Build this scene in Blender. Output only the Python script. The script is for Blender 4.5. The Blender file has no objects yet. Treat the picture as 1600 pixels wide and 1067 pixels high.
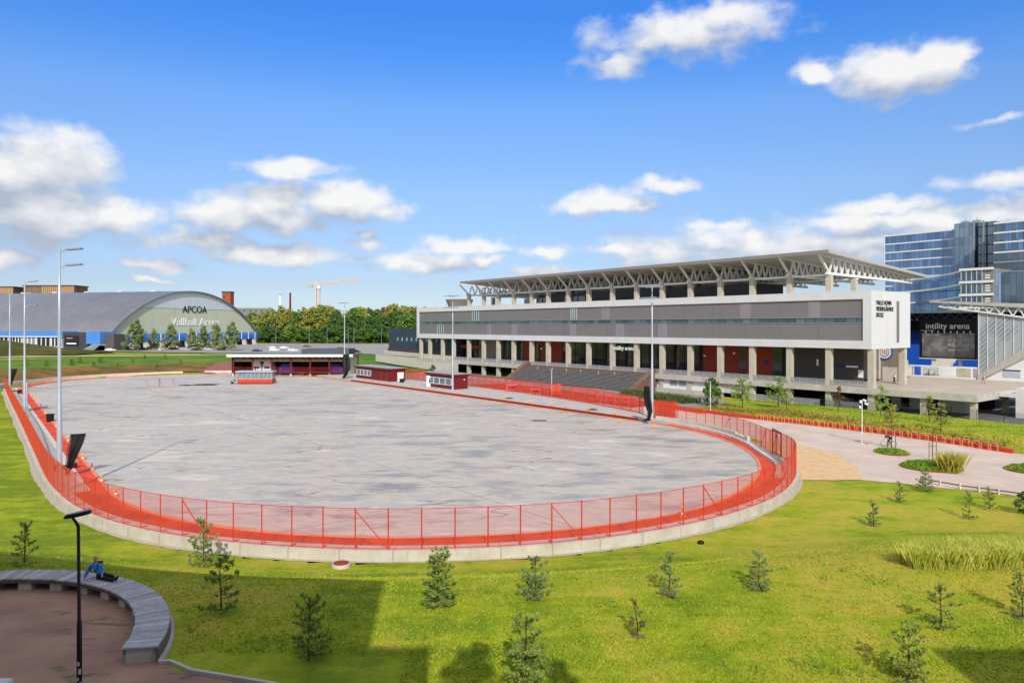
import bpy, bmesh, math, random
import numpy as np
from mathutils import Vector, Matrix
from mathutils.geometry import delaunay_2d_cdt
random.seed(7); rng = np.random.default_rng(7)
SC = bpy.context.scene; COL = SC.collection

# ------------------------------------------------------------------ camera
F, YH, H = 1120.0, 509.5, 14.0            # focal length in photo pixels, horizon row, eye height above the rink
cam = bpy.data.objects.new('camera', bpy.data.cameras.new('camera')); COL.objects.link(cam)
cam.location = (0, 0, H); cam.rotation_euler = (math.pi/2, 0, 0)
cam.data.sensor_width = 36; cam.data.lens = 36*F/1600; cam.data.shift_y = -(533.5-YH)/1600
cam.data.clip_start = .1; cam.data.clip_end = 20000
SC.camera = cam
# ------------------------------------------------------------------ light
SUN_EL = math.radians(35.2); SUN_AZ = math.radians(180-5.7)    # azimuth clockwise from +Y
sdir = Vector((math.sin(SUN_AZ)*math.cos(SUN_EL), math.cos(SUN_AZ)*math.cos(SUN_EL), math.sin(SUN_EL)))
sl = bpy.data.lights.new('sun', 'SUN'); sl.energy = 4.4; sl.angle = math.radians(.5); sl.color = (1, .95, .87)
so = bpy.data.objects.new('sun', sl); COL.objects.link(so); so.rotation_euler = sdir.to_track_quat('Z', 'Y').to_euler(); so.location = (30, -200, 150)
SC.view_settings.view_transform = 'Standard'; SC.view_settings.look = 'None'
SC.view_settings.exposure = -.2; SC.view_settings.gamma = 1; SC.view_settings.use_curve_mapping = False
SC.cycles.max_bounces = 6; SC.cycles.transparent_max_bounces = 24; SC.cycles.diffuse_bounces = 3; SC.cycles.glossy_bounces = 3
SC.cycles.use_denoising = True
# ------------------------------------------------------------------ world: sky texture with clouds by direction
W = bpy.data.worlds.new('World'); SC.world = W; W.use_nodes = True
nt = W.node_tree; nt.nodes.clear()
def N(t, ty, **k):
    n = t.nodes.new(ty)
    for a, b in k.items(): setattr(n, a, b)
    return n
def inp(t, sock, val):
    if isinstance(val, bpy.types.NodeSocket): t.links.new(val, sock)
    elif val is not None: sock.default_value = val
def M(t, op, a, b=None, c=None, clamp=False):
    n = N(t, 'ShaderNodeMath', operation=op); n.use_clamp = clamp
    inp(t, n.inputs[0], a); inp(t, n.inputs[1], b); inp(t, n.inputs[2], c)
    return n.outputs[0]
def sstep(t, x, a, b):
    n = N(t, 'ShaderNodeMapRange', interpolation_type='SMOOTHSTEP'); inp(t, n.inputs[0], x)
    n.inputs[1].default_value = a; n.inputs[2].default_value = b; return n.outputs[0]
def mixc(t, f, a, b, blend='MIX'):
    n = N(t, 'ShaderNodeMix', data_type='RGBA', blend_type=blend)
    inp(t, n.inputs[0], f); inp(t, n.inputs[6], a); inp(t, n.inputs[7], b); return n.outputs[2]
# clouds: (x, y, half width, height above, height below, weight) as seen in the photo, turned into azimuth / elevation
CL = [(80,262,110,62,52,1),(20,265,70,45,60,1),(60,330,150,60,55,1),(180,335,80,30,35,1),(10,400,60,18,22,.9),
      (300,372,90,18,18,.8),(420,340,120,42,24,1),(430,312,60,34,30,1),(540,318,80,38,28,1),(330,335,70,30,26,.85),(600,328,45,14,14,.8),
      (430,400,130,22,18,.95),(240,415,60,14,12,.8),(235,436,45,6,6,.7),(455,262,75,16,18,.72),(380,395,70,22,18,.85),(575,378,40,10,9,.7),(570,362,25,7,7,.7),
      (660,410,80,20,18,.9),(725,383,80,17,13,.9),(760,407,26,13,11,.85),(850,391,38,12,11,.85),(845,425,60,14,9,.7),
      (950,317,88,22,18,.95),(1040,291,48,17,13,.85),(905,322,45,14,12,.85),(1000,325,36,10,9,.8),
      (1060,60,150,40,30,.66),(960,100,60,18,18,.6),(1130,30,110,28,34,.66),(1275,108,38,22,20,.85),(1390,115,95,44,36,1),(1450,100,80,38,40,1),(1385,160,30,14,12,.6),
      (1490,92,40,24,24,.8),(1390,322,90,16,18,.9),(1350,350,110,18,16,.85),(1450,345,90,22,18,.9),(1560,335,80,26,22,.9),(1330,378,130,22,26,.9),(1180,385,260,38,40,.62),
      (1060,392,150,26,30,.6),(960,390,60,12,14,.7),(1570,280,90,14,18,.6),(1520,365,120,22,26,.8),(1130,355,90,8,14,.55),(1550,190,60,8,10,.45)]
g = bpy.data.node_groups.new('cloud density', 'ShaderNodeTree')
g.interface.new_socket('P', in_out='INPUT', socket_type='NodeSocketVector'); g.interface.new_socket('D', in_out='OUTPUT', socket_type='NodeSocketFloat')
gi = N(g, 'NodeGroupInput'); go = N(g, 'NodeGroupOutput')
nz0 = N(g, 'ShaderNodeTexNoise'); g.links.new(gi.outputs[0], nz0.inputs['Vector']); nz0.inputs['Scale'].default_value = 26; nz0.inputs['Detail'].default_value = 3
wv = N(g, 'ShaderNodeVectorMath', operation='MULTIPLY_ADD'); g.links.new(nz0.outputs['Color'], wv.inputs[0]); wv.inputs[1].default_value = (.05, .032, 0)
sh = N(g, 'ShaderNodeVectorMath', operation='ADD'); g.links.new(gi.outputs[0], sh.inputs[0]); sh.inputs[1].default_value = (-.025, -.016, 0); g.links.new(sh.outputs[0], wv.inputs[2])
sp = N(g, 'ShaderNodeSeparateXYZ'); g.links.new(wv.outputs[0], sp.inputs[0]); gx, gy = sp.outputs[0], sp.outputs[1]
acc = None
def azel(x, y):
    d = Vector(((x-800)/F, 1, (YH-y)/F)).normalized(); return math.atan2(d.x, d.y), math.asin(d.z)
for (x, y, rx, rt, rb, w) in CL:
    cx, cy = azel(x, y); s = math.cos(cx)/F; sx = s*math.cos(cx)
    rx, rt, rb = rx*sx*1.15, rt*s*1.15, rb*s*1.2
    a = M(g, 'MULTIPLY_ADD', gx, 1/rx, -cx/rx); b = M(g, 'MAXIMUM', M(g, 'MULTIPLY_ADD', gy, 1/rt, -cy/rt), M(g, 'MULTIPLY_ADD', gy, -1/rb, cy/rb))
    r = M(g, 'MULTIPLY_ADD', b, b, M(g, 'MULTIPLY', a, a))
    dd = M(g, 'MULTIPLY', M(g, 'SUBTRACT', 1, M(g, 'SQRT', r)), w)
    acc = dd if acc is None else M(g, 'SMOOTH_MAX', acc, dd, .12)
# clouds over the rest of the sky (seen only in reflections; cover raised to fill the shade)
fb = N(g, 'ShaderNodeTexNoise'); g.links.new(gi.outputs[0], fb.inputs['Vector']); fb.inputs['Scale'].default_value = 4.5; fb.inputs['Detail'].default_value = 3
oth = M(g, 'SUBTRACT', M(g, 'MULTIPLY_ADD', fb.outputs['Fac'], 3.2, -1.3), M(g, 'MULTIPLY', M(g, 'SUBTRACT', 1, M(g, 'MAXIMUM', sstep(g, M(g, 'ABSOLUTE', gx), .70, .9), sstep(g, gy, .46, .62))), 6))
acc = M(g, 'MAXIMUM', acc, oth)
st = N(g, 'ShaderNodeMapping'); g.links.new(gi.outputs[0], st.inputs[0]); st.inputs['Scale'].default_value = (1, 1.7, 1)
nz = N(g, 'ShaderNodeTexNoise'); g.links.new(st.outputs[0], nz.inputs['Vector']); nz.inputs['Scale'].default_value = 22; nz.inputs['Detail'].default_value = 7; nz.inputs['Roughness'].default_value = .5
acc = M(g, 'MULTIPLY_ADD', M(g, 'SUBTRACT', nz.outputs['Fac'], .5), 1.05, acc)
g.links.new(acc, go.inputs[0])

tc = N(nt, 'ShaderNodeTexCoord'); sv = N(nt, 'ShaderNodeSeparateXYZ'); nt.links.new(tc.outputs['Generated'], sv.inputs[0])
AZ = M(nt, 'ARCTAN2', sv.outputs[0], sv.outputs[1]); EL = M(nt, 'ARCSINE', sv.outputs[2])
cb = N(nt, 'ShaderNodeCombineXYZ'); inp(nt, cb.inputs[0], AZ); inp(nt, cb.inputs[1], EL)
def dens(off):
    v = N(nt, 'ShaderNodeVectorMath', operation='ADD'); nt.links.new(cb.outputs[0], v.inputs[0]); v.inputs[1].default_value = off
    q = N(nt, 'ShaderNodeGroup'); q.node_tree = g; nt.links.new(v.outputs[0], q.inputs[0]); return q.outputs[0]
D0, D1 = dens((0, 0, 0)), dens((.008, .032, 0))
alpha = M(nt, 'MULTIPLY', sstep(nt, D0, -.1, .56), sstep(nt, EL, -.01, .03))
lit = M(nt, 'ADD', M(nt, 'MULTIPLY', M(nt, 'SUBTRACT', D0, D1), 1.0), .34, clamp=True)
sky = N(nt, 'ShaderNodeTexSky', sky_type='NISHITA'); sky.sun_disc = False; sky.sun_elevation = SUN_EL; sky.sun_rotation = SUN_AZ
sky.altitude = 100; sky.air_density = 1.0; sky.dust_density = .35; sky.ozone_density = 2.2
def ramp0(t, fac, stops):
    n = N(t, 'ShaderNodeValToRGB'); t.links.new(fac, n.inputs[0]); e = n.color_ramp.elements
    while len(e) < len(stops): e.new(.5)
    for i, (p, c) in enumerate(stops): e[i].position = p; e[i].color = (*c, 1)
    return n.outputs[0]
tint = ramp0(nt, EL, [(0, (.77, .9, 1.3)), (.057, (.77, .8, 1.05)), (.184, (1.0, 1.1, 1.34)), (.29, (.93, 1.24, 1.68)), (.353, (.56, 1.14, 1.88)), (.41, (.42, 1.07, 2.0)), (.7, (1.0, 1.3, 1.8))])
skyc = mixc(nt, 1.0, mixc(nt, 1.0, sky.outputs[0], tint, 'MULTIPLY'), (1.14, 1.17, 1.17, 1), 'MULTIPLY')
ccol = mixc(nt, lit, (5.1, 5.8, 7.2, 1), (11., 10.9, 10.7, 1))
hi = M(nt, 'MAXIMUM', sstep(nt, M(nt, 'ABSOLUTE', AZ), .9, 1.3), sstep(nt, EL, .5, .8))   # unseen clouds overhead and behind, brightened to add fill light in the shade
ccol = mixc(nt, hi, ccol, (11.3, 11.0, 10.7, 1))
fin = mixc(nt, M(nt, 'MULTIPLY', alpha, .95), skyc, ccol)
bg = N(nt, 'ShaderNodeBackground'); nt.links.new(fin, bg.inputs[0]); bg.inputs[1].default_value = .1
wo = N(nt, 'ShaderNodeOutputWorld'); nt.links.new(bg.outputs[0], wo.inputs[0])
W.cycles.sampling_method = 'MANUAL'; W.cycles.sample_map_resolution = 512

# ------------------------------------------------------------------ frames: u runs along the rink's long side, v across it
_a = math.atan2(879, F)
UX, UY = -math.sin(_a), math.cos(_a); VX, VY = math.cos(_a), math.sin(_a)
def w2(u, v): return (UX*u+VX*v, UY*u+VY*v)
def UV(p): return (UX*p[0]+VX*p[1], UY*p[0]+VY*p[1], p[2])
def uvof(x, y): return (UX*x+UY*y, VX*x+VY*y)
def at(px, py, z=0.):
    Y = (H-z)*F/(py-YH); return Vector(((px-800)/F*Y, Y, z))
def dep(px, py, Y): return Vector(((px-800)/F*Y, Y, H-(py-YH)*Y/F))
def onv(px, py, v):
    k = (px-800)/F; Y = v/(k*VX+VY); u, _ = uvof(k*Y, Y); return u, H-(py-YH)*Y/F
def S(t):
    t = max(0., min(1., t)); return t*t*(3-2*t)

# ------------------------------------------------------------------ materials
def lin(c):
    if isinstance(c, str): c = tuple(int(c[i:i+2], 16)/255 for i in (0, 2, 4))
    return tuple((x/12.92 if x <= .04045 else ((x+.055)/1.055)**2.4) for x in c)
def newmat(name):
    m = bpy.data.materials.new(name); m.use_nodes = True; t = m.node_tree; return m, t, t.nodes['Principled BSDF']
def objco(t, scale=(1, 1, 1), rot=0, world=False):
    if world: src = N(t, 'ShaderNodeNewGeometry').outputs['Position']
    else: src = N(t, 'ShaderNodeTexCoord').outputs['Object']
    mp = N(t, 'ShaderNodeMapping'); t.links.new(src, mp.inputs[0]); mp.inputs['Scale'].default_value = scale; mp.inputs['Rotation'].default_value = (0, 0, rot)
    return mp.outputs[0]
def noise(t, vec, scale, detail=4, rough=.55, out='Fac'):
    n = N(t, 'ShaderNodeTexNoise'); t.links.new(vec, n.inputs['Vector']); n.inputs['Scale'].default_value = scale; n.inputs['Detail'].default_value = detail; n.inputs['Roughness'].default_value = rough
    return n.outputs[out]
def ramp(t, fac, stops):
    n = N(t, 'ShaderNodeValToRGB'); t.links.new(fac, n.inputs[0]); e = n.color_ramp.elements
    while len(e) < len(stops): e.new(.5)
    for i, (p, c) in enumerate(stops): e[i].position = p; e[i].color = (*c, 1)
    return n.outputs[0]
def bump(t, b, h, strength=.3, dist=.05):
    n = N(t, 'ShaderNodeBump'); t.links.new(h, n.inputs['Height']); n.inputs['Strength'].default_value = strength; n.inputs['Distance'].default_value = dist
    t.links.new(n.outputs[0], b.inputs['Normal'])
def mat(name, c, rough=.7, var=.12, scale=1.5, metal=0, bmp=0, spec=.3, rand=0, stretch=(1, 1, 1), c2=None):
    m, t, b = newmat(name); c = lin(c) if not isinstance(c, tuple) or max(c) > 1 else c
    c2 = (lin(c2) if isinstance(c2, str) else c2)
    v = objco(t, stretch); n = noise(t, v, scale, 6)
    lo = tuple(x*(1-var) for x in c); hi = c2 or tuple(min(1, x*(1+var)) for x in c)
    col = ramp(t, n, [(.3, lo), (.7, hi)])
    if rand:
        oi = N(t, 'ShaderNodeObjectInfo'); hs = N(t, 'ShaderNodeHueSaturation')
        inp(t, hs.inputs['Hue'], M(t, 'MULTIPLY_ADD', oi.outputs['Random'], rand*.12, .5-rand*.06)); inp(t, hs.inputs['Value'], M(t, 'MULTIPLY_ADD', oi.outputs['Random'], rand, 1-rand/2)); t.links.new(col, hs.inputs['Color']); col = hs.outputs[0]
    t.links.new(col, b.inputs['Base Color']); b.inputs['Roughness'].default_value = rough; b.inputs['Metallic'].default_value = metal; b.inputs['Specular IOR Level'].default_value = spec
    if bmp: bump(t, b, noise(t, v, scale*6, 6), bmp)
    return m
def meshmat(name, c, a, trans=.3):
    """see-through netting: the more slantwise one looks along it, the denser its threads"""
    m, t, b = newmat(name); b.inputs['Base Color'].default_value = (*c, 1); b.inputs['Roughness'].default_value = .6
    tr = N(t, 'ShaderNodeBsdfTransparent'); mx = N(t, 'ShaderNodeMixShader'); o = t.nodes['Material Output']
    tl = N(t, 'ShaderNodeBsdfTranslucent'); tl.inputs[0].default_value = (*c, 1); m2 = N(t, 'ShaderNodeMixShader'); m2.inputs[0].default_value = trans
    t.links.new(b.outputs[0], m2.inputs[1]); t.links.new(tl.outputs[0], m2.inputs[2])
    lw = N(t, 'ShaderNodeLayerWeight'); lw.inputs[0].default_value = .5
    cs = M(t, 'MAXIMUM', M(t, 'SUBTRACT', 1, lw.outputs['Facing']), .04)
    nv = noise(t, objco(t), .5, 3)
    fac = M(t, 'SUBTRACT', 1, M(t, 'POWER', 1-a, M(t, 'DIVIDE', M(t, 'MULTIPLY_ADD', nv, .5, .75), cs)))
    t.links.new(fac, mx.inputs[0]); t.links.new(tr.outputs[0], mx.inputs[1]); t.links.new(m2.outputs[0], mx.inputs[2]); t.links.new(mx.outputs[0], o.inputs[0])
    return m
MT = {}
MT['concrete'] = mat('concrete', 'b9b2a6', .85, .16, .7, bmp=.15)
MT['pale_concrete'] = mat('pale concrete', 'c6beb1', .85, .12, .9, bmp=.12)
MT['column'] = mat('column concrete', 'bcb5a3', .8, .1, .6, bmp=.1)
MT['white'] = mat('white cladding', (.80, .80, .80), .45, .03, .4)
MT['whitemetal'] = mat('white steel', (.74, .735, .71), .45, .05, 1)
MT['grey_panel'] = None
MT['dark'] = mat('dark cladding', '3d4148', .6, .12, .8)
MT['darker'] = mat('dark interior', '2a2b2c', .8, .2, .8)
MT['black'] = mat('black', '141416', .55, .2, 3)
MT['galv'] = mat('galvanised steel', 'b4bcc4', .42, .1, 2, metal=.35, stretch=(1, 1, .15))
MT['steel'] = mat('grey steel', '8d9297', .5, .1, 2)
MT['red'] = mat('red paint', (.60, .05, .02), .5, .12, 2)
MT['redband'] = mat('red rubber', (.66, .065, .022), .75, .28, .35, bmp=.1)
MT['redbrown'] = mat('red brown boards', '7d2a22', .7, .2, 1.5)
MT['maroon'] = mat('dark red cladding', '6d1b1c', .6, .15, 1.2)
MT['rust'] = mat('rust red wall', '8c3a22', .7, .12, .6)
MT['wood'] = mat('brown wood', '6b5445', .75, .3, 2, stretch=(.3, 1, 1))
MT['greywood'] = mat('weathered wood', 'a5a3a2', .8, .16, 5, bmp=.2)
MT['slate'] = mat('blue grey cladding', '33424f', .6, .12, .5)
MT['net'] = meshmat('black net', (.012, .012, .013), .8, .15)
MT['orange_net'] = meshmat('orange fence mesh', (.78, .085, .025), .21)
MT['orange_net_dense'] = meshmat('dense orange fence mesh', (.80, .075, .02), .36)
MT['rail_net'] = meshmat('grey railing mesh', (.5, .52, .54), .45)
MT['trunk'] = mat('bark', '5a4636', .9, .3, 6)
MT['rope'] = mat('yellow lamp', (.85, .42, .03), .4, .1, 4)
MT['cone'] = mat('cone orange', (.75, .16, .02), .5, .1, 4)
MT['asphalt'] = mat('asphalt', '6d6d6e', .9, .12, .35, bmp=.15)
MT['glassdark'] = mat('dark glass', '1b2528', .08, .3, .5, spec=.8)
MT['glass'] = mat('window glass', '5a6f7a', .08, .25, .8, spec=.9)
MT['blue'] = mat('blue', '1d4fa0', .6, .15, 1)
MT['blueband'] = mat('blue fascia', '4d86cc', .6, .1, .3)
MT['skin'] = mat('skin', 'c98f70', .6, .08, 8)
MT['signblack'] = mat('sign black', '17181a', .5, .1, 1)
MT['letter'] = mat('letter white', (.82, .82, .82), .5, .02, 1)
MT['letterblack'] = mat('letter dark', '1c2229', .5, .02, 1)

# ------------------------------------------------------------------ mesh builder
class MB:
    def __init__(s, T=None): s.v = []; s.f = []; s.m = []; s.T = T
    def add(s, pts, faces, m=0):
        o = len(s.v); s.v += [s.T(p) for p in pts] if s.T else [tuple(p) for p in pts]
        s.f += [[i+o for i in f] for f in faces]; s.m += [m]*len(faces); return s
    def box(s, x0, x1, y0, y1, z0, z1, m=0):
        return s.add([(x0,y0,z0),(x1,y0,z0),(x1,y1,z0),(x0,y1,z0),(x0,y0,z1),(x1,y0,z1),(x1,y1,z1),(x0,y1,z1)],
              [(0,3,2,1),(4,5,6,7),(0,1,5,4),(1,2,6,5),(2,3,7,6),(3,0,4,7)], m)
    def bar(s, p, q, w, h=None, m=0):
        p, q = Vector(p), Vector(q); d = (q-p).normalized(); up = Vector((0,0,1)) if abs(d.z) < .95 else Vector((1,0,0))
        a = d.cross(up).normalized()*w/2; b = a.cross(d).normalized()*(h or w)/2
        pts = [p-a-b, p+a-b, p+a+b, p-a+b, q-a-b, q+a-b, q+a+b, q-a+b]
        return s.add(pts, [(0,3,2,1),(4,5,6,7),(0,1,5,4),(1,2,6,5),(2,3,7,6),(3,0,4,7)], m)
    def tube(s, pts, rad, n=8, m=0):
        pts = [Vector(p) for p in pts]; rad = rad if isinstance(rad, (list, tuple)) else [rad]*len(pts); V = []; Fc = []
        for i, p in enumerate(pts):
            d = (pts[min(i+1, len(pts)-1)]-pts[max(i-1, 0)]).normalized(); up = Vector((0,0,1)) if abs(d.z) < .9 else Vector((1,0,0))
            a = d.cross(up).normalized(); b = a.cross(d)
            V += [p+(a*math.cos(t)+b*math.sin(t))*rad[i] for t in [2*math.pi*k/n for k in range(n)]]
        for i in range(len(pts)-1):
            for k in range(n): Fc.append((i*n+k, i*n+(k+1)%n, (i+1)*n+(k+1)%n, (i+1)*n+k))
        Fc += [tuple(range(n))[::-1], tuple((len(pts)-1)*n+k for k in range(n))]
        return s.add(V, Fc, m)
    def prism(s, poly, vec, m=0):
        n = len(poly); v = Vector(vec); P = [Vector(p) for p in poly]
        return s.add(P+[p+v for p in P], [tuple(range(n))[::-1], tuple(range(n, 2*n))]+[(i, (i+1)%n, n+(i+1)%n, n+i) for i in range(n)], m)
    def lathe(s, prof, c, n=16, m=0):
        V = []; Fc = []
        for r, z in prof: V += [(c[0]+r*math.cos(2*math.pi*k/n), c[1]+r*math.sin(2*math.pi*k/n), c[2]+z) for k in range(n)]
        for i in range(len(prof)-1):
            for k in range(n): Fc.append((i*n+k, i*n+(k+1)%n, (i+1)*n+(k+1)%n, (i+1)*n+k))
        Fc += [tuple(range(n))[::-1], tuple((len(prof)-1)*n+k for k in range(n))]
        return s.add(V, Fc, m)
    def quads(s, A, m=0):
        A = np.asarray(A, float); n = len(A); o = len(s.v); s.v += [tuple(p) for p in A.reshape(-1, 3).tolist()]
        s.f += [[o+4*i, o+4*i+1, o+4*i+2, o+4*i+3] for i in range(n)]; s.m += [m]*n; return s
    def build(s, name, mats, parent=None, smooth=False, fix=True):
        me = bpy.data.meshes.new(name); org = Vector((0,0,0)); q = parent
        while q is not None: org = org+q.location; q = q.parent
        me.from_pydata([Vector(p)-org for p in s.v], [], s.f)
        for x in (mats if isinstance(mats, (list, tuple)) else [mats]): me.materials.append(x)
        if any(s.m): me.polygons.foreach_set('material_index', s.m)
        if fix:
            b = bmesh.new(); b.from_mesh(me); bmesh.ops.recalc_face_normals(b, faces=b.faces); b.to_mesh(me); b.free()
        if smooth: me.polygons.foreach_set('use_smooth', [True]*len(me.polygons)); 
        o = bpy.data.objects.new(name, me); COL.objects.link(o); o.parent = parent
        return o
def tag(o, label=None, cat=None, group=None, kind=None):
    if label: o['label'] = label
    if cat: o['category'] = cat
    if group: o['group'] = group
    if kind: o['kind'] = kind
    return o
def thing(name, label, cat, loc=(0,0,0), group=None):
    o = bpy.data.objects.new(name, None); COL.objects.link(o); o.location = loc; o.empty_display_size = .2
    return tag(o, label, cat, group)
def dup(o, loc, rz=None, label=None, scale=None, parent=None):
    c = o.copy(); COL.objects.link(c); c.parent = parent
    for ch in list(o.children): dup(ch, ch.location, parent=c)
    if parent is None:
        c.location = loc
        if rz is not None: c.rotation_euler = (0, 0, rz)
        if scale: c.scale = (scale,)*3
        if label: c['label'] = label
    return c
def text(s, size, ext, m, parent, o, xd, zd=(0,0,1), name='lettering', sx=1, fit=None):
    cu = bpy.data.curves.new('t', 'FONT'); cu.body = s; cu.size = size; cu.extrude = ext; cu.resolution_u = 3
    ob = bpy.data.objects.new('t', cu); COL.objects.link(ob); dg = bpy.context.evaluated_depsgraph_get(); dg.update()
    me = bpy.data.meshes.new_from_object(ob.evaluated_get(dg)); bpy.data.objects.remove(ob)
    o, xd, zd = Vector(o), Vector(xd).normalized(), Vector(zd).normalized(); nd = xd.cross(zd)
    if fit: sx = fit/max(1e-3, max(v.co.x for v in me.vertices))
    mb = MB(); mb.add([o+xd*(v.co.x*sx)+zd*v.co.y+nd*v.co.z for v in me.vertices], [tuple(p.vertices) for p in me.polygons])
    bpy.data.meshes.remove(me)
    return mb.build(name, m, parent)
ORD = ['first','second','third','fourth','fifth','sixth','seventh','eighth','ninth','tenth','eleventh','twelfth','thirteenth','fourteenth','fifteenth','sixteenth','seventeenth','eighteenth','nineteenth','twentieth','twenty-first','twenty-second','twenty-third','twenty-fourth','twenty-fifth']
# ------------------------------------------------------------------ terrain
CU, CV, IA, IB, FU = 68., 45., 33.5, 34.2, 188.       # rink: near centre, half sizes, far centre
def rink_d(u, v):
    dv = v-CV
    if u < CU: du = (u-CU)/IA
    elif u > FU: du = (u-FU)/IA
    else: return abs(dv)-IB
    return (math.hypot(du, dv/IB)-1)*IB
# ---- outer wall and fence of the near end: measured line of the fence foot
fp = [(92,770),(112,788),(143,803),(180,816),(260,834),(345,846),(467,855),(564,859),(666,859),(716,856.5),(801,853.5),(896,846),(979,835.5),(1018,830),(1107,812),(1159,797),(1206,780),(1230,764),(1246,739),(1237,721),(1204,705),(1185,693),(1133,676),(1080,664.5),(1030,657.5)]
FP = [(188, 9.35), (160, 8.6), (134, 8.06), (109, 7.5), (90, 7.04), (77, 6.72), (71.5, 6.7)]+[uvof(*at(x, y, {1237: .6, 1204: .45, 1185: .3, 1133: .08, 1080: .05, 1030: .05}.get(x, .65))[:2]) for x, y in fp]
def zb(p):
    """height of the fence foot: on the wall top, going down to the path at the right bend"""
    return .65-.6*S((p[0]-36.5)/13)*S((p[1]-58)/6)
def catmull(P, k=10):
    R = []
    for i in range(len(P)-1):
        p0, p1, p2, p3 = P[max(i-1, 0)], P[i], P[i+1], P[min(i+2, len(P)-1)]
        for j in range(k):
            t = j/k; R.append(tuple(.5*(2*b+(c-a)*t+(2*a-5*b+4*c-d)*t*t+(3*b-a-3*c+d)*t**3) for a, b, c, d in zip(p0, p1, p2, p3)))
    return R+[P[-1]]
def resample(P, step):
    out = [P[0]]; acc = 0
    for a, b in zip(P, P[1:]):
        L = math.dist(a, b)
        while acc+L >= step and L > 0:
            t = (step-acc)/L; a = tuple(x+(y-x)*t for x, y in zip(a, b)); out.append(a); L = math.dist(a, b); acc = 0
        acc += L
    return out
FL = resample(catmull(FP, 12), 1.0)
for _ in range(14): FL = [FL[0]]+[tuple((a+2*b+c)/4 for a, b, c in zip(FL[i-1], FL[i], FL[i+1])) for i in range(1, len(FL)-1)]+[FL[-1]]
_fa = sorted((math.atan2(v-CV, CU-u), math.hypot(u-CU, v-CV)) for u, v in FL if u < 84)
_fa, _fr = [a for a, r in _fa], [r for a, r in _fa]
def inside_wall(u, v):
    if u < CU: return math.hypot(u-CU, v-CV) < float(np.interp(math.atan2(v-CV, CU-u), _fa, _fr))-.05
    return v > 6.62+.0235*(u-70) and rink_d(u, v) < 3.1
COURT = (-20.5, 22.4); CZ = 2.9
def G(x, y):
    u, v = uvof(x, y); d = rink_d(u, v)
    if v < 90 and u < 230 and inside_wall(u, v): return -.3
    z = 3.0*S((d-4.2)/15)*S((52-y)/20) if y < 60 else 0.
    far = 2.7*S((u-212)/45)
    if u > 150: far = max(far, 2.0*S((d-4.5)/16)*S((u-165)/30)*S((84-v)/14))
    if v < 8: far = max(far, .9*S((8-v)/14)*S((u-90)/40))
    z = max(z, far)
    z += 7.6*math.exp(-((x+224)/42)**2-((y-278)/24)**2)
    if 95 < v < 119 and -20 < u < 72: z += .9*S((v-95.5)/6)*S((118.5-v)/6)*S((72-u)/14)
    if y > 480: z += 46*S((y-480)/2200)
    r = math.hypot(x-COURT[0], y-COURT[1])
    k = S((10.6-r)/1.4)
    if y < 24.6: k = max(k, S((24.0-y-(x+12)*-.18)/1.5) if x > -12 else (S((25-y)/1.5)))
    if x < -2 and k > 0: z = z*(1-k*S((-2-x)/3))+(CZ-.05)*k*S((-2-x)/3)
    return z
def ground(px, py):
    d = Vector(((px-800)/F, 1, (YH-py)/F)); lo = 6.
    t = lo
    while t < 3000:
        p = d*t
        if H+p.z <= max(G(p.x, p.y), 0.02 if rink_d(*uvof(p.x, p.y)) < 3 else -9): break
        t *= 1.004
    for _ in range(12):
        p = d*t; h = H+p.z-G(p.x, p.y); t += h/max(.05, (py-YH)/F)*.7
    p = d*t; return Vector((p.x, p.y, G(p.x, p.y)))
def drape(name, polys, m, off=.03, step=1.5, parent=None, zf=None, jit=0):
    """a sheet that follows the ground inside each polygon (x, y)"""
    mb = MB(); zf = zf or G
    for poly in polys:
        P = []
        for i, p in enumerate(poly):
            q = poly[(i+1) % len(poly)]; L = math.hypot(q[0]-p[0], q[1]-p[1]); k = max(1, int(L/step))
            P += [Vector((p[0]+(q[0]-p[0])*j/k, p[1]+(q[1]-p[1])*j/k)) for j in range(k)]
        if jit: P = [Vector((p.x+random.gauss(0, jit), p.y+random.gauss(0, jit))) for p in P]
        n = len(P); xs = [p.x for p in P]; ys = [p.y for p in P]; extra = []
        y = min(ys)+step/2
        while y < max(ys):
            x = min(xs)+step/2
            while x < max(xs): extra.append(Vector((x+random.uniform(-.1, .1)*step, y))); x += step
            y += step
        r = delaunay_2d_cdt(P+extra, [(i, (i+1) % n) for i in range(n)], [list(range(n))], 1, 1e-4)
        mb.add([(p.x, p.y, zf(p.x, p.y)+off) for p in r[0]], [tuple(f) for f in r[2]])
    o = mb.build(name, m, parent)
    return o
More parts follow.
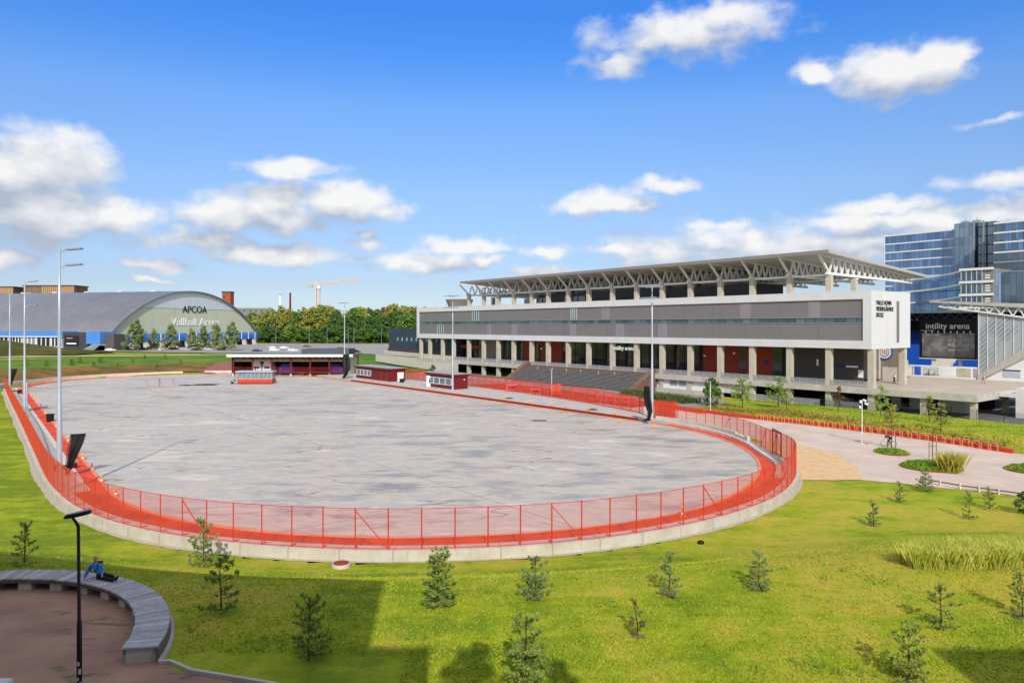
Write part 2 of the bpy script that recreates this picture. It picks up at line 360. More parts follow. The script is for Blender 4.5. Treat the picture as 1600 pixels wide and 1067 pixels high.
def grassmat(name, dark, mid, dry, sc=1., stripes=0):
    m, t, b = newmat(name); v = objco(t, world=True)
    n1 = noise(t, v, .09*sc, 5, .6); n2 = noise(t, v, .7*sc, 6, .65); n3 = noise(t, v, 7*sc, 4, .7)
    vs_ = objco(t, (.25, 1, 1), .35, world=True); n4 = noise(t, vs_, .5*sc, 6, .62)
    f = M(t, 'MULTIPLY_ADD', M(t, 'ADD', M(t, 'ADD', M(t, 'MULTIPLY', n1, .75), M(t, 'MULTIPLY', n4, .7)), M(t, 'MULTIPLY_ADD', n2, .5, -.48)), 1.5, -.24)
    sx_ = N(t, 'ShaderNodeSeparateXYZ'); t.links.new(v, sx_.inputs[0]); f = M(t, 'ADD', f, M(t, 'MAXIMUM', M(t, 'MINIMUM', M(t, 'MULTIPLY', sx_.outputs[0], .004), .07), -.1))   # drier towards the right
    col = ramp(t, f, [(.28, dark), (.5, mid), (.72, dry)])
    n6 = noise(t, v, 2.1*sc, 5, .7); col = mixc(t, M(t, 'MULTIPLY', sstep(t, n6, .52, .70), .42), col, (*[x*.42 for x in dark], 1)); col = mixc(t, M(t, 'MULTIPLY', sstep(t, noise(t, v, .33*sc, 5, .62), .56, .7), .5), col, (*[x*.9 for x in dry[:2]], dry[2]*1.2, 1))
    n5 = noise(t, v, 22*sc, 3, .7)
    col = mixc(t, sstep(t, n3, .5, .75), col, mixc(t, .25, col, (*[x*.5 for x in dark], 1)))
    col = mixc(t, sstep(t, n5, .35, .7), mixc(t, .35, col, (*[x*.7 for x in dark], 1)), col)
    t.links.new(col, b.inputs['Base Color']); b.inputs['Roughness'].default_value = .95; b.inputs['Specular IOR Level'].default_value = .1
    bump(t, b, M(t, 'ADD', n3, n5), .45, .08); return m
MT['grass'] = grassmat('lawn grass', (.17, .25, .015), (.335, .40, .02), (.53, .42, .06))
MT['meadow'] = grassmat('bank grass', (.08, .17, .02), (.16, .25, .03), (.27, .27, .05), .6)
MT['brush'] = grassmat('brown bank plants', (.12, .10, .025), (.30, .145, .05), (.40, .19, .07), 1.)
MT['olive'] = grassmat('olive hill plants', (.06, .07, .012), (.13, .115, .02), (.18, .13, .03), .8)
def build_terrain():
    na, nr = 900, 330; rs = [3*(6500/3)**(i/(nr-1)) for i in range(nr)]
    angs = [math.radians(-62+124*i/(na-1)) for i in range(na)]; angs += [math.radians(62+236*i/60) for i in range(1, 60)]
    n = len(angs); V = [(0, 0, G(0, 0))]; Fc = []
    for r in rs:
        for a in angs: x, y = r*math.sin(a), r*math.cos(a); V.append((x, y, G(x, y)))
    for k in range(n): Fc.append((0, 1+(k+1) % n, 1+k))
    for i in range(nr-1):
        for k in range(n): a, b = 1+i*n+k, 1+i*n+(k+1) % n; Fc.append((a, b, b+n, a+n))
    mb = MB(); mb.v = V; mb.f = Fc; mb.m = [0]*len(Fc)
    o = mb.build('ground', MT['grass'], smooth=True); tag(o, kind='structure')
build_terrain()

# ------------------------------------------------------------------ rink
def outline(a, b, af=None, n=64, ns=40, cu=CU, cv=CV, fu=FU):
    af = af or a; P = []
    P += [(fu+(cu-fu)*i/ns, cv-b) for i in range(ns)]
    P += [(cu-a*math.sin(math.pi*i/n), cv-b*math.cos(math.pi*i/n)) for i in range(n)]
    P += [(cu+(fu-cu)*i/ns, cv+b) for i in range(ns)]
    P += [(fu+af*math.sin(math.pi*i/n), cv+b*math.cos(math.pi*i/n)) for i in range(n)]
    P = [(CU+(u-CU)*k_, CV+(v-CV)*k_) if k_ < 1 else (u, v) for u, v in P for k_ in [1-.034*math.sin(math.pi*min(1, max(0, math.atan2(v-CV, CU-u)/(math.pi/2)+.02)))**.8 if u < CU and v > CV else 1]]
    return [(u, v+(.021*(u-70)*(45-v)/34 if u > 70 and v < 45 else 0)) for u, v in P]
def icemat():
    m, t, b = newmat('rink concrete')
    vg = objco(t, world=True); vu = objco(t, (1, .16, 1), -.36, world=True); vw = objco(t, (.34, 1, 1), .12, world=True); vx = objco(t, (.2, .9, 1), -.25, world=True)
    n1 = noise(t, vg, .035, 4, .6); n2 = noise(t, vw, .35, 7, .65); n3 = noise(t, vx, .55, 6, .6); n4 = noise(t, vw, .16, 5, .6); n5 = noise(t, vg, .22, 6, .7); n6 = noise(t, vg, 3, 6, .7)
    f = M(t, 'ADD', M(t, 'MULTIPLY', n2, .6), M(t, 'ADD', M(t, 'MULTIPLY', n1, .55), M(t, 'MULTIPLY_ADD', n5, .4, -.28)))
    f = M(t, 'MULTIPLY_ADD', f, 1.9, -.44)
    col = ramp(t, f, [(.2, lin('918e8a')), (.36, lin('a9a59e')), (.5, lin('c8bba8')), (.6, lin('b1aea8')), (.75, lin('d6c9b6'))])
    # meltwater-pale strokes and rust-brown stains
    col = mixc(t, M(t, 'MULTIPLY', sstep(t, n3, .56, .72), .55), col, (*lin('d8d8d8'), 1))
    col = mixc(t, M(t, 'MULTIPLY', sstep(t, M(t, 'ADD', M(t, 'MULTIPLY', n4, .6), M(t, 'MULTIPLY', n2, .4)), .57, .69), .6), col, (*lin('96857a'), 1))
    ns = noise(t, objco(t, (.3, 1.4, 1), -.5, world=True), .12, 5, .6)
    col = mixc(t, M(t, 'MULTIPLY', sstep(t, ns, .64, .71), .5), col, (*lin('5d5658'), 1))
    # thin rusty runs and dark scuffs that wander over the slab
    for sc_, an_, w_, cc, am_ in ((.05, .25, .006, '84604f', .6), (.09, -.2, .005, '6b6461', .5), (.04, -.9, .004, '7d5546', .55)):
        q1 = noise(t, objco(t, (.45, 1.3, 1), an_, world=True), sc_, 5, .5); q2 = noise(t, vg, .07+sc_, 3, .6)
        ln = M(t, 'SUBTRACT', 1, sstep(t, M(t, 'ABSOLUTE', M(t, 'SUBTRACT', q1, .5)), w_*.3, w_))
        col = mixc(t, M(t, 'MULTIPLY', M(t, 'MULTIPLY', ln, sstep(t, q2, .46, .6)), am_), col, (*lin(cc), 1))
    # pour joints across the slab
    uvm = N(t, 'ShaderNodeMapping'); t.links.new(N(t, 'ShaderNodeNewGeometry').outputs['Position'], uvm.inputs[0]); uvm.inputs['Rotation'].default_value = (0, 0, -math.atan2(UY, UX))
    sx = N(t, 'ShaderNodeSeparateXYZ'); t.links.new(uvm.outputs[0], sx.inputs[0])
    j = M(t, 'MINIMUM', M(t, 'PINGPONG', sx.outputs[0], 12), M(t, 'PINGPONG', sx.outputs[1], 17.1))
    col = mixc(t, M(t, 'MULTIPLY', M(t, 'SUBTRACT', 1, sstep(t, j, .03, .12)), .5), col, (*lin('70686a'), 1))
    col = mixc(t, M(t, 'MULTIPLY', n6, .22), col, (*lin('8d8a88'), 1))
    t.links.new(col, b.inputs['Base Color']); b.inputs['Roughness'].default_value = .6; b.inputs['Specular IOR Level'].default_value = .35
    inp(t, b.inputs['Roughness'], M(t, 'MULTIPLY_ADD', n2, .5, .38)); bump(t, b, n6, .08, .03); return m
ICE = outline(IA, IB, IA)
mb = MB(UV); mb.add([(u, v, .03) for u, v in ICE], [tuple(range(len(ICE)))]); tag(mb.build('rink_floor', icemat()), kind='structure')
def ring(P, Q, zp, zq, T=UV, mbx=None, closed=True, m=0):
    mbx = mbx or MB(T); n = len(P); mbx.add([(u, v, zp) for u, v in P]+[(u, v, zq) for u, v in Q], [(i, (i+1) % n, n+(i+1) % n, n+i) for i in range(n if closed else n-1)], m); return mbx

# pale edge line between rink and track, a kerb of its own
e0, e1 = outline(IA+.02, IB+.02, IA+.02), outline(IA+.30, IB+.30, IA+.3)
k = ring(e0, e1, .10, .10); ring(e0, e0, .03, .10, mbx=k); ring(e1, e1, .0, .10, mbx=k)
tag(k.build('rink_kerb', mat('kerb faded orange', 'd58a6a', .7, .15, .6)), kind='structure')

def offset(P, d):
    R = []
    for i in range(len(P)):
        a, b = P[max(i-1, 0)], P[min(i+1, len(P)-1)]; dx, dy = b[0]-a[0], b[1]-a[1]; L = math.hypot(dx, dy)
        dd = d(i) if callable(d) else d; R.append((P[i][0]-dy/L*dd, P[i][1]+dx/L*dd))
    return R
# positive offset = towards the rink or away?  test against the rink centre
sgn = 1 if math.dist(offset(FL, 1.)[len(FL)//2], (CU, CV)) < math.dist(FL[len(FL)//2], (CU, CV)) else -1
def wall_ring(P, prof, cap=True):
    """prof: (offset towards rink, z) going round the section"""
    mbx = MB(UV); Ls = [offset(P, (lambda i, o=o: sgn*(o(i) if callable(o) else o))) for o, z in prof]; n = len(P); k = len(prof)
    V = []
    for i in range(n): V += [(Ls[j][i][0], Ls[j][i][1], prof[j][1] if prof[j][1] < .3 else zb(P[i])) for j in range(k)]
    Fc = [(i*k+j, i*k+(j+1) % k, (i+1)*k+(j+1) % k, (i+1)*k+j) for i in range(n-1) for j in range(k)]
    if cap: Fc += [tuple(range(k)), tuple((n-1)*k+j for j in range(k))]
    return mbx.add(V, Fc)
def wallmat():
    m, t, b = newmat('wall concrete'); v = objco(t, world=True); ctr = w2(CU, CV)
    s = N(t, 'ShaderNodeSeparateXYZ'); t.links.new(v, s.inputs[0]); an = M(t, 'ARCTAN2', M(t, 'SUBTRACT', s.outputs[1], ctr[1]), M(t, 'SUBTRACT', s.outputs[0], ctr[0]))
    j = M(t, 'SUBTRACT', 1, sstep(t, M(t, 'PINGPONG', M(t, 'MULTIPLY', an, 36), 1.5), .01, .06))
    n1 = noise(t, v, .8, 6, .6); n2 = noise(t, objco(t, (1, 1, .12), world=True), 3.5, 5, .7)
    c = ramp(t, n1, [(.3, lin('b3ab9c')), (.7, lin('cbc4b6'))]); c = mixc(t, M(t, 'MULTIPLY', sstep(t, n2, .52, .72), .4), c, (*lin('8a8478'), 1)); c = mixc(t, M(t, 'MULTIPLY', j, .55), c, (*lin('6f6a60'), 1))
    t.links.new(c, b.inputs['Base Color']); b.inputs['Roughness'].default_value = .85; bump(t, b, n2, .2, .03); return m
wl = thing('rink_wall', 'pale curved concrete wall carrying the orange mesh fence round the near end of the rink', 'wall', (*w2(*FL[len(FL)//2]), 0))
inw = lambda i: .75 if i > 60 else 1.5
wall_ring(FL, [(-.3, -.6), (-.3, .65), (lambda i: 1.75-.95*S((i-70)/50) , .65), (lambda i: 1.75-.95*S((i-70)/50), -.3)]).build('wall_body', wallmat(), wl)
wall_ring(FL, [(-.42, -.6), (-.42, -.02), (-.301, -.02), (-.301, -.6)]).build('drain_strip', MT['black'], wl)
gr = mat('gravel', 'b3ab98', .95, .35, 12, bmp=.5)
# loose stones along the wall foot
mb = MB(UV); OA, OB = offset(FL, -sgn*.31), offset(FL, lambda i: -sgn*(.62+.12*math.sin(i*.31)*math.sin(i*.13)+.05*math.sin(i*2.3)))
def gz(p, o): x, y = w2(*p); return G(x, y)+o
n = len(FL); mb.add([(p[0], p[1], gz(p, .03)) for p in OA]+[(p[0], p[1], gz(p, .02)) for p in OB], [(i, i+1, n+i+1, n+i) for i in range(n-1)])
tag(mb.build('gravel_strip', gr), kind='structure')
fn = thing('mesh_fence', 'long see-through orange mesh fence standing on the pale concrete wall round the rink', 'fence', (*w2(*FL[len(FL)//2]), .65))
PH = 2.45
mb = MB(UV); mb.add([(p[0], p[1], zb(p)+.01) for p in FL]+[(p[0], p[1], zb(p)+PH) for p in FL], [(i, i+1, n+i+1, n+i) for i in range(n-1)])
mb.build('mesh_panel', MT['orange_net'], fn, fix=False)
mb = MB(UV); P3 = [UV((p[0], p[1], zb(p)+PH)) for p in FL]; mb.T = None; mb.tube(P3, .022, 5); mb.tube([UV((p[0], p[1], zb(p)+.07)) for p in FL], .02, 5); mb.build('rail', MT['red'], fn)
gate_u = [uvof(*at(x, 711, .9)[:2]) for x in (1204, 1225)]
posts = [j for j in range(2, len(FL)-1) if (j % 2 == 0 if j > 70 else j % 5 == 0)]
for j_ in posts:
    p = FL[j_]
    q = MB(UV); q.box(p[0]-.03, p[0]+.03, p[1]-.03, p[1]+.03, zb(p)+.002, zb(p)+PH+.03); ip = offset(FL, sgn*.55)[j_]
    q.bar((p[0], p[1], zb(p)+.1), (ip[0], ip[1], zb(p)+.02), .035); q.build('post', MT['red'], fn)
for i in range(32, len(FL)-8, 12):
    q = MB(UV); q.bar((*FL[i], zb(FL[i])+PH-.15), (*FL[i+2], zb(FL[i+2])+.07), .05); q.build('brace', MT['red'], fn)
# gate leaves in the fence at the right bend
gi_ = min(range(len(FL)), key=lambda i: math.dist(UV((*FL[i], 0))[:2], at(1214, 710, .5)[:2]))
gt = thing('fence_gate', 'dark red framed double gate in the mesh fence at the right bend of the rink', 'gate', UV((*FL[gi_], .35)))
A, C = FL[gi_-1], FL[gi_+2]; B = tuple((a+b)/2 for a, b in zip(A, C)); of = (.06*sgn, .06)
fr = mat('gate dark red', (.33, .04, .02), .5, .1, 2)
q = MB(UV); q.bar((*A, .36), (*A, 3.0), .12); q.bar((*C, .36), (*C, 3.0), .12); q.bar((*A, 2.94), (*C, 2.94), .12); q.build('gate_frame', fr, gt)
for p, r in ((A, B), (B, C)):
    q = MB(UV); q.bar((*p, .55), (*r, .55), .06); q.bar((*p, 2.8), (*r, 2.8), .06); q.bar((*p, .55), (*p, 2.8), .07); q.bar((*r, .55), (*r, 2.8), .07); q.bar((*(p if p is A else r), .6), (*B, 2.75), .045); q.build('gate_leaf', fr, gt)

TO = []
for (u, v) in outline(IA+3.4, IB+3.4, IA+3.2):
    du, dv = u-CU, v-CV; L = math.hypot(du, dv)
    if u < CU+4:
        for a, b in zip(FL, FL[1:]):
            ex, ey = b[0]-a[0], b[1]-a[1]; dn = du*ey-dv*ex
            if abs(dn) < 1e-9: continue
            t_ = ((a[0]-CU)*ey-(a[1]-CV)*ex)/dn; s_ = ((a[0]-CU)*dv-(a[1]-CV)*du)/dn
            if 0 <= s_ <= 1 and 0 < t_ and t_*L-.25 < L: k_ = (t_*L-.25)/L; u, v = CU+du*k_, CV+dv*k_; break
    TO.append((u, v))
tag(ring(ICE, TO, .026, .026).build('track_strip', MT['redband']), kind='structure')
# ---- terraces at the right bend and the plaza along the right straight
tr = thing('concrete_terrace', 'pale stepped concrete terrace between the red track and the fence at the right bend', 'terrace', (*w2(52, 78), 0))
gap = [min(math.dist(p, c) for c in ICE) for p in FL]
RB = [i for i in range(len(FL)) if FL[i][1] > 60 and i > 60 and gap[i] > 2.3]; RP = [FL[i] for i in RB]; RG = [gap[i] for i in RB]; m_ = len(RP)
lowin = lambda i: max(.5, RG[i]-.35-1.35*S((RG[i]-1.5)/1.5))
def seg(a, b, o0, o1, z0, z1, name, parent, mt='pale_concrete'):
    P = RP[a:b]; L0 = offset(P, lambda i: sgn*o0(i+a)); L1 = offset(P, lambda i: sgn*o1(i+a)); n = len(P); q = MB(UV)
    V = [(*p, z0) for p in L0]+[(*p, z1) for p in L0]+[(*p, z1) for p in L1]+[(*p, z0) for p in L1]
    q.add(V, [(j*n+i, j*n+i+1, ((j+1) % 4)*n+i+1, ((j+1) % 4)*n+i) for j in range(4) for i in range(n-1)]+[(0, n, 2*n, 3*n), (n-1, 2*n-1, 3*n-1, 4*n-1)])
    return q.build(name, MT[mt], parent)
seg(0, m_, lambda i: .12, lowin, -.3, .34, 'low_step', tr)
hw = lambda i: .12+(lowin(i)-.12)*.55
seg(int(m_*.44), m_, lambda i: .13, hw, .341, .66, 'high_step', tr)
seg(int(m_*.42), int(m_*.42)+2, lambda i: .13, hw, .341, .9, 'end_block', tr)
seg(int(m_*.5), m_, lambda i: hw(i)-.02, lambda i: hw(i)-.3, .661, .86, 'parapet', tr)
seg(int(m_*.14), int(m_*.14)+4, lambda i: .5, hw, .342, .74, 'side_step', tr, 'concrete')
pz = [(74, 80.2), (190, 80.2), (190, 92.4), (166, 93.5), (140, 94.0), (110, 92.6), (86, 88.5), (68, 84.0), (66.5, 80.0)]
q = MB(UV); q.prism([(u, v, -.2) for u, v in pz], (0, 0, .62)); tag(q.build('plaza', mat('plaza concrete', 'b3b0aa', .85, .12, .5, bmp=.1)), kind='structure')
q = MB(UV); q.box(72, 168, 80.02, 80.19, .03, .40); q.box(72, 168, 79.99, 80.21, .401, .44, 1); q.box(72, 168, 79.6, 80.015, .03, .075, 1)
bd = tag(q.build('edge_board', [MT['redbrown'], mat('orange edging', 'd0714c', .7, .1, 1)]), 'low brown red board with orange edges along the far straight of the rink', 'edging')
# left straight: pale concrete strip
q = MB(UV); q.prism([(70, 7.6, .0), (188, 10.2, .0), (188, 11.8, .0), (70, 9.4, .0)], (0, 0, .14)); tag(q.build('side_pavement', MT['pale_concrete']), kind='structure')

# far concrete wall in two lengths, leaving the gap for the ramp
def farwall(a0, a1, name, label):
    P = [(FU+math.sin(a)*36.2, CV-math.cos(a)*37.6) for a in [a0+(a1-a0)*i/40 for i in range(41)]]
    q = MB(UV); n = len(P)
    O = [(FU+(u-FU)*1.016, CV+(v-CV)*1.016) for u, v in P]; V = []
    for a, b in zip(P, O): V += [(*a, -.2), (*a, .85), (*b, .85), (*b, -.2)]
    q.add(V, [(4*i+j, 4*i+(j+1) % 4, 4*i+4+(j+1) % 4, 4*i+4+j) for i in range(n-1) for j in range(4)]+[(0, 1, 2, 3), (4*n-4, 4*n-3, 4*n-2, 4*n-1)])
    tag(q.build(name, mat('far wall concrete', 'd9c8b6', .85, .1, .8)), label, 'wall')
farwall(.02, math.radians(103), 'concrete_wall', 'long pale concrete wall under the brown bank at the far bend of the rink')
farwall(math.radians(112), math.radians(160), 'concrete_wall', 'pale concrete wall in front of the open red shed and the grey glazed machine')

# ------------------------------------------------------------------ far bank, path lines, parking, roads
def pxpoly(L, z=None): return [tuple((at(x, y, z) if z is not None else ground(x, y))[:2]) for x, y in L]
arcs = [(FU+math.sin(a)*r1, CV-math.cos(a)*r2) for r1, r2, rng_ in ((36.9, 38.6, range(0, 25)), (53, 56, range(24, -1, -1))) for a in [math.radians(-6+118*i/24) for i in rng_]]
brown = [w2(u, v) for u, v in arcs]
tag(drape('brown_bank', [brown], MT['brush'], .28, 2.), kind='structure')
mead = [w2(u, v) for u, v in [(FU+math.sin(a)*r1, CV-math.cos(a)*r2) for r1, r2, rng_ in ((46.6, 49., range(0, 25)), (100, 104, range(24, -1, -1))) for a in [math.radians(-14+126*i/24) for i in rng_]]]
tag(drape('meadow', [mead, [(-44, 212), (-66, 240), (-72, 286), (-24, 260), (-24, 236), (-30, 214)], pxpoly([(296, 583), (318, 551.5), (376, 551.5), (368, 585), (340, 586)])], MT['meadow'], .24, 3.), kind='structure')
tag(drape('ramp', [pxpoly([(303, 586.5), (334, 587), (369, 583), (369, 571), (345, 573)])], mat('ramp surface', '8f5a52', .9, .15, .6), .34, 2.), kind='structure')
tag(drape('meadow_hill', [[(-300, 240), (-185, 240), (-160, 262), (-158, 285), (-175, 308), (-300, 320)]], MT['olive'], .4, 4.), kind='structure')
lp = lambda L, w: [p for p in L]+[(p[0], p[1]+w) for p in reversed(L)]
PL = [(-260, 214), (-200, 236), (-165, 250), (-140, 262), (-112, 276), (-80, 282)]
tag(drape('footpath', [lp(PL, 5.)], mat('pale gravel path', 'cdbf9f', .95, .1, 1), .3, 2.), kind='structure')
tag(drape('parking_lot', [[(-330, 318), (-150, 300), (-70, 290), (-20, 262), (-8, 290), (12, 380), (10, 440), (-120, 452), (-330, 470)]], mat('worn asphalt', '97938d', .9, .12, .1), .3, 8.), kind='structure')
tag(drape('verge', [[(-150, 456), (14, 436), (40, 452), (40, 470), (-150, 475)]], MT['olive'], .35, 8.), kind='structure')
RD = [(-31, 262), (-26, 245), (-20, 226), (-14, 210), (-8, 198), (-2, 190), (10, 180)]
tag(drape('ramp_road', [[(p[0]-4.2, p[1]-2.) for p in RD]+[(p[0]+3.6, p[1]+2.) for p in reversed(RD)]], MT['asphalt'], .05, 2.), kind='structure')
q = MB(); off_l = [(p[0]-4.3, p[1]-2.05) for p in RD]
for a, b in zip(off_l, off_l[1:]): q.bar((*a, G(*a)+.12), (*b, G(*b)+.12), .35, .3)
tag(q.build('ramp_kerb', MT['pale_concrete']), 'pale concrete kerb along the grass side of the ramp road', 'kerb')
tag(drape('forecourt', [[w2(96, 92.9), w2(112, 93.2), w2(141, 94.4), w2(168, 94), w2(180, 98), w2(190, 108), w2(186, 119), w2(88, 119), w2(78, 112), w2(78, 100)]], mat('forecourt asphalt', '8e8a85', .9, .1, .4), .04, 2.), kind='structure')
tag(drape('red_court', [[w2(141, 94.6), w2(96, 93.2), w2(84, 92), w2(84, 99.5), w2(98, 104.5), w2(138, 106)]], mat('red sports surface', (.42, .035, .02), .8, .1, 1), .07, 2.), kind='structure')
# right hand pink path, tan path, yard under the building
tag(drape('path', [[w2(97, 90), w2(75, 84.4), w2(63, 81.9), w2(52, 78.9), w2(44, 74), w2(38, 68.2), w2(36.2, 61.5), w2(31.5, 65.4), w2(27.3, 67.2), w2(22, 69), w2(12, 69), w2(-15, 68.5), w2(-40, 66), w2(-40, 92), w2(10, 92), w2(27, 91.9), w2(38, 94.2), w2(50, 95.4), w2(66, 94.9), w2(84, 98)]], mat('pink asphalt', 'c8b5a5', .9, .12, .3, bmp=.1), .03, .9, jit=.1), kind='structure')
tag(drape('gravel_path', [[w2(*p) for p in reversed([o for o, f in zip(offset(FL, -sgn*.5), FL) if f[1] > 60.2 and f[1] < 78 and f[0] < 50])]+[w2(35.0, 60.6), w2(31.5, 65.2), w2(35, 71), w2(40, 76.6), w2(46, 78.5), w2(49.5, 78.2)]], mat('tan gravel', 'd3b183', .95, .12, 1.2), .06, .6, jit=.07), kind='structure')
tag(drape('yard', [[w2(62, 118.6), w2(62, 260), w2(-60, 260), w2(-60, 116.5), w2(20, 116.5)]], MT['asphalt'], .03, 4.), kind='structure')
# play court with bench
a0, a1 = math.radians(8), math.radians(150)
cpoly = [(COURT[0]+8.95*math.cos(a0+(a1-a0)*i/40), COURT[1]+8.95*math.sin(a0+(a1-a0)*i/40)) for i in range(41)]
cpoly += [(-45, 30), (-45, 4), (-6, 4), (-3.5, 20.6), (-7.57, 22.25), (-10.3, 23.05)]
def courtmat():
    m, t, b = newmat('court gravel'); v = objco(t, world=True); n1 = noise(t, v, .35, 6, .6); n2 = noise(t, v, 9, 5, .7); n3 = noise(t, objco(t, (.5, 1.6, 1), .5, world=True), 1.3, 5, .65)
    col = ramp(t, n1, [(.3, lin('8f6c5b')), (.55, lin('b0876f')), (.75, lin('c09a83'))])
    sp_ = N(t, 'ShaderNodeSeparateXYZ'); t.links.new(N(t, 'ShaderNodeNewGeometry').outputs['Position'], sp_.inputs[0])
    rr = M(t, 'SQRT', M(t, 'ADD', M(t, 'POWER', M(t, 'ADD', sp_.outputs[0], 20.5), 2), M(t, 'POWER', M(t, 'SUBTRACT', sp_.outputs[1], 22.4), 2)))
    moss = M(t, 'MULTIPLY', sstep(t, n3, .56, .66), M(t, 'MULTIPLY', sstep(t, rr, 4.2, 6.4), sstep(t, sp_.outputs[0], -22, -15)))
    col = mixc(t, M(t, 'MULTIPLY', moss, .8), col, (*lin('55602a'), 1))
    col = mixc(t, M(t, 'MULTIPLY', n2, .4), col, (*lin('57483f'), 1))
    t.links.new(col, b.inputs['Base Color']); b.inputs['Roughness'].default_value = .95; bump(t, b, n2, .5, .04); return m
tag(drape('court', [cpoly], courtmat(), .02, .8), kind='structure')
ck = cpoly[:1]+[(-11.3, 23.7)]+cpoly[-1:]+cpoly[-2:-1]+cpoly[-3:-2]
q = MB()
for a, b in zip(ck, ck[1:]): q.bar((*a, G(*a)+.04), (*b, G(*b)+.04), .12, .18)
for i in range(14): a, b = cpoly[i], cpoly[i+1]; q.bar((*a, G(*a)+.04), (*b, G(*b)+.04), .12, .18)
tag(q.build('court_kerb', MT['concrete']), 'thin pale stone kerb between the gravel court and the lawn', 'kerb')
# ------------------------------------------------------------------ long stadium building with the white school box
VF = 119.4; UR, UL = 56.3, 202.3; Z0, Z1 = 10.2, 19.9; DZ = 3.7
sb = thing('stadium_building', 'long building with white framed grey box on tall concrete columns under a truss roof', 'stadium', (*w2(130, VF), 0))
cols = [56.6, 63.9, 71.3, 79, 86.2, 93.5, 100.9, 108.2, 115.6, 123.4, 130.6, 138.1, 144.7, 152.3, 159.2, 166.2, 173.6, 181.7, 187.8, 195.3, 200.8]
fu0, fu1, fz0, fz1 = 57.7, 201.1, 11.55, 18.5
def panelmat(name, c, seam, c2=None):
    m, t, b = newmat(name); mp = N(t, 'ShaderNodeMapping'); t.links.new(N(t, 'ShaderNodeNewGeometry').outputs['Position'], mp.inputs[0]); mp.inputs['Rotation'].default_value = (0, 0, -math.atan2(UY, UX))
    s = N(t, 'ShaderNodeSeparateXYZ'); t.links.new(mp.outputs[0], s.inputs[0])
    col = ramp(t, noise(t, mp.outputs[0], .25, 4), [(.3, tuple(x*.93 for x in lin(c))), (.7, lin(c2 or c))])
    j = M(t, 'PINGPONG', s.outputs[0], seam); j = M(t, 'SUBTRACT', 1, sstep(t, j, .02, .06))
    fine = M(t, 'PINGPONG', s.outputs[0], .15); col = mixc(t, M(t, 'MULTIPLY', sstep(t, fine, .02, .13), .16), col, (.02, .02, .02, 1))
    col = mixc(t, M(t, 'MULTIPLY', j, .5), col, (.03, .03, .03, 1)); t.links.new(col, b.inputs['Base Color']); b.inputs['Roughness'].default_value = .6; return m
MT['grey_panel'] = panelmat('grey brown panels', '7d7a7a', 3.65)
MT['pale_panel'] = panelmat('lilac grey panels', '918c92', 1.2)
MT['grey_wall'] = panelmat('taupe wall', '8d8378', 2.4)
MT['dark_wall'] = panelmat('charcoal wall', '45423f', 2.4)
def whitemat():
    m, t, b = newmat('white cladding panels'); mp = N(t, 'ShaderNodeMapping'); t.links.new(N(t, 'ShaderNodeNewGeometry').outputs['Position'], mp.inputs[0]); mp.inputs['Rotation'].default_value = (0, 0, -math.atan2(UY, UX))
    s = N(t, 'ShaderNodeSeparateXYZ'); t.links.new(mp.outputs[0], s.inputs[0])
    j = M(t, 'MINIMUM', M(t, 'PINGPONG', s.outputs[0], 1.83), M(t, 'MINIMUM', M(t, 'PINGPONG', M(t, 'ADD', s.outputs[2], .1), 1.1), M(t, 'PINGPONG', s.outputs[1], 1.83)))
    col = ramp(t, noise(t, objco(t, (1, 1, .2)), .6, 5), [(.3, (.62, .62, .62)), (.7, (.68, .68, .68))])
    col = mixc(t, M(t, 'MULTIPLY', M(t, 'SUBTRACT', 1, sstep(t, j, .012, .035)), .22), col, (.3, .3, .3, 1)); t.links.new(col, b.inputs['Base Color']); b.inputs['Roughness'].default_value = .42; return m
MT['white'] = whitemat()
q = MB(UV)
for (a, b_, c, d) in ((UR, UL, Z0, fz0), (UR, UL, fz1, Z1), (UR, fu0, fz0, fz1), (fu1, UL, fz0, fz1)): q.box(a, b_, VF, VF+.5, c, d)
q.box(UR, UR+.4, VF+.5, VF+14.4, Z0, Z1); q.box(UL-.4, UL, VF+.5, VF+14.4, Z0, Z1); q.box(UR+.4, UL-.4, VF+.5, VF+14.4, Z0, Z0+.3); q.box(UR+.4, UL-.4, VF+14.0, VF+14.4, Z0+.3, Z1)
q.box(UR+.4, UL-.4, VF+.5, VF+14, Z1-.9, Z1-.6)
q.build('white_frame', MT['white'], sb)
q = MB(UV); q.box(fu0, fu1, VF+.28, VF+.48, fz0, 14.55); q.box(fu0, fu1, VF+.28, VF+.48, 15.5, fz1); q.build('facade_panel', MT['grey_panel'], sb)
def ribbonmat():
    m, t, b = newmat('ribbon glazing'); mp = N(t, 'ShaderNodeMapping'); t.links.new(N(t, 'ShaderNodeNewGeometry').outputs['Position'], mp.inputs[0]); mp.inputs['Rotation'].default_value = (0, 0, -math.atan2(UY, UX))
    s = N(t, 'ShaderNodeSeparateXYZ'); t.links.new(mp.outputs[0], s.inputs[0])
    j = M(t, 'SUBTRACT', 1, sstep(t, M(t, 'PINGPONG', s.outputs[0], .92), .05, .08))
    cell = N(t, 'ShaderNodeTexWhiteNoise', noise_dimensions='1D'); t.links.new(M(t, 'FLOOR', M(t, 'DIVIDE', s.outputs[0], 1.84)), cell.inputs['W'])
    col = mixc(t, cell.outputs['Value'], (*lin('2f454d'), 1), (*lin('5d757c'), 1)); col = mixc(t, j, col, (*lin('22282b'), 1))
    t.links.new(col, b.inputs['Base Color']); b.inputs['Roughness'].default_value = .12; b.inputs['Specular IOR Level'].default_value = .7; return m
q = MB(UV); q.box(fu0, fu1, VF+.36, VF+.46, 14.55, 15.5); q.build('ribbon_window', ribbonmat(), sb)
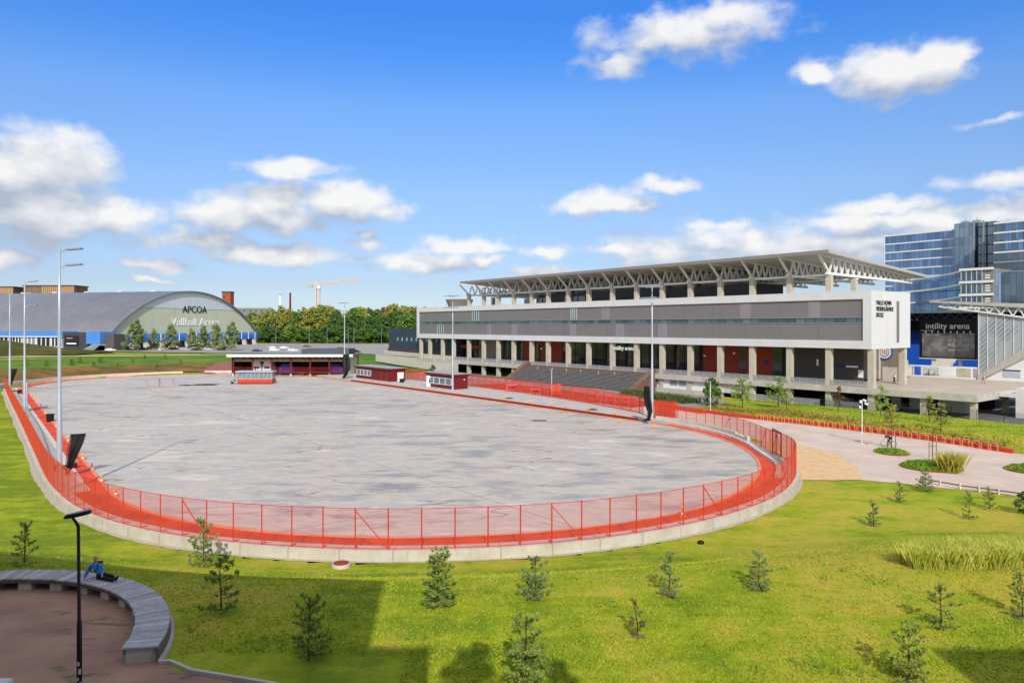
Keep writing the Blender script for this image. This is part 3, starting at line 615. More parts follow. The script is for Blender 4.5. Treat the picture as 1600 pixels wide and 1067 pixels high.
for z in (14.50, 15.42):
    q = MB(UV); q.box(fu0, fu1, VF+.2, VF+.3, z, z+.1); q.build('window_sill', MT['steel'], sb)
for (xa, xb, up, mt) in ((737,747,1,'glass'),(683,692,0,'glass'),(891,900,1,'glass'),(760,766,0,'pale_panel'),(798,807,0,'pale_panel'),(939,951,1,'pale_panel'),(961,974,0,'pale_panel'),(1027,1041,0,'pale_panel'),(889,899,0,'pale_panel'),(1155,1172,1,'pale_panel'),(1261,1280,1,'pale_panel')):
    ua, ub = onv(xb, 500, VF)[0], onv(xa, 500, VF)[0]; za, zb = ((15.53, 18.45) if up else (11.6, 14.5))
    q = MB(UV); q.box(ua, ub, VF+.24, VF+.279, za, zb)
    if mt == 'glass':
        w = q.build('window', MT['glass'], sb); r = MB(UV)
        for k in range(4): uu = ua+(ub-ua)*k/3; r.box(uu-.06, uu+.06, VF+.2, VF+.239, za, zb)
        r.build('mullion', MT['whitemetal'], w)
    else: q.build('facade_panel', MT[mt], sb)
q = MB(UV); q.box(UR-.06, UR-.002, VF+9.1, VF+10.0, 11.2, 18.3); q.build('side_window', MT['grey_panel'], sb)
for i, s in enumerate(('VALLE HOVIN', 'VIDEREGÅENDE', 'SKOLE')):
    text(s, 1.05, .04, MT['letterblack'], sb, UV((UR-.05, VF+1.6, 17.55-i*1.02)), Vector(UV((0, 1, 0))), fit=(5.4, 6.2, 2.6)[i])
for i, u in enumerate(cols):
    q = MB(UV); zb = -.2 if u < 180 else 3.2
    q.box(u-.5, u+.5, VF+.35, VF+1.25, zb, Z0-.002); q.build('column', MT['column'], sb)
# second row of columns under the box's right end
for vv in (VF+12.9,):
    q = MB(UV); q.box(56.6, 57.6, vv, vv+.9, DZ+.002, Z0-.002); q.build('column', MT['column'], sb)
# deck and its edge beam
q = MB(UV); q.box(41.0, 203, VF, VF+37.8, 3.12, 3.7); q.build('deck', mat('deck concrete', 'b9ab9a', .85, .1, .3), sb)
q = MB(UV); q.box(40.9, 203, VF-.12, VF-.002, 2.75, 3.82); q.box(40.85, 40.998, VF, VF+14.5, 2.75, 3.82); q.build('edge_beam', MT['concrete'], sb)
for u, v in ((41.6, VF+.5), (48.6, VF+.5), (41.6, VF+13.4)):
    q = MB(UV); q.box(u-.4, u+.4, v, v+.8, -.2, 3.118); q.build('column', MT['column'], sb)
for a, b_ in zip(cols[:17], cols[1:18]):
    q = MB(UV); q.box(a+.55, b_-.55, VF+.3, VF+.33, 3.78, 4.75); r = q.build('railing', MT['rail_net'], sb)
    q = MB(UV); k = 4
    for i in range(k+1): uu = a+.58+(b_-a-1.16)*i/k; q.box(uu-.03, uu+.03, VF+.24, VF+.3, 3.7, 4.82)
    q.box(a+.55, b_-.55, VF+.24, VF+.3, 4.78, 4.84); q.build('rail_frame', MT['galv'], r)
# recessed walls at deck level
VW = 127.0
segs = [(1239,1349,'dark_wall'),(1222,1239,'darker'),(1207,1222,'glassdark'),(1165,1207,'rust'),(1155,1165,'glassdark'),(1098,1155,'rust'),(879,1098,'glassdark'),(845,879,'rust'),(837,845,'glassdark'),(818,837,'rust'),(782,818,'glassdark'),(755,782,'grey_wall'),(719,755,'glassdark')]
for xa, xb, m in segs:
    ua, ub = onv(xb, 560, VW)[0], onv(xa, 560, VW)[0]; q = MB(UV); q.box(ua, ub, VW, VW+.3, DZ+.002, Z0-.003)
    nm = {'rust': 'red_wall', 'glassdark': 'glazing', 'grey_wall': 'grey_wall', 'darker': 'doorway', 'dark_wall': 'charcoal_wall'}[m]
    o = q.build(nm, MT[m], sb)
    if m == 'glassdark' and ub-ua > 4:
        r = MB(UV); k = int((ub-ua)/2.4)
        for i in range(k+1): uu = ua+(ub-ua)*i/k; r.box(uu-.05, uu+.05, VW-.08, VW-.002, DZ+.01, Z0-.01)
        r.box(ua, ub, VW-.07, VW-.003, 6.6, 6.72); r.build('mullion', MT['darker'], o)
q = MB(UV); ua, ub = onv(753, 540, VW-1)[0], onv(719, 540, VW-1)[0]; q.box(ua, ub, VW-1.2, VW-.3, 7.2, 8.2); q.build('red_beam', MT['rust'], sb)
# taupe gable wall beyond the right end, with shutter and round emblem
VE = VF+20
ua, ub = onv(1412, 570, VE)[0], onv(1352, 570, VE)[0]
q = MB(UV); q.box(max(57.2, ua), 70, VE, VE+.3, DZ+.002, Z0-.003); q.build('taupe_wall', MT['grey_wall'], sb)
sa, sb_ = onv(1402, 580, VE)[0], onv(1379, 580, VE)[0]
q = MB(UV); q.box(max(57.4, sa), sb_, VE-.06, VE-.002, DZ+.05, 6.3); q.build('shutter', MT['pale_concrete'], sb)
eu, ez = onv(1379, 549, VE-1)
def disc(c, r, th, m, name, parent):
    q = MB(UV); k = 28; P = [(c[0]+r*math.cos(2*math.pi*i/k), c[1], c[2]+r*math.sin(2*math.pi*i/k)) for i in range(k)]
    n0 = UV((0, -th, 0)); q.T = None; q.prism([UV(p) for p in P], n0); return q.build(name, m, parent)
em = thing('club_emblem', 'round club emblem with blue ring and orange pattern hanging below the white box', 'emblem', UV((eu, VE-.1, ez-1.2)))
for r, th, m, nm in ((1.45, .1, MT['blue'], 'outer_ring'), (1.2, .14, MT['letter'], 'white_ring'), (.95, .17, mat('emblem blue', '6f9bd0', .5, .05, 2), 'inner_ring'), (.72, .20, mat('emblem cream', 'e8d7c8', .5, .05, 2), 'centre')):
    disc((eu, VE-.08, ez-.15), r, th, m, nm, em)
q = MB(UV)
for k in range(3): q.box(eu-.5+.35*k, eu-.32+.35*k, VE-.32, VE-.282, ez-.55+.1*k, ez+.3-.1*(k % 2))
q.build('pattern', mat('emblem orange', 'd9844a', .5, .05, 2), em)
# small signs on the walls below the box
def wallsign(px0, px1, py0, py1, v, m, label, txt=None):
    u0, z1 = onv(px1, py0, v); u1, z0 = onv(px0, py1, v); z1 = onv((px0+px1)/2, py0, v)[1]; z0 = onv((px0+px1)/2, py1, v)[1]
    q = MB(UV); q.box(u0, u1, v-.06, v-.003, z0, z1); t = thing('wall_sign', label, 'sign', UV(((u0+u1)/2, v-.03, z0))); q.build('panel', m, t)
    if txt: text(txt, (z1-z0)*.8, .01, MT['letter'], t, UV((u1-.15*(u1-u0), v-.075, z0+(z1-z0)*.22)), Vector(UV((-1, 0, 0))), fit=abs(u1-u0)*.7)
navy = mat('navy sign', '23306b', .5, .1, 1)
wallsign(1303, 1343, 570, 575, VW, navy, 'long navy blue sign strip on the charcoal wall under the white box')
wallsign(1322, 1341, 571.5, 574, VW-.07, MT['letter'], 'white bar on the navy sign strip under the white box')
wallsign(1341, 1349, 578, 590, VW, MT['letter'], 'white notice board low on the charcoal wall under the white box')
wallsign(1276, 1279, 561, 571, VW, MT['letter'], 'narrow upright white sign on the charcoal wall')
wallsign(1194, 1201, 563, 570, VW, navy, 'small navy square sign on the red wall beside the dark doorway')
for i, (x, y) in enumerate(((846, 545), (1147, 552), (1101, 556), (996, 547), (918, 548))):
    wallsign(x-1.6, x+1.6, y-1.5, y+1.2, VW-.1, MT['letter'], ['tiny white lamp box on the red wall left of the arena glazing', 'tiny white lamp box on the red wall left of the narrow dark window', 'tiny white lamp box at the left edge of the large red wall', 'tiny white lamp box on the dark glazing behind the right tall mast', 'tiny white lamp box on the dark glazing left of the arena lettering'][i])
lt = thing('arena_lettering', 'white arena name letters hung between two tall columns above the seating stair', 'lettering', UV((112, 120, 8.6)))
text('intility arena', 1.35, .05, MT['letter'], lt, UV((115.0, 120.0, 8.6)), Vector(UV((-1, 0, 0))), fit=6.1)
# ground level: white infill with grey windows on a plinth, dark garage behind
VL = VF+.6
ua, ub = onv(1111, 600, VL)[0], onv(1022, 600, VL)[0]
q = MB(UV); 
for a, b_ in ((ua, 78.45), (79.55, 85.65), (86.75, 92.95), (94.05, ub)): q.box(min(a, b_), max(a, b_), VL, VL+.3, .9, 3.1)
q.build('white_infill', mat('white render', (.74, .74, .73), .7, .05, .5), sb)
q = MB(UV); q.box(ua-.3, ub+.3, VL-.5, VL+.4, -.2, .898); q.build('plinth', MT['concrete'], sb)
for xa, xb in ((1047, 1058.5), (1060.5, 1072), (1020, 1030)):
    a, b_ = onv(xb, 600, VL)[0], onv(xa, 600, VL)[0]; q = MB(UV); q.box(a, b_, VL-.04, VL-.002, 1.5, 2.65); q.build('window', MT['steel'], sb)
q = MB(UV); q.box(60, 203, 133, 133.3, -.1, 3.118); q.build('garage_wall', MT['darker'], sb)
q = MB(UV); q.box(45, 57, 128, 128.3, -.1, 3.118); q.build('white_wall', mat('white garage wall', (.7, .7, .68), .7, .05, .5), sb)
for a in (49.5, 54): 
    q = MB(UV); q.box(a, a+1.3, 127.9, 127.998, .2, 2.3); q.build('door', MT['darker'], sb)
# low white building at the right end of the deck
q = MB(UV); q.box(22, 38.6, 128, 140, -.2, 4.5); q.box(38.601, 40.8, VF+8.6, 134, 3.1, 3.7); q.build('white_block', mat('white stained render', 'd5d0c8', .8, .12, .6), sb)
q = MB(UV); q.box(33, 35.2, 127.93, 127.998, 0, 2.6); q.build('door', MT['pale_panel'], sb)
# railings in front of the garage
for a, b_ in ((79.6, 72), (71.4, 64.6), (63.5, 57.6)):
    q = MB(UV); q.box(b_, a, VF-1.2, VF-1.17, .3, 1.3); r = q.build('railing', MT['rail_net'], sb); q = MB(UV)
    for i in range(5): uu = b_+(a-b_)*i/4; q.box(uu-.03, uu+.03, VF-1.26, VF-1.2, 0, 1.36)
    q.box(b_, a, VF-1.26, VF-1.2, 1.32, 1.38); q.build('rail_frame', MT['galv'], r)
# ---- roof with trusses
RU0, RU1, RV0, RV1 = 62.2, 172.6, 116.5, 156.
def rz(v): return 26.75-(v-RV0)*.0665
q = MB(UV); V8 = []
for u in (RU0, RU1): V8 += [(u, RV0, rz(RV0)-.35), (u, RV1, rz(RV1)-.35), (u, RV1, rz(RV1)), (u, RV0, rz(RV0))]
q.add(V8, [(0,1,2,3), (4,7,6,5), (0,4,5,1), (1,5,6,2), (2,6,7,3), (3,7,4,0)]); q.build('roof', mat('roof sheet', 'b9b6ae', .55, .08, .3), sb)
q = MB(UV); q.box(RU0-.15, RU1, RV0-.2, RV0-.002, rz(RV0)-.5, rz(RV0)+.12); q.build('roof_edge', mat('roof edge grey', '85827c', .5, .05, 1), sb)
q = MB(UV); q.bar((RU0-.1, RV0, rz(RV0)-.15), (RU0-.1, RV1, rz(RV1)-.15), .15, .5); q.build('roof_edge', mat('roof edge pale', 'aeaba4', .5, .05, 1), sb)
rc = cols[1:17]; TZ = 23.0
for u in rc:
    q = MB(UV); q.box(u-.48, u+.48, VF+.4, VF+1.25, Z1-.6, TZ); q.build('roof_column', MT['column'], sb)
    # outward strut, and a flat warren truss running back under the roof
    q = MB(UV); q.bar((u, VF+.8, TZ+.1), (u, RV0+.1, rz(RV0)-.45), .34); q.build('strut', MT['whitemetal'], sb)
    q = MB(UV); q.bar((u, VF-.2, TZ+.15), (u, 152.4, 22.75), .4, .45); n = 15; vv = VF+.8; d = (151.8-vv)/n
    for k in range(n):
        va, vm, vb = vv+k*d, vv+(k+.5)*d, vv+(k+1)*d; w_ = .26-.006*k
        za = TZ+.1-.3*(va-vv)/33; zb = TZ+.1-.3*(vb-vv)/33
        q.bar((u, va, za), (u, vm, rz(vm)-.4), w_); q.bar((u, vm, rz(vm)-.4), (u, vb, zb), w_)
    q.bar((u, RV0+.1, rz(RV0)-.5), (u, 154, rz(154)-.5), .3, .3); q.build('roof_truss', MT['whitemetal'], sb)
for v, u2 in ((128.7, 3), (128.7, 10)): pass
for u in rc[::3]:
    q = MB(UV); q.box(u-.45, u+.45, 128.6, 129.5, DZ, 22.6); q.build('roof_column', MT['column'], sb)
q = MB(UV); q.bar((RU0+1, VF+.8, TZ-.1), (RU1-.5, VF+.8, TZ-.1), .3, .35); q.bar((RU0+1, 129, 22.5), (RU1-.5, 129, 22.5), .25, .3); q.build('tie_beam', MT['whitemetal'], sb)
# dark wall and pale boxes under the roof
q = MB(UV); q.box(81, 147, 124.5, 134, Z1-.6, 22.4); q.build('upper_wall', MT['dark'], sb)
for xa, xb in ((819,827),(838,847),(849,857),(882,887),(893,902),(904,914)):
    a, b_ = onv(xb, 468, 124.4)[0], onv(xa, 468, 124.4)[0]; q = MB(UV); q.box(a, b_, 124.4, 124.497, 20.1, 21.5); q.build('upper_window', MT['glass'], sb)
for xa, xb in ((820,872),(900,955),(1053,1090),(1098,1156)):
    a, b_ = onv(xb, 440, 128)[0], onv(xa, 440, 128)[0]; q = MB(UV); q.box(a, b_, 127.5, 140, 22.405, 25.2); q.build('plant_room', mat('plant room pale', 'a9a79c', .7, .08, .4), sb)
q = MB(UV)
for u in np.arange(82, 146, 2.2): q.box(u-.04, u+.04, 124.7, 124.78, 22.401, 23.6)
q.box(82, 146, 124.7, 124.78, 23.55, 23.63); q.box(82, 146, 124.7, 124.78, 23.0, 23.06); q.build('upper_railing', MT['steel'], sb)
# far stand under the same roof, seen at the right
q = MB(UV)
for k in range(10): q.box(64, 168, 135+k*1.8, 135+k*1.8+1.79, 4, 18-k*1.35)
q.build('stand_steps', MT['concrete'], sb)
ro = thing('rooftop_crate', 'grey brown round rooftop machine housing on the left end of the white box', 'roof plant', UV((189, 124, Z1-.6)))
ua, ub = onv(726, 478, 124)[0], onv(698, 478, 124)[0]
q = MB(UV); q.prism([(ua, 123, 19.3), (ub, 123, 19.3), (ub+.6, 123, 22.0), (ua-.6, 123, 22.0)], UV((0, 4, 0))) ; 
q.v = []; q.f = []; q.m = []
q.lathe([(3.2, 0), (4.2, 2.6), (4.3, 2.7), (4.3, 3.0), (4.0, 3.0)], ((ua+ub)/2, 125.5, 19.3), 20); q.build('housing', mat('taupe metal', '7f7468', .7, .2, .5), ro)
# ---- dark hall and retaining wall beyond the left end
hl = thing('slate_hall', 'windowless blue grey hall beyond the left end of the white box', 'hall', UV((215, 121, 3.5)))
q = MB(UV); hu0, hu1 = onv(712, 530, 124)[0], onv(607.5, 530, 124)[0]
q.box(hu0, hu1, 124, 150, 3.2, 13.2); q.build('hall_body', MT['slate'], hl)
q = MB(UV); q.box(hu0, hu1-.5, 123.3, 123.34, 4.6, 6.2); q.build('mesh_fence', mat('dark railing', '4a4340', .6, .2, 2), hl)
fig = MB(UV)
for k in range(9):
    c = hu1-6-k*3.2; fig.prism([(c, 123.93, 8.9), (c-.9, 123.93, 8.8), (c-1.3, 123.93, 9.6), (c-.7, 123.93, 10.3), (c-.1, 123.93, 9.8)], UV((0, .06, 0)))
fig.build('wall_figures', mat('pale blue figures', '8ea3b3', .6, .1, 1), hl)
rw = thing('retaining_wall', 'long pale concrete retaining wall beside the ramp road below the slate hall', 'wall', UV((205, VF, 0)))
q = MB(UV); q.prism([(178, VF-.1, -.3), (178, VF-.1, 3.6), (hu1+1, VF-.1, 3.9), (hu1+1, VF-.1, 1.5)], UV((0, .5, 0))); q.build('wall_body', MT['pale_concrete'], rw)
q = MB(UV); q.prism([(hu0, VF+3.2, 3.7), (hu0, VF+3.2, 4.7), (hu1+1, VF+3.2, 5.3), (hu1+1, VF+3.2, 3.7)], UV((0, .4, 0))); q.build('upper_kerb', MT['pale_concrete'], rw)
q = MB(UV); q.box(160.5, 203, VF+.02, VF+3.6, 3.705, 3.72); q.build('walkway', MT['concrete'], rw)
# ---- amphitheatre stair
am = thing('amphitheatre_stair', 'broad grey stepped seating stair with brown side walls climbing to the deck', 'stair', UV((124, 115, 0)))
q = MB(UV); ns_ = 13; sd_ = .47
for k in range(ns_): q.box(104.2, 145.4, 112.6+k*sd_, 112.6+(k+1)*sd_-.003 if k < ns_-1 else 119.2, 0, .3+(k+1)*.248)
q.build('steps', mat('stair grey wood', '7f7c79', .8, .3, 1.2, stretch=(1, 1, 8)), am)
q = MB(UV)
for k in range(ns_): q.box(104.2, 145.4, 112.55+k*sd_, 112.598+k*sd_, .31+k*.248, .42+k*.248)
q.build('step_edge', MT['darker'], am)
for u in (103.0, 145.402):
    q = MB(UV); q.prism([(u, 111.9, .1), (u, 111.9, .9), (u, 118.4, 4.7), (u, 119.25, 4.7), (u, 119.25, .1)], UV((1.198, 0, 0))); q.build('side_wall', MT['wood'], am)
q = MB(UV); q.box(104.2, 145.4, 118.75, 119.25, 3.526, 3.9); q.build('top_edge', MT['wood'], am)
# ------------------------------------------------------------------ things on and beyond the right end of the deck
VS = 156.1
def S_(px, py, v=VS): u, z = onv(px, py, v); return (u, v, z)
pw = thing('poster_wall', 'low white poster wall with printed panels below the big arena screen', 'wall', UV((60, VS, DZ)))
q = MB(UV); q.box(53.2, 66.6, VS, VS+.4, DZ+.002, 6.05); q.build('wall_body', mat('poster white', (.74, .75, .77), .5, .04, .6), pw)
def poster(px0, px1, cols_, name='poster'):
    a, _, _ = S_(px1, 585); b_, _, _ = S_(px0, 585); q = MB(UV); q.box(a, b_, VS-.05, VS-.002, 4.05, 5.75)
    m, t, bs = newmat(name); v = objco(t); n = noise(t, v, 1.1, 6, .7); t.links.new(ramp(t, n, [(.35, lin(cols_[0])), (.5, lin(cols_[1])), (.65, lin(cols_[2]))]), bs.inputs['Base Color']); bs.inputs['Roughness'].default_value = .4
    o = q.build(name, m, pw); return a, b_
poster(1420, 1427, ('6b6f70', '9aa0a3', 'c7ccd0')); poster(1429, 1439, ('2b57b5', '2f62c4', '3a6fd0'))
a, b_ = poster(1443, 1467, ('8fa79f', 'b9c6bd', 'd9dcd2'))
q = MB(UV); xs = [a+(b_-a)*t for t in (.95, .8, .7, .66, .62, .45, .3, .05)]; hs = (.3, .5, .45, 1.25, .45, .4, .6, .3)
for i, (x, h) in enumerate(zip(xs, hs)): q.prism([(x-.2, VS-.06, 4.06), (x+.2, VS-.06, 4.06), (x+.05, VS-.06, 4.06+h), (x-.05, VS-.06, 4.06+h)], UV((0, .008, 0)))
q.build('printed_skyline', mat('print green grey', '5f6f62', .5, .2, 2), pw)
poster(1471, 1491, ('d9d9d6', 'e4e4e0', 'eceae4')); poster(1495, 1517, ('7f9a8a', 'c2b892', 'a9bfc6')); poster(1521, 1529, ('5b6fae', 'b7a08e', '8f9bc0'))
scn = thing('arena_screen', 'big dark scoreboard screen under white arena lettering above the poster wall', 'screen', UV((58.7, VS+3, DZ)))
VB = VS+3.2
u1, _, z1 = S_(1437, 500, VB); u0, _, z0 = S_(1525, 563, VB)
q = MB(UV); q.box(u0-.1, u1+.1, VB+.1, VB+.9, z0+.2, z1+.3); q.build('screen_case', MT['signblack'], scn)
def screenmat():
    m, t, b = newmat('screen picture'); n = noise(t, objco(t), .35, 5, .6, 'Fac'); n2 = noise(t, objco(t), .25, 3)
    c = ramp(t, n, [(.35, lin('4d4a48')), (.5, lin('5f5c5a')), (.62, lin('7c7f7e')), (.75, lin('6b5a6a'))]); t.links.new(c, b.inputs['Base Color']); t.links.new(c, b.inputs['Emission Color']); b.inputs['Emission Strength'].default_value = .25; b.inputs['Roughness'].default_value = .4; return m
zt = onv(1481, 518, VB)[1]
q = MB(UV); q.box(u0+.25, u1-.45, VB+.04, VB+.098, z0+.45, zt-.35); q.build('picture', screenmat(), scn)
xd = Vector(UV((-1, 0, 0)))
a = onv(1446, 510, VB)[0]; text('intility arena', 1.75, .05, MT['letter'], scn, UV((a, VB+.03, zt+.55)), xd, fit=a-onv(1515, 510, VB)[0])
for i, (s, sz) in enumerate((('27. AUGUST', .62), ('KL. 20:45', .95), ('KJØP BILLETT', .5))):
    a = onv(1481, 540, VB)[0]; text(s, sz, .02, mat('screen letter', 'b9b8b4', .5, .02, 1), scn, UV((a, VB+.02, zt-2.0-i*.95)), xd, name='screen_lettering', fit=a-onv(1514, 540, VB)[0])
q = MB(UV)
for k in range(8): uu = u1-1.2-(u1-u0-2.2)*k/7; q.box(uu-.1, uu+.1, VB-.02, VB+.039, zt-.3, zt+.1)
q.box(u1-2.8, u1-.2, VB-.02, VB+.039, zt+.12, zt+.22); q.build('light_strip', MT['letter'], scn)
q = MB(UV); q.box(u0-.1, u1+.1, VB-.1, VB+.9, z0, z0+.18); q.build('ledge', MT['whitemetal'], scn)
for px in (1457, 1499):
    uu = onv(px, 570, VB)[0]; q = MB(UV); q.box(uu-.25, uu+.25, VB+.2, VB+.7, DZ, z0-.002); q.build('leg', MT['whitemetal'], scn)
# blue grandstand behind
gs = thing('grandstand', 'shaded blue seating stand with a dark roof behind the arena screen', 'grandstand', UV((70, 175, DZ)))
q = MB(UV); 
for k in range(16): q.box(44, 110, 168+k*1.0, 169+k, DZ, 5.0+k*.53)
q.build('seating', mat('blue seats', '1c59b4', .6, .15, 4, stretch=(1, 1, 3)), gs)
q = MB(UV); q.prism([(66.5, 167.8, 4.5), (62.9, 167.8, 4.5), (62.9-1.0, 184, 13.4), (66.5-2.2, 184, 13.4)], (0, 0, .9)); q.build('aisle', MT['pale_concrete'], gs)
q = MB(UV); q.box(44, 110, 184.2, 184.6, DZ, 16.9); q.build('back_wall', mat('stand dark green', '2e3830', .8, .4, .5), gs)
q = MB(UV); q.box(44, 110, 172, 190, 16.91, 17.4); q.build('roof', mat('stand roof', '66705f', .6, .1, .5), gs)
q = MB(UV)
for k in range(30): q.box(46+k*1.2, 46.5+k*1.2, 176, 176.3, 15.35, 15.55)
q.build('light_strip', MT['letter'], gs)
q = MB(UV)
for k in range(18): q.bar((46+k*2, 177, 16.8), (47+k*2, 177, 15.7), .12); q.bar((47+k*2, 177, 15.7), (48+k*2, 177, 16.8), .12)
q.build('roof_truss', MT['steel'], gs)
# side stand with translucent cladding
ss = thing('side_stand', 'side of a stand clad in pale translucent sheets under a white truss roof', 'grandstand', UV((45, VS, DZ)))
def cladmat():
    m, t, b = newmat('translucent sheets'); v = N(t, 'ShaderNodeMapping'); t.links.new(N(t, 'ShaderNodeNewGeometry').outputs['Position'], v.inputs[0]); v.inputs['Rotation'].default_value = (0, 0, -math.atan2(UY, UX))
    s = N(t, 'ShaderNodeSeparateXYZ'); t.links.new(v.outputs[0], s.inputs[0])
    dg = M(t, 'ADD', s.outputs[0], s.outputs[2]); st = sstep(t, M(t, 'PINGPONG', dg, .45), .1, .35); n = noise(t, objco(t), .22, 3)
    c = mixc(t, M(t, 'MULTIPLY', st, sstep(t, n, .4, .6)), (*lin('aab0b2'), 1), (*lin('7f878b'), 1)); fine = sstep(t, M(t, 'PINGPONG', s.outputs[0], .14), .02, .12); c = mixc(t, M(t, 'MULTIPLY', fine, .2), c, (*lin('62696d'), 1))
    t.links.new(c, b.inputs['Base Color']); b.inputs['Roughness'].default_value = .35; return m
P = [S_(1529, 590), S_(1529, 487), S_(1640, 498), S_(1640, 522)]
q = MB(UV); q.prism(P, UV((0, .25, 0))); q.build('cladding', cladmat(), ss)
for px in (1529.5, 1543, 1556, 1570, 1584, 1598, 1612):
    yb = 590-(px-1529)*.615; yt = 487+(px-1529)*.1; a, b2 = S_(px, yb), S_(px, yt); q = MB(UV); w_ = .09 if px > 1530 else .16
    q.bar((a[0], VS-.06, a[2]), (b2[0], VS-.06, b2[2]), w_, .1); q.build('cladding_post', MT['whitemetal'], ss)
a, b2 = S_(1528, 593), S_(1640, 526)
q = MB(UV); q.prism([(a[0], VS-.25, a[2]-.35), (a[0], VS-.25, a[2]+.6), (b2[0], VS-.25, b2[2]+.6), (b2[0], VS-.25, b2[2]-1.6)], UV((0, 3.2, 0))); q.build('raking_beam', mat('raking beam', 'b3aea2', .8, .1, .6), ss)
q = MB(UV); q.prism([(a[0]-.3, VS+.3, DZ), (b2[0], VS+.3, DZ), (b2[0], VS+.3, b2[2]-1), (a[0]-.3, VS+.3, a[2]-.3)], UV((0, .3, 0))); q.build('base_wall', mat('base wall white', (.76, .75, .72), .7, .05, .5), ss)
c, d = S_(1567, 577), S_(1594, 590)
q = MB(UV); q.box(d[0], c[0], VS+.2, VS+.298, d[2], c[2]); q.build('wall_board', mat('plan board', 'b6bac4', .5, .15, 3), ss)
q = MB(UV); q.box(d[0], c[0], VS+.19, VS+.199, c[2]-.3, c[2]-.05); q.build('board_heading', navy, ss)
t0, t1, b0, b1 = S_(1455, 470), S_(1640, 475.5), S_(1468, 479), S_(1640, 501)
q = MB(UV); e = .5; q.prism([(t0[0], VS-.8, t0[2]-.35), (t0[0], VS-.8, t0[2]), (t1[0], VS-.8, t1[2]), (t1[0], VS-.8, t1[2]-.9)], UV((0, 5, 0))); q.build('roof', mat('stand roof pale', 'b5b1a6', .55, .08, .4), ss)
q = MB(UV); q.bar((b0[0], VS-.3, b0[2]), (b1[0], VS-.3, b1[2]), .28, .28); n = 9
for k in range(n):
    f = lambda t_: (b0[0]+(b1[0]-b0[0])*t_, VS-.3, b0[2]+(b1[2]-b0[2])*t_); g_ = lambda t_: (b0[0]+(b1[0]-b0[0])*t_, VS-.3, (t0[2]-.5)+(t1[2]-.9-t0[2]+.5)*t_)
    ka, km, kb = (k/n)**.9, ((k+.5)/n)**.9, ((k+1)/n)**.9
    q.bar(f(ka), g_(km), .2); q.bar(g_(km), f(kb), .2)
q.build('roof_truss', MT['whitemetal'], ss)
# ------------------------------------------------------------------ glass office tower behind
def glassmat(name, c0, c1, w_, hh, frame='1c2730'):
    m, t, b = newmat(name); v = N(t, 'ShaderNodeMapping'); t.links.new(N(t, 'ShaderNodeNewGeometry').outputs['Position'], v.inputs[0]); v.inputs['Rotation'].default_value = (0, 0, -math.atan2(UY, UX))
    s = N(t, 'ShaderNodeSeparateXYZ'); t.links.new(v.outputs[0], s.inputs[0])
    hx = M(t, 'ADD', s.outputs[0], M(t, 'MULTIPLY', s.outputs[1], 1))
    cb_ = N(t, 'ShaderNodeCombineXYZ'); inp(t, cb_.inputs[0], M(t, 'FLOOR', M(t, 'DIVIDE', hx, w_))); inp(t, cb_.inputs[1], M(t, 'FLOOR', M(t, 'DIVIDE', s.outputs[2], hh)))
    wn = N(t, 'ShaderNodeTexWhiteNoise', noise_dimensions='2D'); t.links.new(cb_.outputs[0], wn.inputs['Vector'])
    big = noise(t, objco(t, world=True), .035, 4)
    f = M(t, 'ADD', M(t, 'MULTIPLY', wn.outputs['Value'], .55), M(t, 'MULTIPLY_ADD', big, 1.2, -.4), clamp=True)
    c = mixc(t, f, (*lin(c0), 1), (*lin(c1), 1)); j = M(t, 'SUBTRACT', 1, sstep(t, M(t, 'PINGPONG', hx, w_/2), .05, .12)); c = mixc(t, M(t, 'MULTIPLY', j, .7), c, (*lin(frame), 1))
    t.links.new(c, b.inputs['Base Color']); b.inputs['Roughness'].default_value = .08; b.inputs['Specular IOR Level'].default_value = 1.; b.inputs['IOR'].default_value = 1.7; b.inputs['Metallic'].default_value = .35; return m
gA = glassmat('blue curtain wall', '1d4a80', '5d93cc', 1.5, 3.4); gB = glassmat('slate curtain wall', '31485e', '7391ad', 1.6, 3.4); gC = glassmat('dark curtain wall', '20303f', '53728f', 1.7, 3.4)
VT = 305.
tw = thing('glass_tower', 'tall blue glass office tower with thin white floor bands behind the stadium roof', 'office tower', UV((70, VT, 0)))
la, lb = onv(1492, 400, VT)[0], onv(1383, 400, VT)[0]; zt = onv(1383, 368, VT)[1]; zt2 = onv(1491, 358, VT)[1]; zt = (zt+zt2)/2
fl = 3.45; n = 13
q = MB(UV); q.box(la, lb, VT+.2, VT+18, 0, zt-.3); q.build('tower_body', mat('tower core', '3b4d5e', .5, .1, .3), tw)
for k in range(n):
    z = zt-.6-k*fl; q = MB(UV); q.box(la, lb, VT, VT+.199, z-fl+.55, z); g1 = q.build('glazing', gA, tw)
    q = MB(UV); q.box(la, lb, VT-.25, VT+.199, z+.002, z+.5); q.build('floor_band', mat('band white', (.72, .74, .77), .4, .03, 1) if k == 0 else bpy.data.materials['band white'], tw)
q = MB(UV); q.box(lb, lb+.25, VT-.2, VT+18, 0, zt+.3); q.build('corner_fin', bpy.data.materials['band white'], tw)
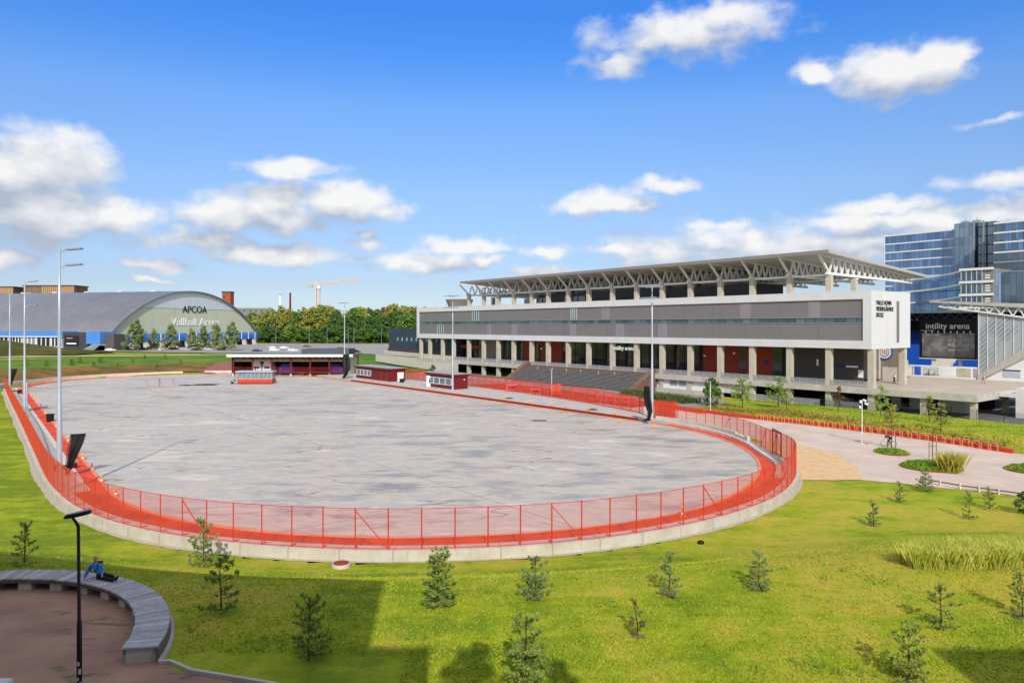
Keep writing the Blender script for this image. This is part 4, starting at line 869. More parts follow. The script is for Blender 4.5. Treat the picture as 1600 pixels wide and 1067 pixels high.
# middle stair tower, standing forward
VM = VT-4
ma, mb_ = onv(1553, 400, VM)[0], onv(1491, 400, VM)[0]; zm = onv(1491, 350, VM)[1]
mc = onv(1521, 400, VM)[0]
q = MB(UV); q.box(mc, mb_, VM, VM+22, 0, zm); q.build('stair_tower', gB, tw)
q = MB(UV); q.box(ma, mc-.002, VM+1.5, VM+22, 0, zm-.2); q.build('stair_tower', gC, tw)
for px in (1522, 1537):
    a = onv(px, 400, VM)[0]; q = MB(UV); q.box(a-.25, a+.25, VM-.3, VM-.002, 0, zm+.2); q.build('corner_fin', MT['steel'], tw)
for k in range(12):
    z = zm-2-k*fl; q = MB(UV); q.box(ma+.3, mc-.3, VM+1.2, VM+1.498, z, z+.3); q.build('floor_band', MT['dark'], tw)
q = MB(UV)
for px in (1507, 1525): a = onv(px, 350, VM+6)[0]; q.box(a-1.2, a+1.2, VM+6, VM+8, zm+.002, zm+1.4); q.box(a-.1, a+.1, VM+7, VM+7.2, zm+1.4, zm+2.4)
q.build('roof_machine', MT['steel'], tw)
# right wing
VR = VT-14
ra, rb = onv(1680, 400, VR)[0], onv(1553, 400, VR)[0]; zr = onv(1560, 347, VR)[1]
q = MB(UV); q.box(ra, rb, VR+.2, VR+26, 0, zr-.2); q.build('wing_body', mat('wing grey', '4a4f55', .6, .1, .4), tw)
for k in range(13):
    z = zr-.7-k*fl; q = MB(UV); q.box(ra, rb, VR, VR+.199, z-fl+.6, z); q.build('glazing', gC, tw)
    q = MB(UV); q.box(ra, rb, VR-.3, VR+.199, z+.002, z+.55); q.build('floor_band', bpy.data.materials['band white'] if k < 4 else MT['steel'], tw)
q = MB(UV)
for px in (1575, 1592): 
    a, b_ = onv(px+6, 400, VR)[0], onv(px-4, 400, VR)[0]; q.box(a, b_, VR-.05, VR-.002, zr-10, zr-.8)
q.build('bright_glazing', gA, tw)
# lower bulging front with sweeping white bands
lf = thing('glass_podium', 'lower blue glass front with curved white bands between tower and side stand roof', 'office block', UV((70, 290, 0)))
def sweep(k):
    P = []
    for i in range(25):
        t_ = i/24; px = 1395+(1504-1395)*t_; vv = 296-12*t_**2; u, _ = onv(px, 480, vv); P.append((u, vv))
    return P
SW = sweep(0); zl = [onv(1440, y, 292)[1] for y in (437, 456, 474, 492, 512)]
for k in range(4):
    mbx = MB(UV); V = [(*p, zl[k+1]) for p in SW]+[(*p, zl[k]-.3) for p in SW]; n = len(SW)
    mbx.add(V, [(i, i+1, n+i+1, n+i) for i in range(n-1)]); mbx.build('glazing', gA, lf)
    mbx = MB(UV); O = [(u, v-.5) for u, v in SW]
    zz = [zl[k]+.0+1.6*(i/(n-1))**2 for i in range(n)]
    mbx.add([(*p, z) for p, z in zip(O, zz)]+[(*p, z+.55) for p, z in zip(O, zz)]+[(*p, z+.55) for p, z in zip(SW, zz)]+[(*p, z) for p, z in zip(SW, zz)], [(j*n+i, j*n+i+1, ((j+1) % 4)*n+i+1, ((j+1) % 4)*n+i) for j in range(4) for i in range(n-1)]); mbx.build('floor_band', bpy.data.materials['band white'], lf)
mbx = MB(UV); mbx.prism([(*p, 0) for p in SW]+[(SW[-1][0], 303, 0), (SW[0][0], 303, 0)], (0, 0, zl[4]-.2)); mbx.build('podium_body', MT['slate'], lf)
# small grey office block in front
VO = 262.
ob = thing('office_block', 'small grey office block with four white bands in front of the glass tower', 'office block', UV((30, VO, 0)))
oa, obb = onv(1551, 440, VO)[0], onv(1500, 440, VO)[0]; zo = onv(1520, 419, VO)[1]
q = MB(UV); q.box(oa, obb, VO+.3, VO+16, 0, zo-.2); q.build('block_body', mat('block grey', '7d7c7a', .6, .08, .5), ob)
for k in range(4):
    z = zo-k*4.15; q = MB(UV); q.box(oa-.2, obb+.2, VO-.3, VO+.299, z-.75, z); q.build('floor_band', bpy.data.materials['band white'], ob)
    if k < 3:
        q = MB(UV); s_ = oa+(obb-oa)*.32; q.box(s_, obb-.3, VO+.1, VO+.298, z-4.0, z-.9); w = q.build('window', gC, ob)
        q = MB(UV); 
        for i in range(5): uu = s_+(obb-.3-s_)*i/4; q.box(uu-.07, uu+.07, VO, VO+.098, z-4.0, z-.9)
        q.build('mullion', MT['whitemetal'], w)
        q = MB(UV)
        for i in range(2+(k > 0)): q.box(oa+.8, s_-.8, VO+.2, VO+.297, z-3.5+i*.8, z-3.1+i*.8)
        q.build('name_plate', MT['letter'], ob)
o2a, o2b = onv(1600, 440, VO+3)[0], onv(1552, 440, VO+3)[0]; z2 = onv(1570, 425, VO+3)[1]
q = MB(UV); q.box(o2a, (o2a+o2b)/2+2, VO+3, VO+20, 0, z2); q.build('glass_wing', gC, ob)
q = MB(UV); q.box((o2a+o2b)/2+2.002, o2b, VO+2.4, VO+20, 0, z2-.4); q.build('glass_wing', glassmat('pale curtain wall', '6d94b8', 'a9c6de', 2., 3.4), ob)
# ------------------------------------------------------------------ arched arena hall, far left
GD = Vector((.247, .969)); AX = Vector((-.969, .247)); G0 = Vector((-185., 330.)); AW = 112.; BZ = 2.6
def AT(p): return (G0.x+GD.x*p[0]+AX.x*p[1], G0.y+GD.y*p[0]+AX.y*p[1], p[2])     # along the gable, along the ridge, up
def ong(px, py, off=0.):
    k = (px-800)/F; P = G0+AX*off; s = (P.x-k*P.y)/(k*GD.y-GD.x); Y = P.y+GD.y*s; return s, H-(py-YH)*Y/F
ah = thing('arena_hall', 'huge grey barrel roofed sports hall with arched pale green gable and blue base', 'sports hall', AT((AW/2, 0, BZ)))
EZ, TZ2 = 10.6, 32.0
R_ = ((AW/2)**2+(TZ2-EZ)**2)/(2*(TZ2-EZ)); zc = TZ2-R_
def arch(i, n=40, r=0.): 
    th = math.asin((AW/2)/R_); a = -th+2*th*i/n; return (AW/2+(R_+r)*math.sin(a), zc+(R_+r)*math.cos(a))
LN = 190.
q = MB(AT); n = 40; V = []
for off in (-1.2, LN):
    for r in (0, .7): V += [(arch(i, n, r)[0], off, arch(i, n, r)[1]) for i in range(n+1)]
k = n+1; Fc = []
for i in range(n): Fc += [(i, i+1, k+i+1, k+i), (2*k+i, 2*k+i+1, 3*k+i+1, 3*k+i), (k+i, k+i+1, 3*k+i+1, 3*k+i), (i, i+1, 2*k+i+1, 2*k+i)]
q.add(V, Fc)
def roofmat():
    m, t, b = newmat('arena roof sheets'); v = objco(t, world=True); n1 = noise(t, v, .02, 4); n2 = noise(t, v, .3, 5)
    sp_ = N(t, 'ShaderNodeSeparateXYZ'); t.links.new(v, sp_.inputs[0]); al = M(t, 'ADD', M(t, 'MULTIPLY', sp_.outputs[0], AX.x), M(t, 'MULTIPLY', sp_.outputs[1], AX.y))
    j = M(t, 'SUBTRACT', 1, sstep(t, M(t, 'PINGPONG', al, 3.), .1, .4))
    c = ramp(t, M(t, 'ADD', M(t, 'MULTIPLY', n1, .7), M(t, 'MULTIPLY', n2, .3)), [(.35, lin('68696e')), (.65, lin('7f8085'))]); c = mixc(t, M(t, 'MULTIPLY', j, .18), c, (*lin('4a4b50'), 1))
    t.links.new(c, b.inputs['Base Color']); b.inputs['Roughness'].default_value = .55; return m
q.build('roof', roofmat(), ah, smooth=False)
ZM = 23.0
up = [(s, z) for s, z in (arch(i, 60) for i in range(61)) if z >= ZM]; lo = [(s, z) for s, z in (arch(i, 60) for i in range(61))]
q = MB(AT); q.prism([(s, .0, z-.05) for s, z in up], Vector(AT((0, .5, 0)))-Vector(AT((0, 0, 0)))); q.build('upper_gable', panelmat('pale grey gable', 'd0dada', 5.), ah)
lowp = [(s, .1, min(z-.05, ZM-.02)) for s, z in lo]
q = MB(AT); q.prism(lowp+[(AW, .1, EZ-.3), (0, .1, EZ-.3)], Vector(AT((0, .5, 0)))-Vector(AT((0, 0, 0)))); q.build('lower_gable', panelmat('pale green gable', 'c9cfb2', 5.), ah)
gx = Vector((GD.x, GD.y, 0))
s0, z0 = ong(285, 488); s1, _ = ong(323, 488); text('APCOA', 5.0, .12, MT['letterblack'], ah, AT((s0, -.1, z0)), gx, fit=s1-s0)
s0, z0 = ong(267, 508); s1, _ = ong(343, 508); text('Vallhall Arena', 5.4, .12, MT['letter'], ah, AT((s0, -.1, z0)), gx, fit=s1-s0)
# blue base band in three strips, pillars, doors
for z0, z1, m, o in ((8.6, 10.3, 'blueband', -1.0), (6.4, 8.598, 'blueband', -1.6)):
    q = MB(AT); q.box(-.5, AW+1, o, .3, z0, z1); q.build('blue_band', MT[m] if z0 > 8 else mat('deep blue fascia', '2f6cc0', .55, .1, .3), ah)
q = MB(AT)
for k in range(17): s = 4+k*6.6; q.box(s-.15, s+.15, -1.9, -1.601, 6.3, 10.4)
q.build('band_rib', MT['whitemetal'], ah)
for k in range(12):
    s = 2+k*9.8; q = MB(AT); q.prism([(s-1.2, -2.4, BZ-.5), (s+1.2, -2.4, BZ-.5), (s+.8, -1.4, 6.3), (s-.8, -1.4, 6.3)], Vector(AT((0, 1.8, 0)))-Vector(AT((0, 0, 0)))); q.build('pillar', MT['pale_concrete'], ah)
q = MB(AT); q.box(-.4, AW+.9, .8, 1.2, BZ-.6, 6.398); q.build('base_wall', mat('base wall grey', '6f6d6a', .8, .3, .15), ah)
for k in (0, 3, 6, 9):
    q = MB(AT); s = 4+k*9.8; q.box(s, s+6, .7, .798, BZ-.2, 6.2); q.build('door', MT['dark'], ah)
# side annex under the eave: blue fascia, white framed windows, dark sign wall, ramp box
ax = thing('arena_annex', 'low annex with blue fascia and white framed windows along the barrel roofed hall', 'annex', AT((0, 50, BZ)))
def onx(px, py): # point on the plane s = -8 (front of annex)
    k = (px-800)/F; P = G0-GD*8; a = (P.x-k*P.y)/(k*AX.y-AX.x); Y = P.y+AX.y*a; return a, H-(py-YH)*Y/F
a165, a137, a100, a0 = onx(165, 530)[0], onx(137, 530)[0], onx(99, 530)[0], onx(-60, 530)[0]
q = MB(AT); q.box(-8, .5, a100, a0, BZ-.5, 9.3); q.build('annex_body', mat('annex wall', '8b8a8c', .7, .1, .3), ax)
q = MB(AT); q.box(-8.6, .4, a100, a0, 9.301, 11.6); q.build('fascia', MT['blueband'], ax)
q = MB(AT); q.box(-8.9, -8.602, a100, a0, 8.95, 9.35); q.build('fascia_edge', MT['whitemetal'], ax)
for px0, px1, gl in ((0, 20, 1), (20, 34, 1), (37, 56, 0), (58, 79, 1), (81, 96, 1)):
    b0, b1 = onx(px1, 530)[0], onx(px0, 530)[0]; q = MB(AT); q.box(-8.1, -8.001, b0, b1, 5.0, 8.9); w = q.build('window', MT['glassdark'] if gl else MT['pale_panel'], ax)
    r = MB(AT)
    for t_ in (0, .33, .66, 1): bb = b0+(b1-b0)*t_; r.box(-8.25, -8.102, bb-.25, bb+.25, 4.9, 8.95)
    r.build('window_frame', MT['whitemetal'], w)
q = MB(AT); q.box(-8.4, -8.003, a100, a0, 3.4, 4.6); q.build('white_band', MT['whitemetal'], ax)
q = MB(AT); q.box(-8, .4, a137, a100-.1, BZ-.5, 11.0); q.build('dark_wall', MT['dark'], ax)
q = MB(AT); q.box(-9.0, .3, a165+6, a137-.1, BZ-.4, 11.4) if False else q.box(-9.0, .3, onx(159, 530)[0], a137-.1, 6.0, 11.4); q.build('blue_box', MT['blueband'], ax)
q = MB(AT); q.box(-6.5, .3, a165-3, onx(159, 530)[0]-.1, BZ-.4, 10.4); q.build('grey_wing', mat('grey wing', '5a5654', .7, .1, .4), ax)
b0, b1 = onx(123, 530)[0], onx(102, 530)[0]
q = MB(AT); q.box(-8.3, -8.003, b0, b1, 7.4, 9.6); q.build('sign_board', mat('plum sign', '3a1c24', .5, .1, .3), ax)
text('SPORTSHALL', 1.2, .03, MT['letter'], ax, AT((-8.34, b1-1, 8.2)), -Vector((AX.x, AX.y, 0)), fit=(b1-b0)*.7) if False else None
q = MB(AT); q.box(-8.3, -8.003, b0, b1, 5.2, 7.0); q.build('sign_board', MT['signblack'], ax); q = MB(AT); q.box(-8.36, -8.301, b0+1, b1-1, 5.8, 6.4); q.build('sign_stripe', MT['letter'], ax); q = MB(AT); q.box(-8.36, -8.301, b0+3, b1-1, 8.3, 8.8); q.build('sign_stripe', MT['pale_panel'], ax)
q = MB(AT); b0, b1, b2 = onx(126, 545)[0], onx(148, 545)[0], onx(160, 545)[0]
q.prism([(-9.2, b0, BZ-.3), (-9.2, b1, 6.0), (-9.2, b2, 6.0), (-9.2, b2, 5.4), (-9.2, b1-1, 5.4), (-9.2, b0-4, BZ-.3)], Vector(AT((-4, 0, 0)))-Vector(AT((0, 0, 0)))); q.build('ramp', mat('ramp grey blue', '7f8a8c', .7, .1, .5), ax)
# striped plant boxes standing on the ridge behind
for px0, px1, py0, name, lab in ((37, 116, 447, 'rooftop_crate', 'long brown striped rooftop box behind the barrel roof ridge'), (-30, 20, 449, 'rooftop_crate', 'smaller brown striped rooftop box at the left edge behind the barrel roof')):
    off = 60 if px0 > 0 else 110
    Yb = 440.; p0, p1 = dep(px0, 457, Yb), dep(px1, 457, Yb); zt = dep(px0, py0, Yb).z
    t = thing(name, lab, 'roof plant', ((p0.x+p1.x)/2, Yb, p0.z)); q = MB(); q.box(p0.x, p1.x, Yb, Yb+14, 12, zt); q.build('box_body', mat('brown plant box', '7a644e', .7, .2, .3), t)
    q = MB(); k = 16
    for i in range(k): x = p0.x+(p1.x-p0.x)*(.35+.65*(i+.2)/k); q.box(x, x+.9, Yb-.2, Yb-.002, p0.z-3, zt-.2)
    q.build('stripe', mat('tan stripe', 'b08d63', .7, .1, 1) if px0 > 0 else bpy.data.materials['tan stripe'], t); q = MB(); q.box(p0.x-.6, p1.x+.6, Yb-.6, Yb+14.5, zt+.002, zt+.6); q.build('box_cap', MT['wood'], t)
for off in (22, 44, 66, 88, 110, 135):
    q = MB(AT); q.box(AW/2-2, AW/2+2, off, off+3, TZ2+.4, TZ2+1.2); q.build('roof_vent', MT['whitemetal'], ah)

# ------------------------------------------------------------------ far skyline
bt = thing('brick_tower', 'red brick tower rising behind the right shoulder of the barrel roof', 'tower', dep(353, 510, 620))
Y = 620; a, b_ = dep(347, 456, Y), dep(360, 456, Y)
q = MB(); q.box(a.x, b_.x, Y, Y+8, 5, a.z-.6); q.build('tower_body', mat('brick red', '9c5138', .8, .15, .5), bt)
q = MB(); q.box(a.x-.4, b_.x+.4, Y-.4, Y+8.4, a.z-.598, a.z+.4); q.build('tower_cap', MT['dark'], bt)
q = MB()
for k in range(5): q.box(a.x+1.2, a.x+2.4, Y-.1, Y-.002, a.z-5-k*4, a.z-3-k*4)
q.build('window', MT['glassdark'], bt)
for px, y0, m, lab in ((437.5, 461, 'letter', 'slim white chimney above the far trees'), (453.5, 459, 'maroon', 'slim dark brick chimney beside the white chimney above the far trees')):
    Y = 900; p = dep(px, y0, Y); t = thing('chimney', lab, 'chimney', (p.x, Y, 20)); q = MB(); q.tube([(p.x, Y, 18), (p.x, Y, p.z)], [1.5, 1.1], 12); q.build('stack', MT[m], t); q = MB(); q.tube([(p.x, Y, p.z+.002), (p.x, Y, p.z+1.2)], 1.25, 12); q.build('cap', MT['dark'] if m != 'letter' else MT['steel'], t)
Y = 700
cr = thing('tower_crane', 'pale yellow tower crane with a long horizontal jib above the far trees', 'crane', dep(497, 515, Y))
cm = mat('crane cream', 'd9bd98', .6, .08, 1)
p = dep(497, 447, Y); x = p.x; zt = p.z; zb = 10
q = MB()
for sx in (-1.6, 1.6):
    for sy in (-1.6, 1.6): q.bar((x+sx, Y+sy, zb), (x+sx, Y+sy, zt), .5)
for k in range(int((zt-zb)/3.2)):
    z = zb+k*3.2; s = 1 if k % 2 else -1; q.bar((x-1.6*s, Y-1.6, z), (x+1.6*s, Y-1.6, z+3.2), .3); q.bar((x-1.6, Y+1.6*s, z), (x-1.6, Y-1.6*s, z+3.2), .3)
q.build('mast', cm, cr)
L, Rr = dep(484, 446, Y).x, dep(568, 436, Y).x; zr = dep(568, 436.5, Y).z
q = MB(); n = 24
for k in range(n):
    f = lambda t_: (x+(Rr-x)*t_, Y, zt+1+(zr-zt-1)*t_)
    a, b_ = Vector(f(k/n)), Vector(f((k+1)/n)); h = Vector((0, 0, 2.4*(1-.6*k/n))); h2 = Vector((0, 0, 2.4*(1-.6*(k+1)/n))); w_ = Vector((0, 1.2, 0))
    for s in (-1, 1): q.bar(a+w_*s, b_+w_*s, .45)
    q.bar(a+h, b_+h2, .45); q.bar(a+w_, (a+b_)/2+(h+h2)/2, .28); q.bar((a+b_)/2+(h+h2)/2, b_-w_, .28)
q.build('jib', cm, cr)
q = MB(); q.bar((L, Y-1, zt+1), (x, Y-1, zt+1), .5); q.bar((L, Y+1, zt+1), (x, Y+1, zt+1), .5); q.bar((L, Y, zt+2.6), (x, Y, zt+3.4), .5); q.build('counter_jib', cm, cr)
q = MB(); q.box(L-1.5, L+2.5, Y-1.5, Y+1.5, zt-1.2, zt+2.2); q.build('counterweight', MT['concrete'], cr)
q = MB(); q.box(x-.2, x+2.6, Y-2.8, Y-1.0, zt-2.6, zt+.4); q.build('cab', MT['whitemetal'], cr)
q = MB(); q.bar((x, Y, zt), (x, Y, zt+4.4), .9); q.build('tower_top', cm, cr)
for px0, px1, y0, y1, Y, c, rc_, lab in ((362, 420, 481, 500, 760, '7f7d80', '9fa3a8', 'low grey industrial hall with pale roof on the skyline right of the brick tower'), (596, 612, 481, 494, 640, '70463c', '5b4640', 'dark brick house with flat roof on the wooded far hill'), (636, 652, 486, 500, 640, 'b39a86', '6d4d40', 'pale house with dark roof at the right of the far hill'), (525, 552, 490, 503, 660, 'd8c6a4', 'a89070', 'cream coloured block showing between the far trees right of the crane'), (452, 470, 499, 508, 560, 'e0d8cc', '9b8f88', 'white gabled house half hidden in the far trees'), (566, 580, 491, 500, 640, 'ddd2b4', '907a66', 'cream villa on the far hill left of the dark brick house')):
    a, b_ = dep(px0, y1, Y), dep(px1, y0, Y); t = thing('far_house', lab, 'building', (a.x, Y, a.z-12)); w_ = b_.x-a.x
    q = MB(); q.box(a.x, b_.x, Y, Y+12, a.z-14, b_.z-1.2); q.build('wall', mat('wall '+c, c, .8, .1, .3), t)
    q = MB(); q.prism([(a.x-.6, Y-.8, b_.z-1.198), (b_.x+.6, Y-.8, b_.z-1.198), (b_.x-.6, Y-.8, b_.z+.6), (a.x+.6, Y-.8, b_.z+.6)], (0, 13.5, 0)); q.build('roof', mat('roof '+rc_, rc_, .7, .1, .3), t)
    for k in range(max(2, int(w_/5))):
        q = MB(); xx = a.x+1.5+k*(w_-3)/max(1, int(w_/5)-1 if w_ > 10 else 1); q.box(xx-.6, xx+.6, Y-.06, Y-.002, b_.z-4.2, b_.z-2.4); q.build('window', MT['glassdark'], t)
# power pylons on the skyline hill
for i, px in enumerate((376, 391, 408, 425, 541, 588)):
    Y = 1300; p = dep(px, 485, Y); t0 = p.z; q = MB(); q.bar((p.x-2, Y, 30), (p.x, Y, t0), .7); q.bar((p.x+2, Y, 30), (p.x, Y, t0), .7); q.bar((p.x-5, Y, t0-4), (p.x+5, Y, t0-4), .6); q.bar((p.x-4, Y, t0-9), (p.x+4, Y, t0-9), .6)
    tag(q.build('power_pylon', MT['steel']), ['thin power pylon on the skyline nearest the brick tower', 'thin power pylon above the pale industrial roof, second from the brick tower', 'thin power pylon above the right part of the pale industrial roof', 'thin power pylon just left of the white chimney', 'thin power pylon on the skyline behind the middle light mast', 'thin power pylon on the wooded hill left of the dark brick house'][i], 'pylon', 'power pylons on the skyline')
# ------------------------------------------------------------------ light masts
def mast(u, v, z, h, label, left, heads, name='light_mast'):
    x, y = w2(u, v); t = thing(name, label, 'light mast', (x, y, z), 'light masts round the rink')
    q = MB(); q.tube([(x, y, z), (x, y, z+.05), (x, y, z+h*.36), (x, y, z+h*.365), (x, y, z+h*.7), (x, y, z+h)], [.23, .22, .185, .15, .115, .08], 12); q.build('pole', MT['galv'], t, smooth=True)
    q = MB(); q.box(x-.35, x+.35, y-.35, y+.35, z-.3, z+.05); q.build('base', MT['concrete'], t)
    d = Vector((1, .1, 0)) if left else Vector((VX, VY, 0)) 
    for hz in heads:
        if left:
            q = MB(); b = Vector((x, y, z+hz-.45)); q.tube([b, b+Vector((.12, 0, .25)), b+d*.35+Vector((0, 0, .36)), b+d*.6+Vector((0, 0, .4))], .05, 6); a = q.build('arm', MT['galv'], t)
            q = MB(); c = b+d*.6+Vector((0, 0, .38)); e = d*1.15; n_ = Vector((-d.y, d.x, 0))*.34; q.prism([c-n_, c+n_, c+n_*.8+e+Vector((0, 0, .10)), c-n_*.8+e+Vector((0, 0, .10))], (0, 0, .1)); q.build('lamp_head', MT['steel'], t)
        else:
            s = Vector((UX, UY, 0)); q = MB(); b = Vector((x, y, z+hz)); q.bar(b-s*1.1, b+s*1.1, .08); q.bar(b-d*1.0, b+d*.5, .07); q.build('crossarm', MT['galv'], t)
            for k in (-1.1, -.37, .37, 1.1):
                for dd in (-1.0, .45):
                    q = MB(); c = b+s*k+d*dd+Vector((0, 0, -.02)); q.prism([c-s*.3-d*.32, c+s*.3-d*.32, c+s*.3+d*.32+Vector((0, 0, .12)), c-s*.3+d*.32+Vector((0, 0, .12))], (0, 0, .12)); q.build('lamp_head', MT['steel'], t)
    return t
mast(69.7, 7.15, .14, 20.3, 'tall grey steel light mast at the left edge of the rink, nearest to the bench', True, (20.2, 18.9))
mast(127.3, 8.7, .14, 20.5, 'tall grey light mast at the left edge of the rink, second from the near end', True, (20.4, 16.9))
mast(186, 10.1, .14, 20.8, 'tall grey light mast at the far left corner of the rink', True, (20.7, 17.9))
mast(70.3, 81.4, .42, 19.4, 'tall grey light mast on the plaza beside the black net at the right bend', False, (19.3, 17.6))
mast(126.5, 83.4, .42, 19.9, 'tall grey light mast standing at the glazed end of the smaller red kiosk', False, (19.8, 17.4))
mast(179.5, 83.6, .42, 19.8, 'tall grey light mast at the far right corner of the rink, before the open shed', False, (19.7, 17.5))
# rolled black nets hung on the masts
def hang_net(p, pts, w, label, rows=9):
    t = thing('net_bundle', label, 'net', p, 'black nets tied to the light masts')
    mb = MB(); A = []; C = []
    for (x, y, z), ww in zip(pts, w): A.append((p[0]+x-ww, p[1]+y, p[2]+z)); C.append((p[0]+x+ww, p[1]+y+.12, p[2]+z+.05))
    k = 7; V = []
    for i in range(len(pts)):
        for j in range(k):
            f = j/(k-1); a, c = Vector(A[i]), Vector(C[i]); o = .16*math.sin(j*2.1+i*.7); V.append(a+(c-a)*f+Vector((0, o, 0)))
    n = len(pts); V2 = [v+Vector((.02, .14, .01)) for v in V]; m_ = len(V)
    Fc = [(i*k+j, i*k+j+1, (i+1)*k+j+1, (i+1)*k+j) for i in range(n-1) for j in range(k-1)]
    mb.add(V+V2, Fc+[tuple(m_+x for x in f) for f in Fc]); mb.build('net', MT['net'], t, fix=False)
    q = MB(); q.tube([Vector(a) for a in A], .03, 5); q.build('edge_rope', MT['black'], t); q = MB(); q.tube([Vector(a) for a in C], .03, 5); q.build('edge_rope', MT['black'], t)
    q = MB(); q.bar(Vector(A[-1]), Vector(C[-1]), .06); q.build('top_bar', MT['black'], t)
b = at(104, 742, .2)
hang_net(b, [(0, 0, 0), (.15, 0, .8), (.42, .05, 1.9), (.75, .05, 2.9), (.98, .05, 3.75)], [.1, .25, .42, .56, .62], 'black net hanging in a wedge beside the nearest left light mast')
b = at(16, 602, .5)
hang_net(b, [(0, 0, 0), (.2, 0, 1.2), (.5, .05, 2.6), (.7, .05, 3.7)], [.15, .3, .5, .62], 'black net hanging beside the far left light mast above the grey lidded box')
b = at(1012, 658, .5)
hang_net(b, [(-.2, 0, 0), (.2, 0, .5), (.35, 0, 1.3), (.1, .05, 2.4), (-.1, .05, 3.6), (-.15, .05, 4.9)], [.6, .22, .34, .5, .46, .36], 'black net bundle hanging beside the right light mast and trailing on the plaza')
b = at(538, 591, .5)
hang_net(b, [(-.3, 0, 0), (.3, 0, 1.0), (.6, 0, 2.4), (.5, .05, 4.0), (.4, .05, 6.2)], [.35, .4, .9, 1.0, .7], 'black net bundle hanging beside the far right corner light mast')
# grey lidded boxes at the foot of the left masts
for px0, px1, yt, yb, lab in ((81, 107, 708, 735, 'low concrete lidded red box at the foot of the nearest left light mast'), (14, 27, 600, 616, 'low concrete lidded red box at the foot of the far left light mast')):
    a, c = at(px0, yb, .05), at(px1, yb, .05); y = a.y; h = (yb-yt)*y/F-.9
    t = thing('mast_plinth', lab, 'plinth', ((a.x+c.x)/2, y, .05)); q = MB(); q.box(a.x, c.x, y, y+1.4, .05, .05+h*.72); q.build('box_body', MT['maroon'], t); q = MB(); q.box(a.x-.08, c.x+.08, y-.08, y+1.5, .052+h*.72, .05+h); q.build('lid', MT['pale_concrete'], t)
p = at(41, 642, .2); t = thing('display_board', 'tall narrow pale framed board seen edge-on beside the second left light mast', 'board', p)
dv_ = Vector((p.x+1.5, p.y, 0)).normalized(); e_ = p+dv_*3.4; o_ = Vector((.16, .1, 0)); zz = lambda v, z: Vector((v.x, v.y, z)); q = MB(); q.prism([zz(p, .3), zz(e_, .3), zz(e_, 4.3), zz(p, 4.3)], (.15, .1, 0)); q.build('board', MT['steel'], t); q = MB(); q.bar(zz(p, .1), zz(p, 4.5), .2); q.bar(zz(e_, .1), zz(e_, 4.5), .2); q.bar(zz(p, 4.42), zz(e_, 4.42), .22); q.build('frame', MT['letter'], t)
# ------------------------------------------------------------------ cones and warning lamps
def make_cone(x, y, z, h, label):
    t = thing('traffic_cone', label, 'traffic cone', (x, y, z), 'orange cones with yellow lamps round the rink')
    q = MB(); s = .24*h/.75; q.box(x-s, x+s, y-s, y+s, z, z+.05); q.build('base', MT['cone'], t)
    q = MB(); q.lathe([(.17*h/.75, .051), (.125*h/.75, .2*h)], (x, y, z), 14); q.lathe([(.085*h/.75, .38*h), (.06*h/.75, .6*h)], (x, y, z), 14); q.build('cone_body', MT['cone'], t)
    q = MB(); q.lathe([(.125*h/.75, .201*h), (.085*h/.75, .379*h)], (x, y, z), 14); q.build('reflective_band', MT['letter'], t)
    q = MB(); q.lathe([(.07, .601*h), (.10, .66*h), (.11, .9*h), (.06, h)], (x, y, z), 12); q.build('lamp', MT['rope'], t); return t
LC = [(180,775),(157.5,753),(143,734.5),(128.6,717.5),(106,690),(87,667),(77.5,657),(70,646.6),(63,637),(57,629.5),(52.5,624),(48.5,619)]
c0 = None
for i, (x, y) in enumerate(LC):
    p = at(x+1, y, .03); u_, v_ = uvof(p.x, p.y)
    p = Vector((*w2(u_, v_), .03))
    lab = f'orange cone with yellow lamp, {ORD[i]} from the near end of the left ice edge'
    if c0 is None: c0 = make_cone(p.x, p.y, .03, .8, lab)
    else: dup(c0, p, label=lab, scale=.88)
p = at(1066.5, 806, .03); dup(c0, p, label='lone orange cone with yellow lamp behind the mesh fence at the near right bend', scale=.95)
RC = [(547,597),(570,601),(594,604),(611,607),(623,608),(636,611),(649,613),(683,617),(721,623),(752,627),(789,633),(821,638),(843,641),(879,646),(920,652),(968,659),(1022,668)]
lp0 = None
for i, (x, y) in enumerate(reversed(RC)):
    u_, _ = uvof(*at(x, y+2, .3)[:2]); v_ = 80.1 if u_ > 72 else None
    p = Vector((*w2(u_, 80.1), .445)) if v_ else at(x, y+2, .04)
    lab = f'small orange warning lamp on the far rink edging, {ORD[i]} from the right mast'
    if lp0 is None:
        t = lp0 = thing('warning_lamp', lab, 'warning lamp', p, 'warning lamps along the far rink edging'); q = MB(); q.lathe([(.17, 0), (.15, .05), (.09, .12), (.08, .3)], p, 10); q.build('foot', MT['cone'], t); q = MB(); q.lathe([(.1, .301), (.15, .36), (.15, .52), (.08, .6)], p, 10); q.build('lamp', MT['rope'], t)
    else: dup(lp0, p, label=lab)
for i, (x, y) in enumerate([(816,579),(840,581),(863,583),(885,585),(907,587),(935,589),(960,591)]):
    u_, _ = onv(x, y, 117.5); p = Vector((*w2(u_, 117.5), .3+11*.248+.005)); dup(lp0, p, label=f'orange warning lamp near the top of the grey seating stair, {ORD[i]} from its left side')
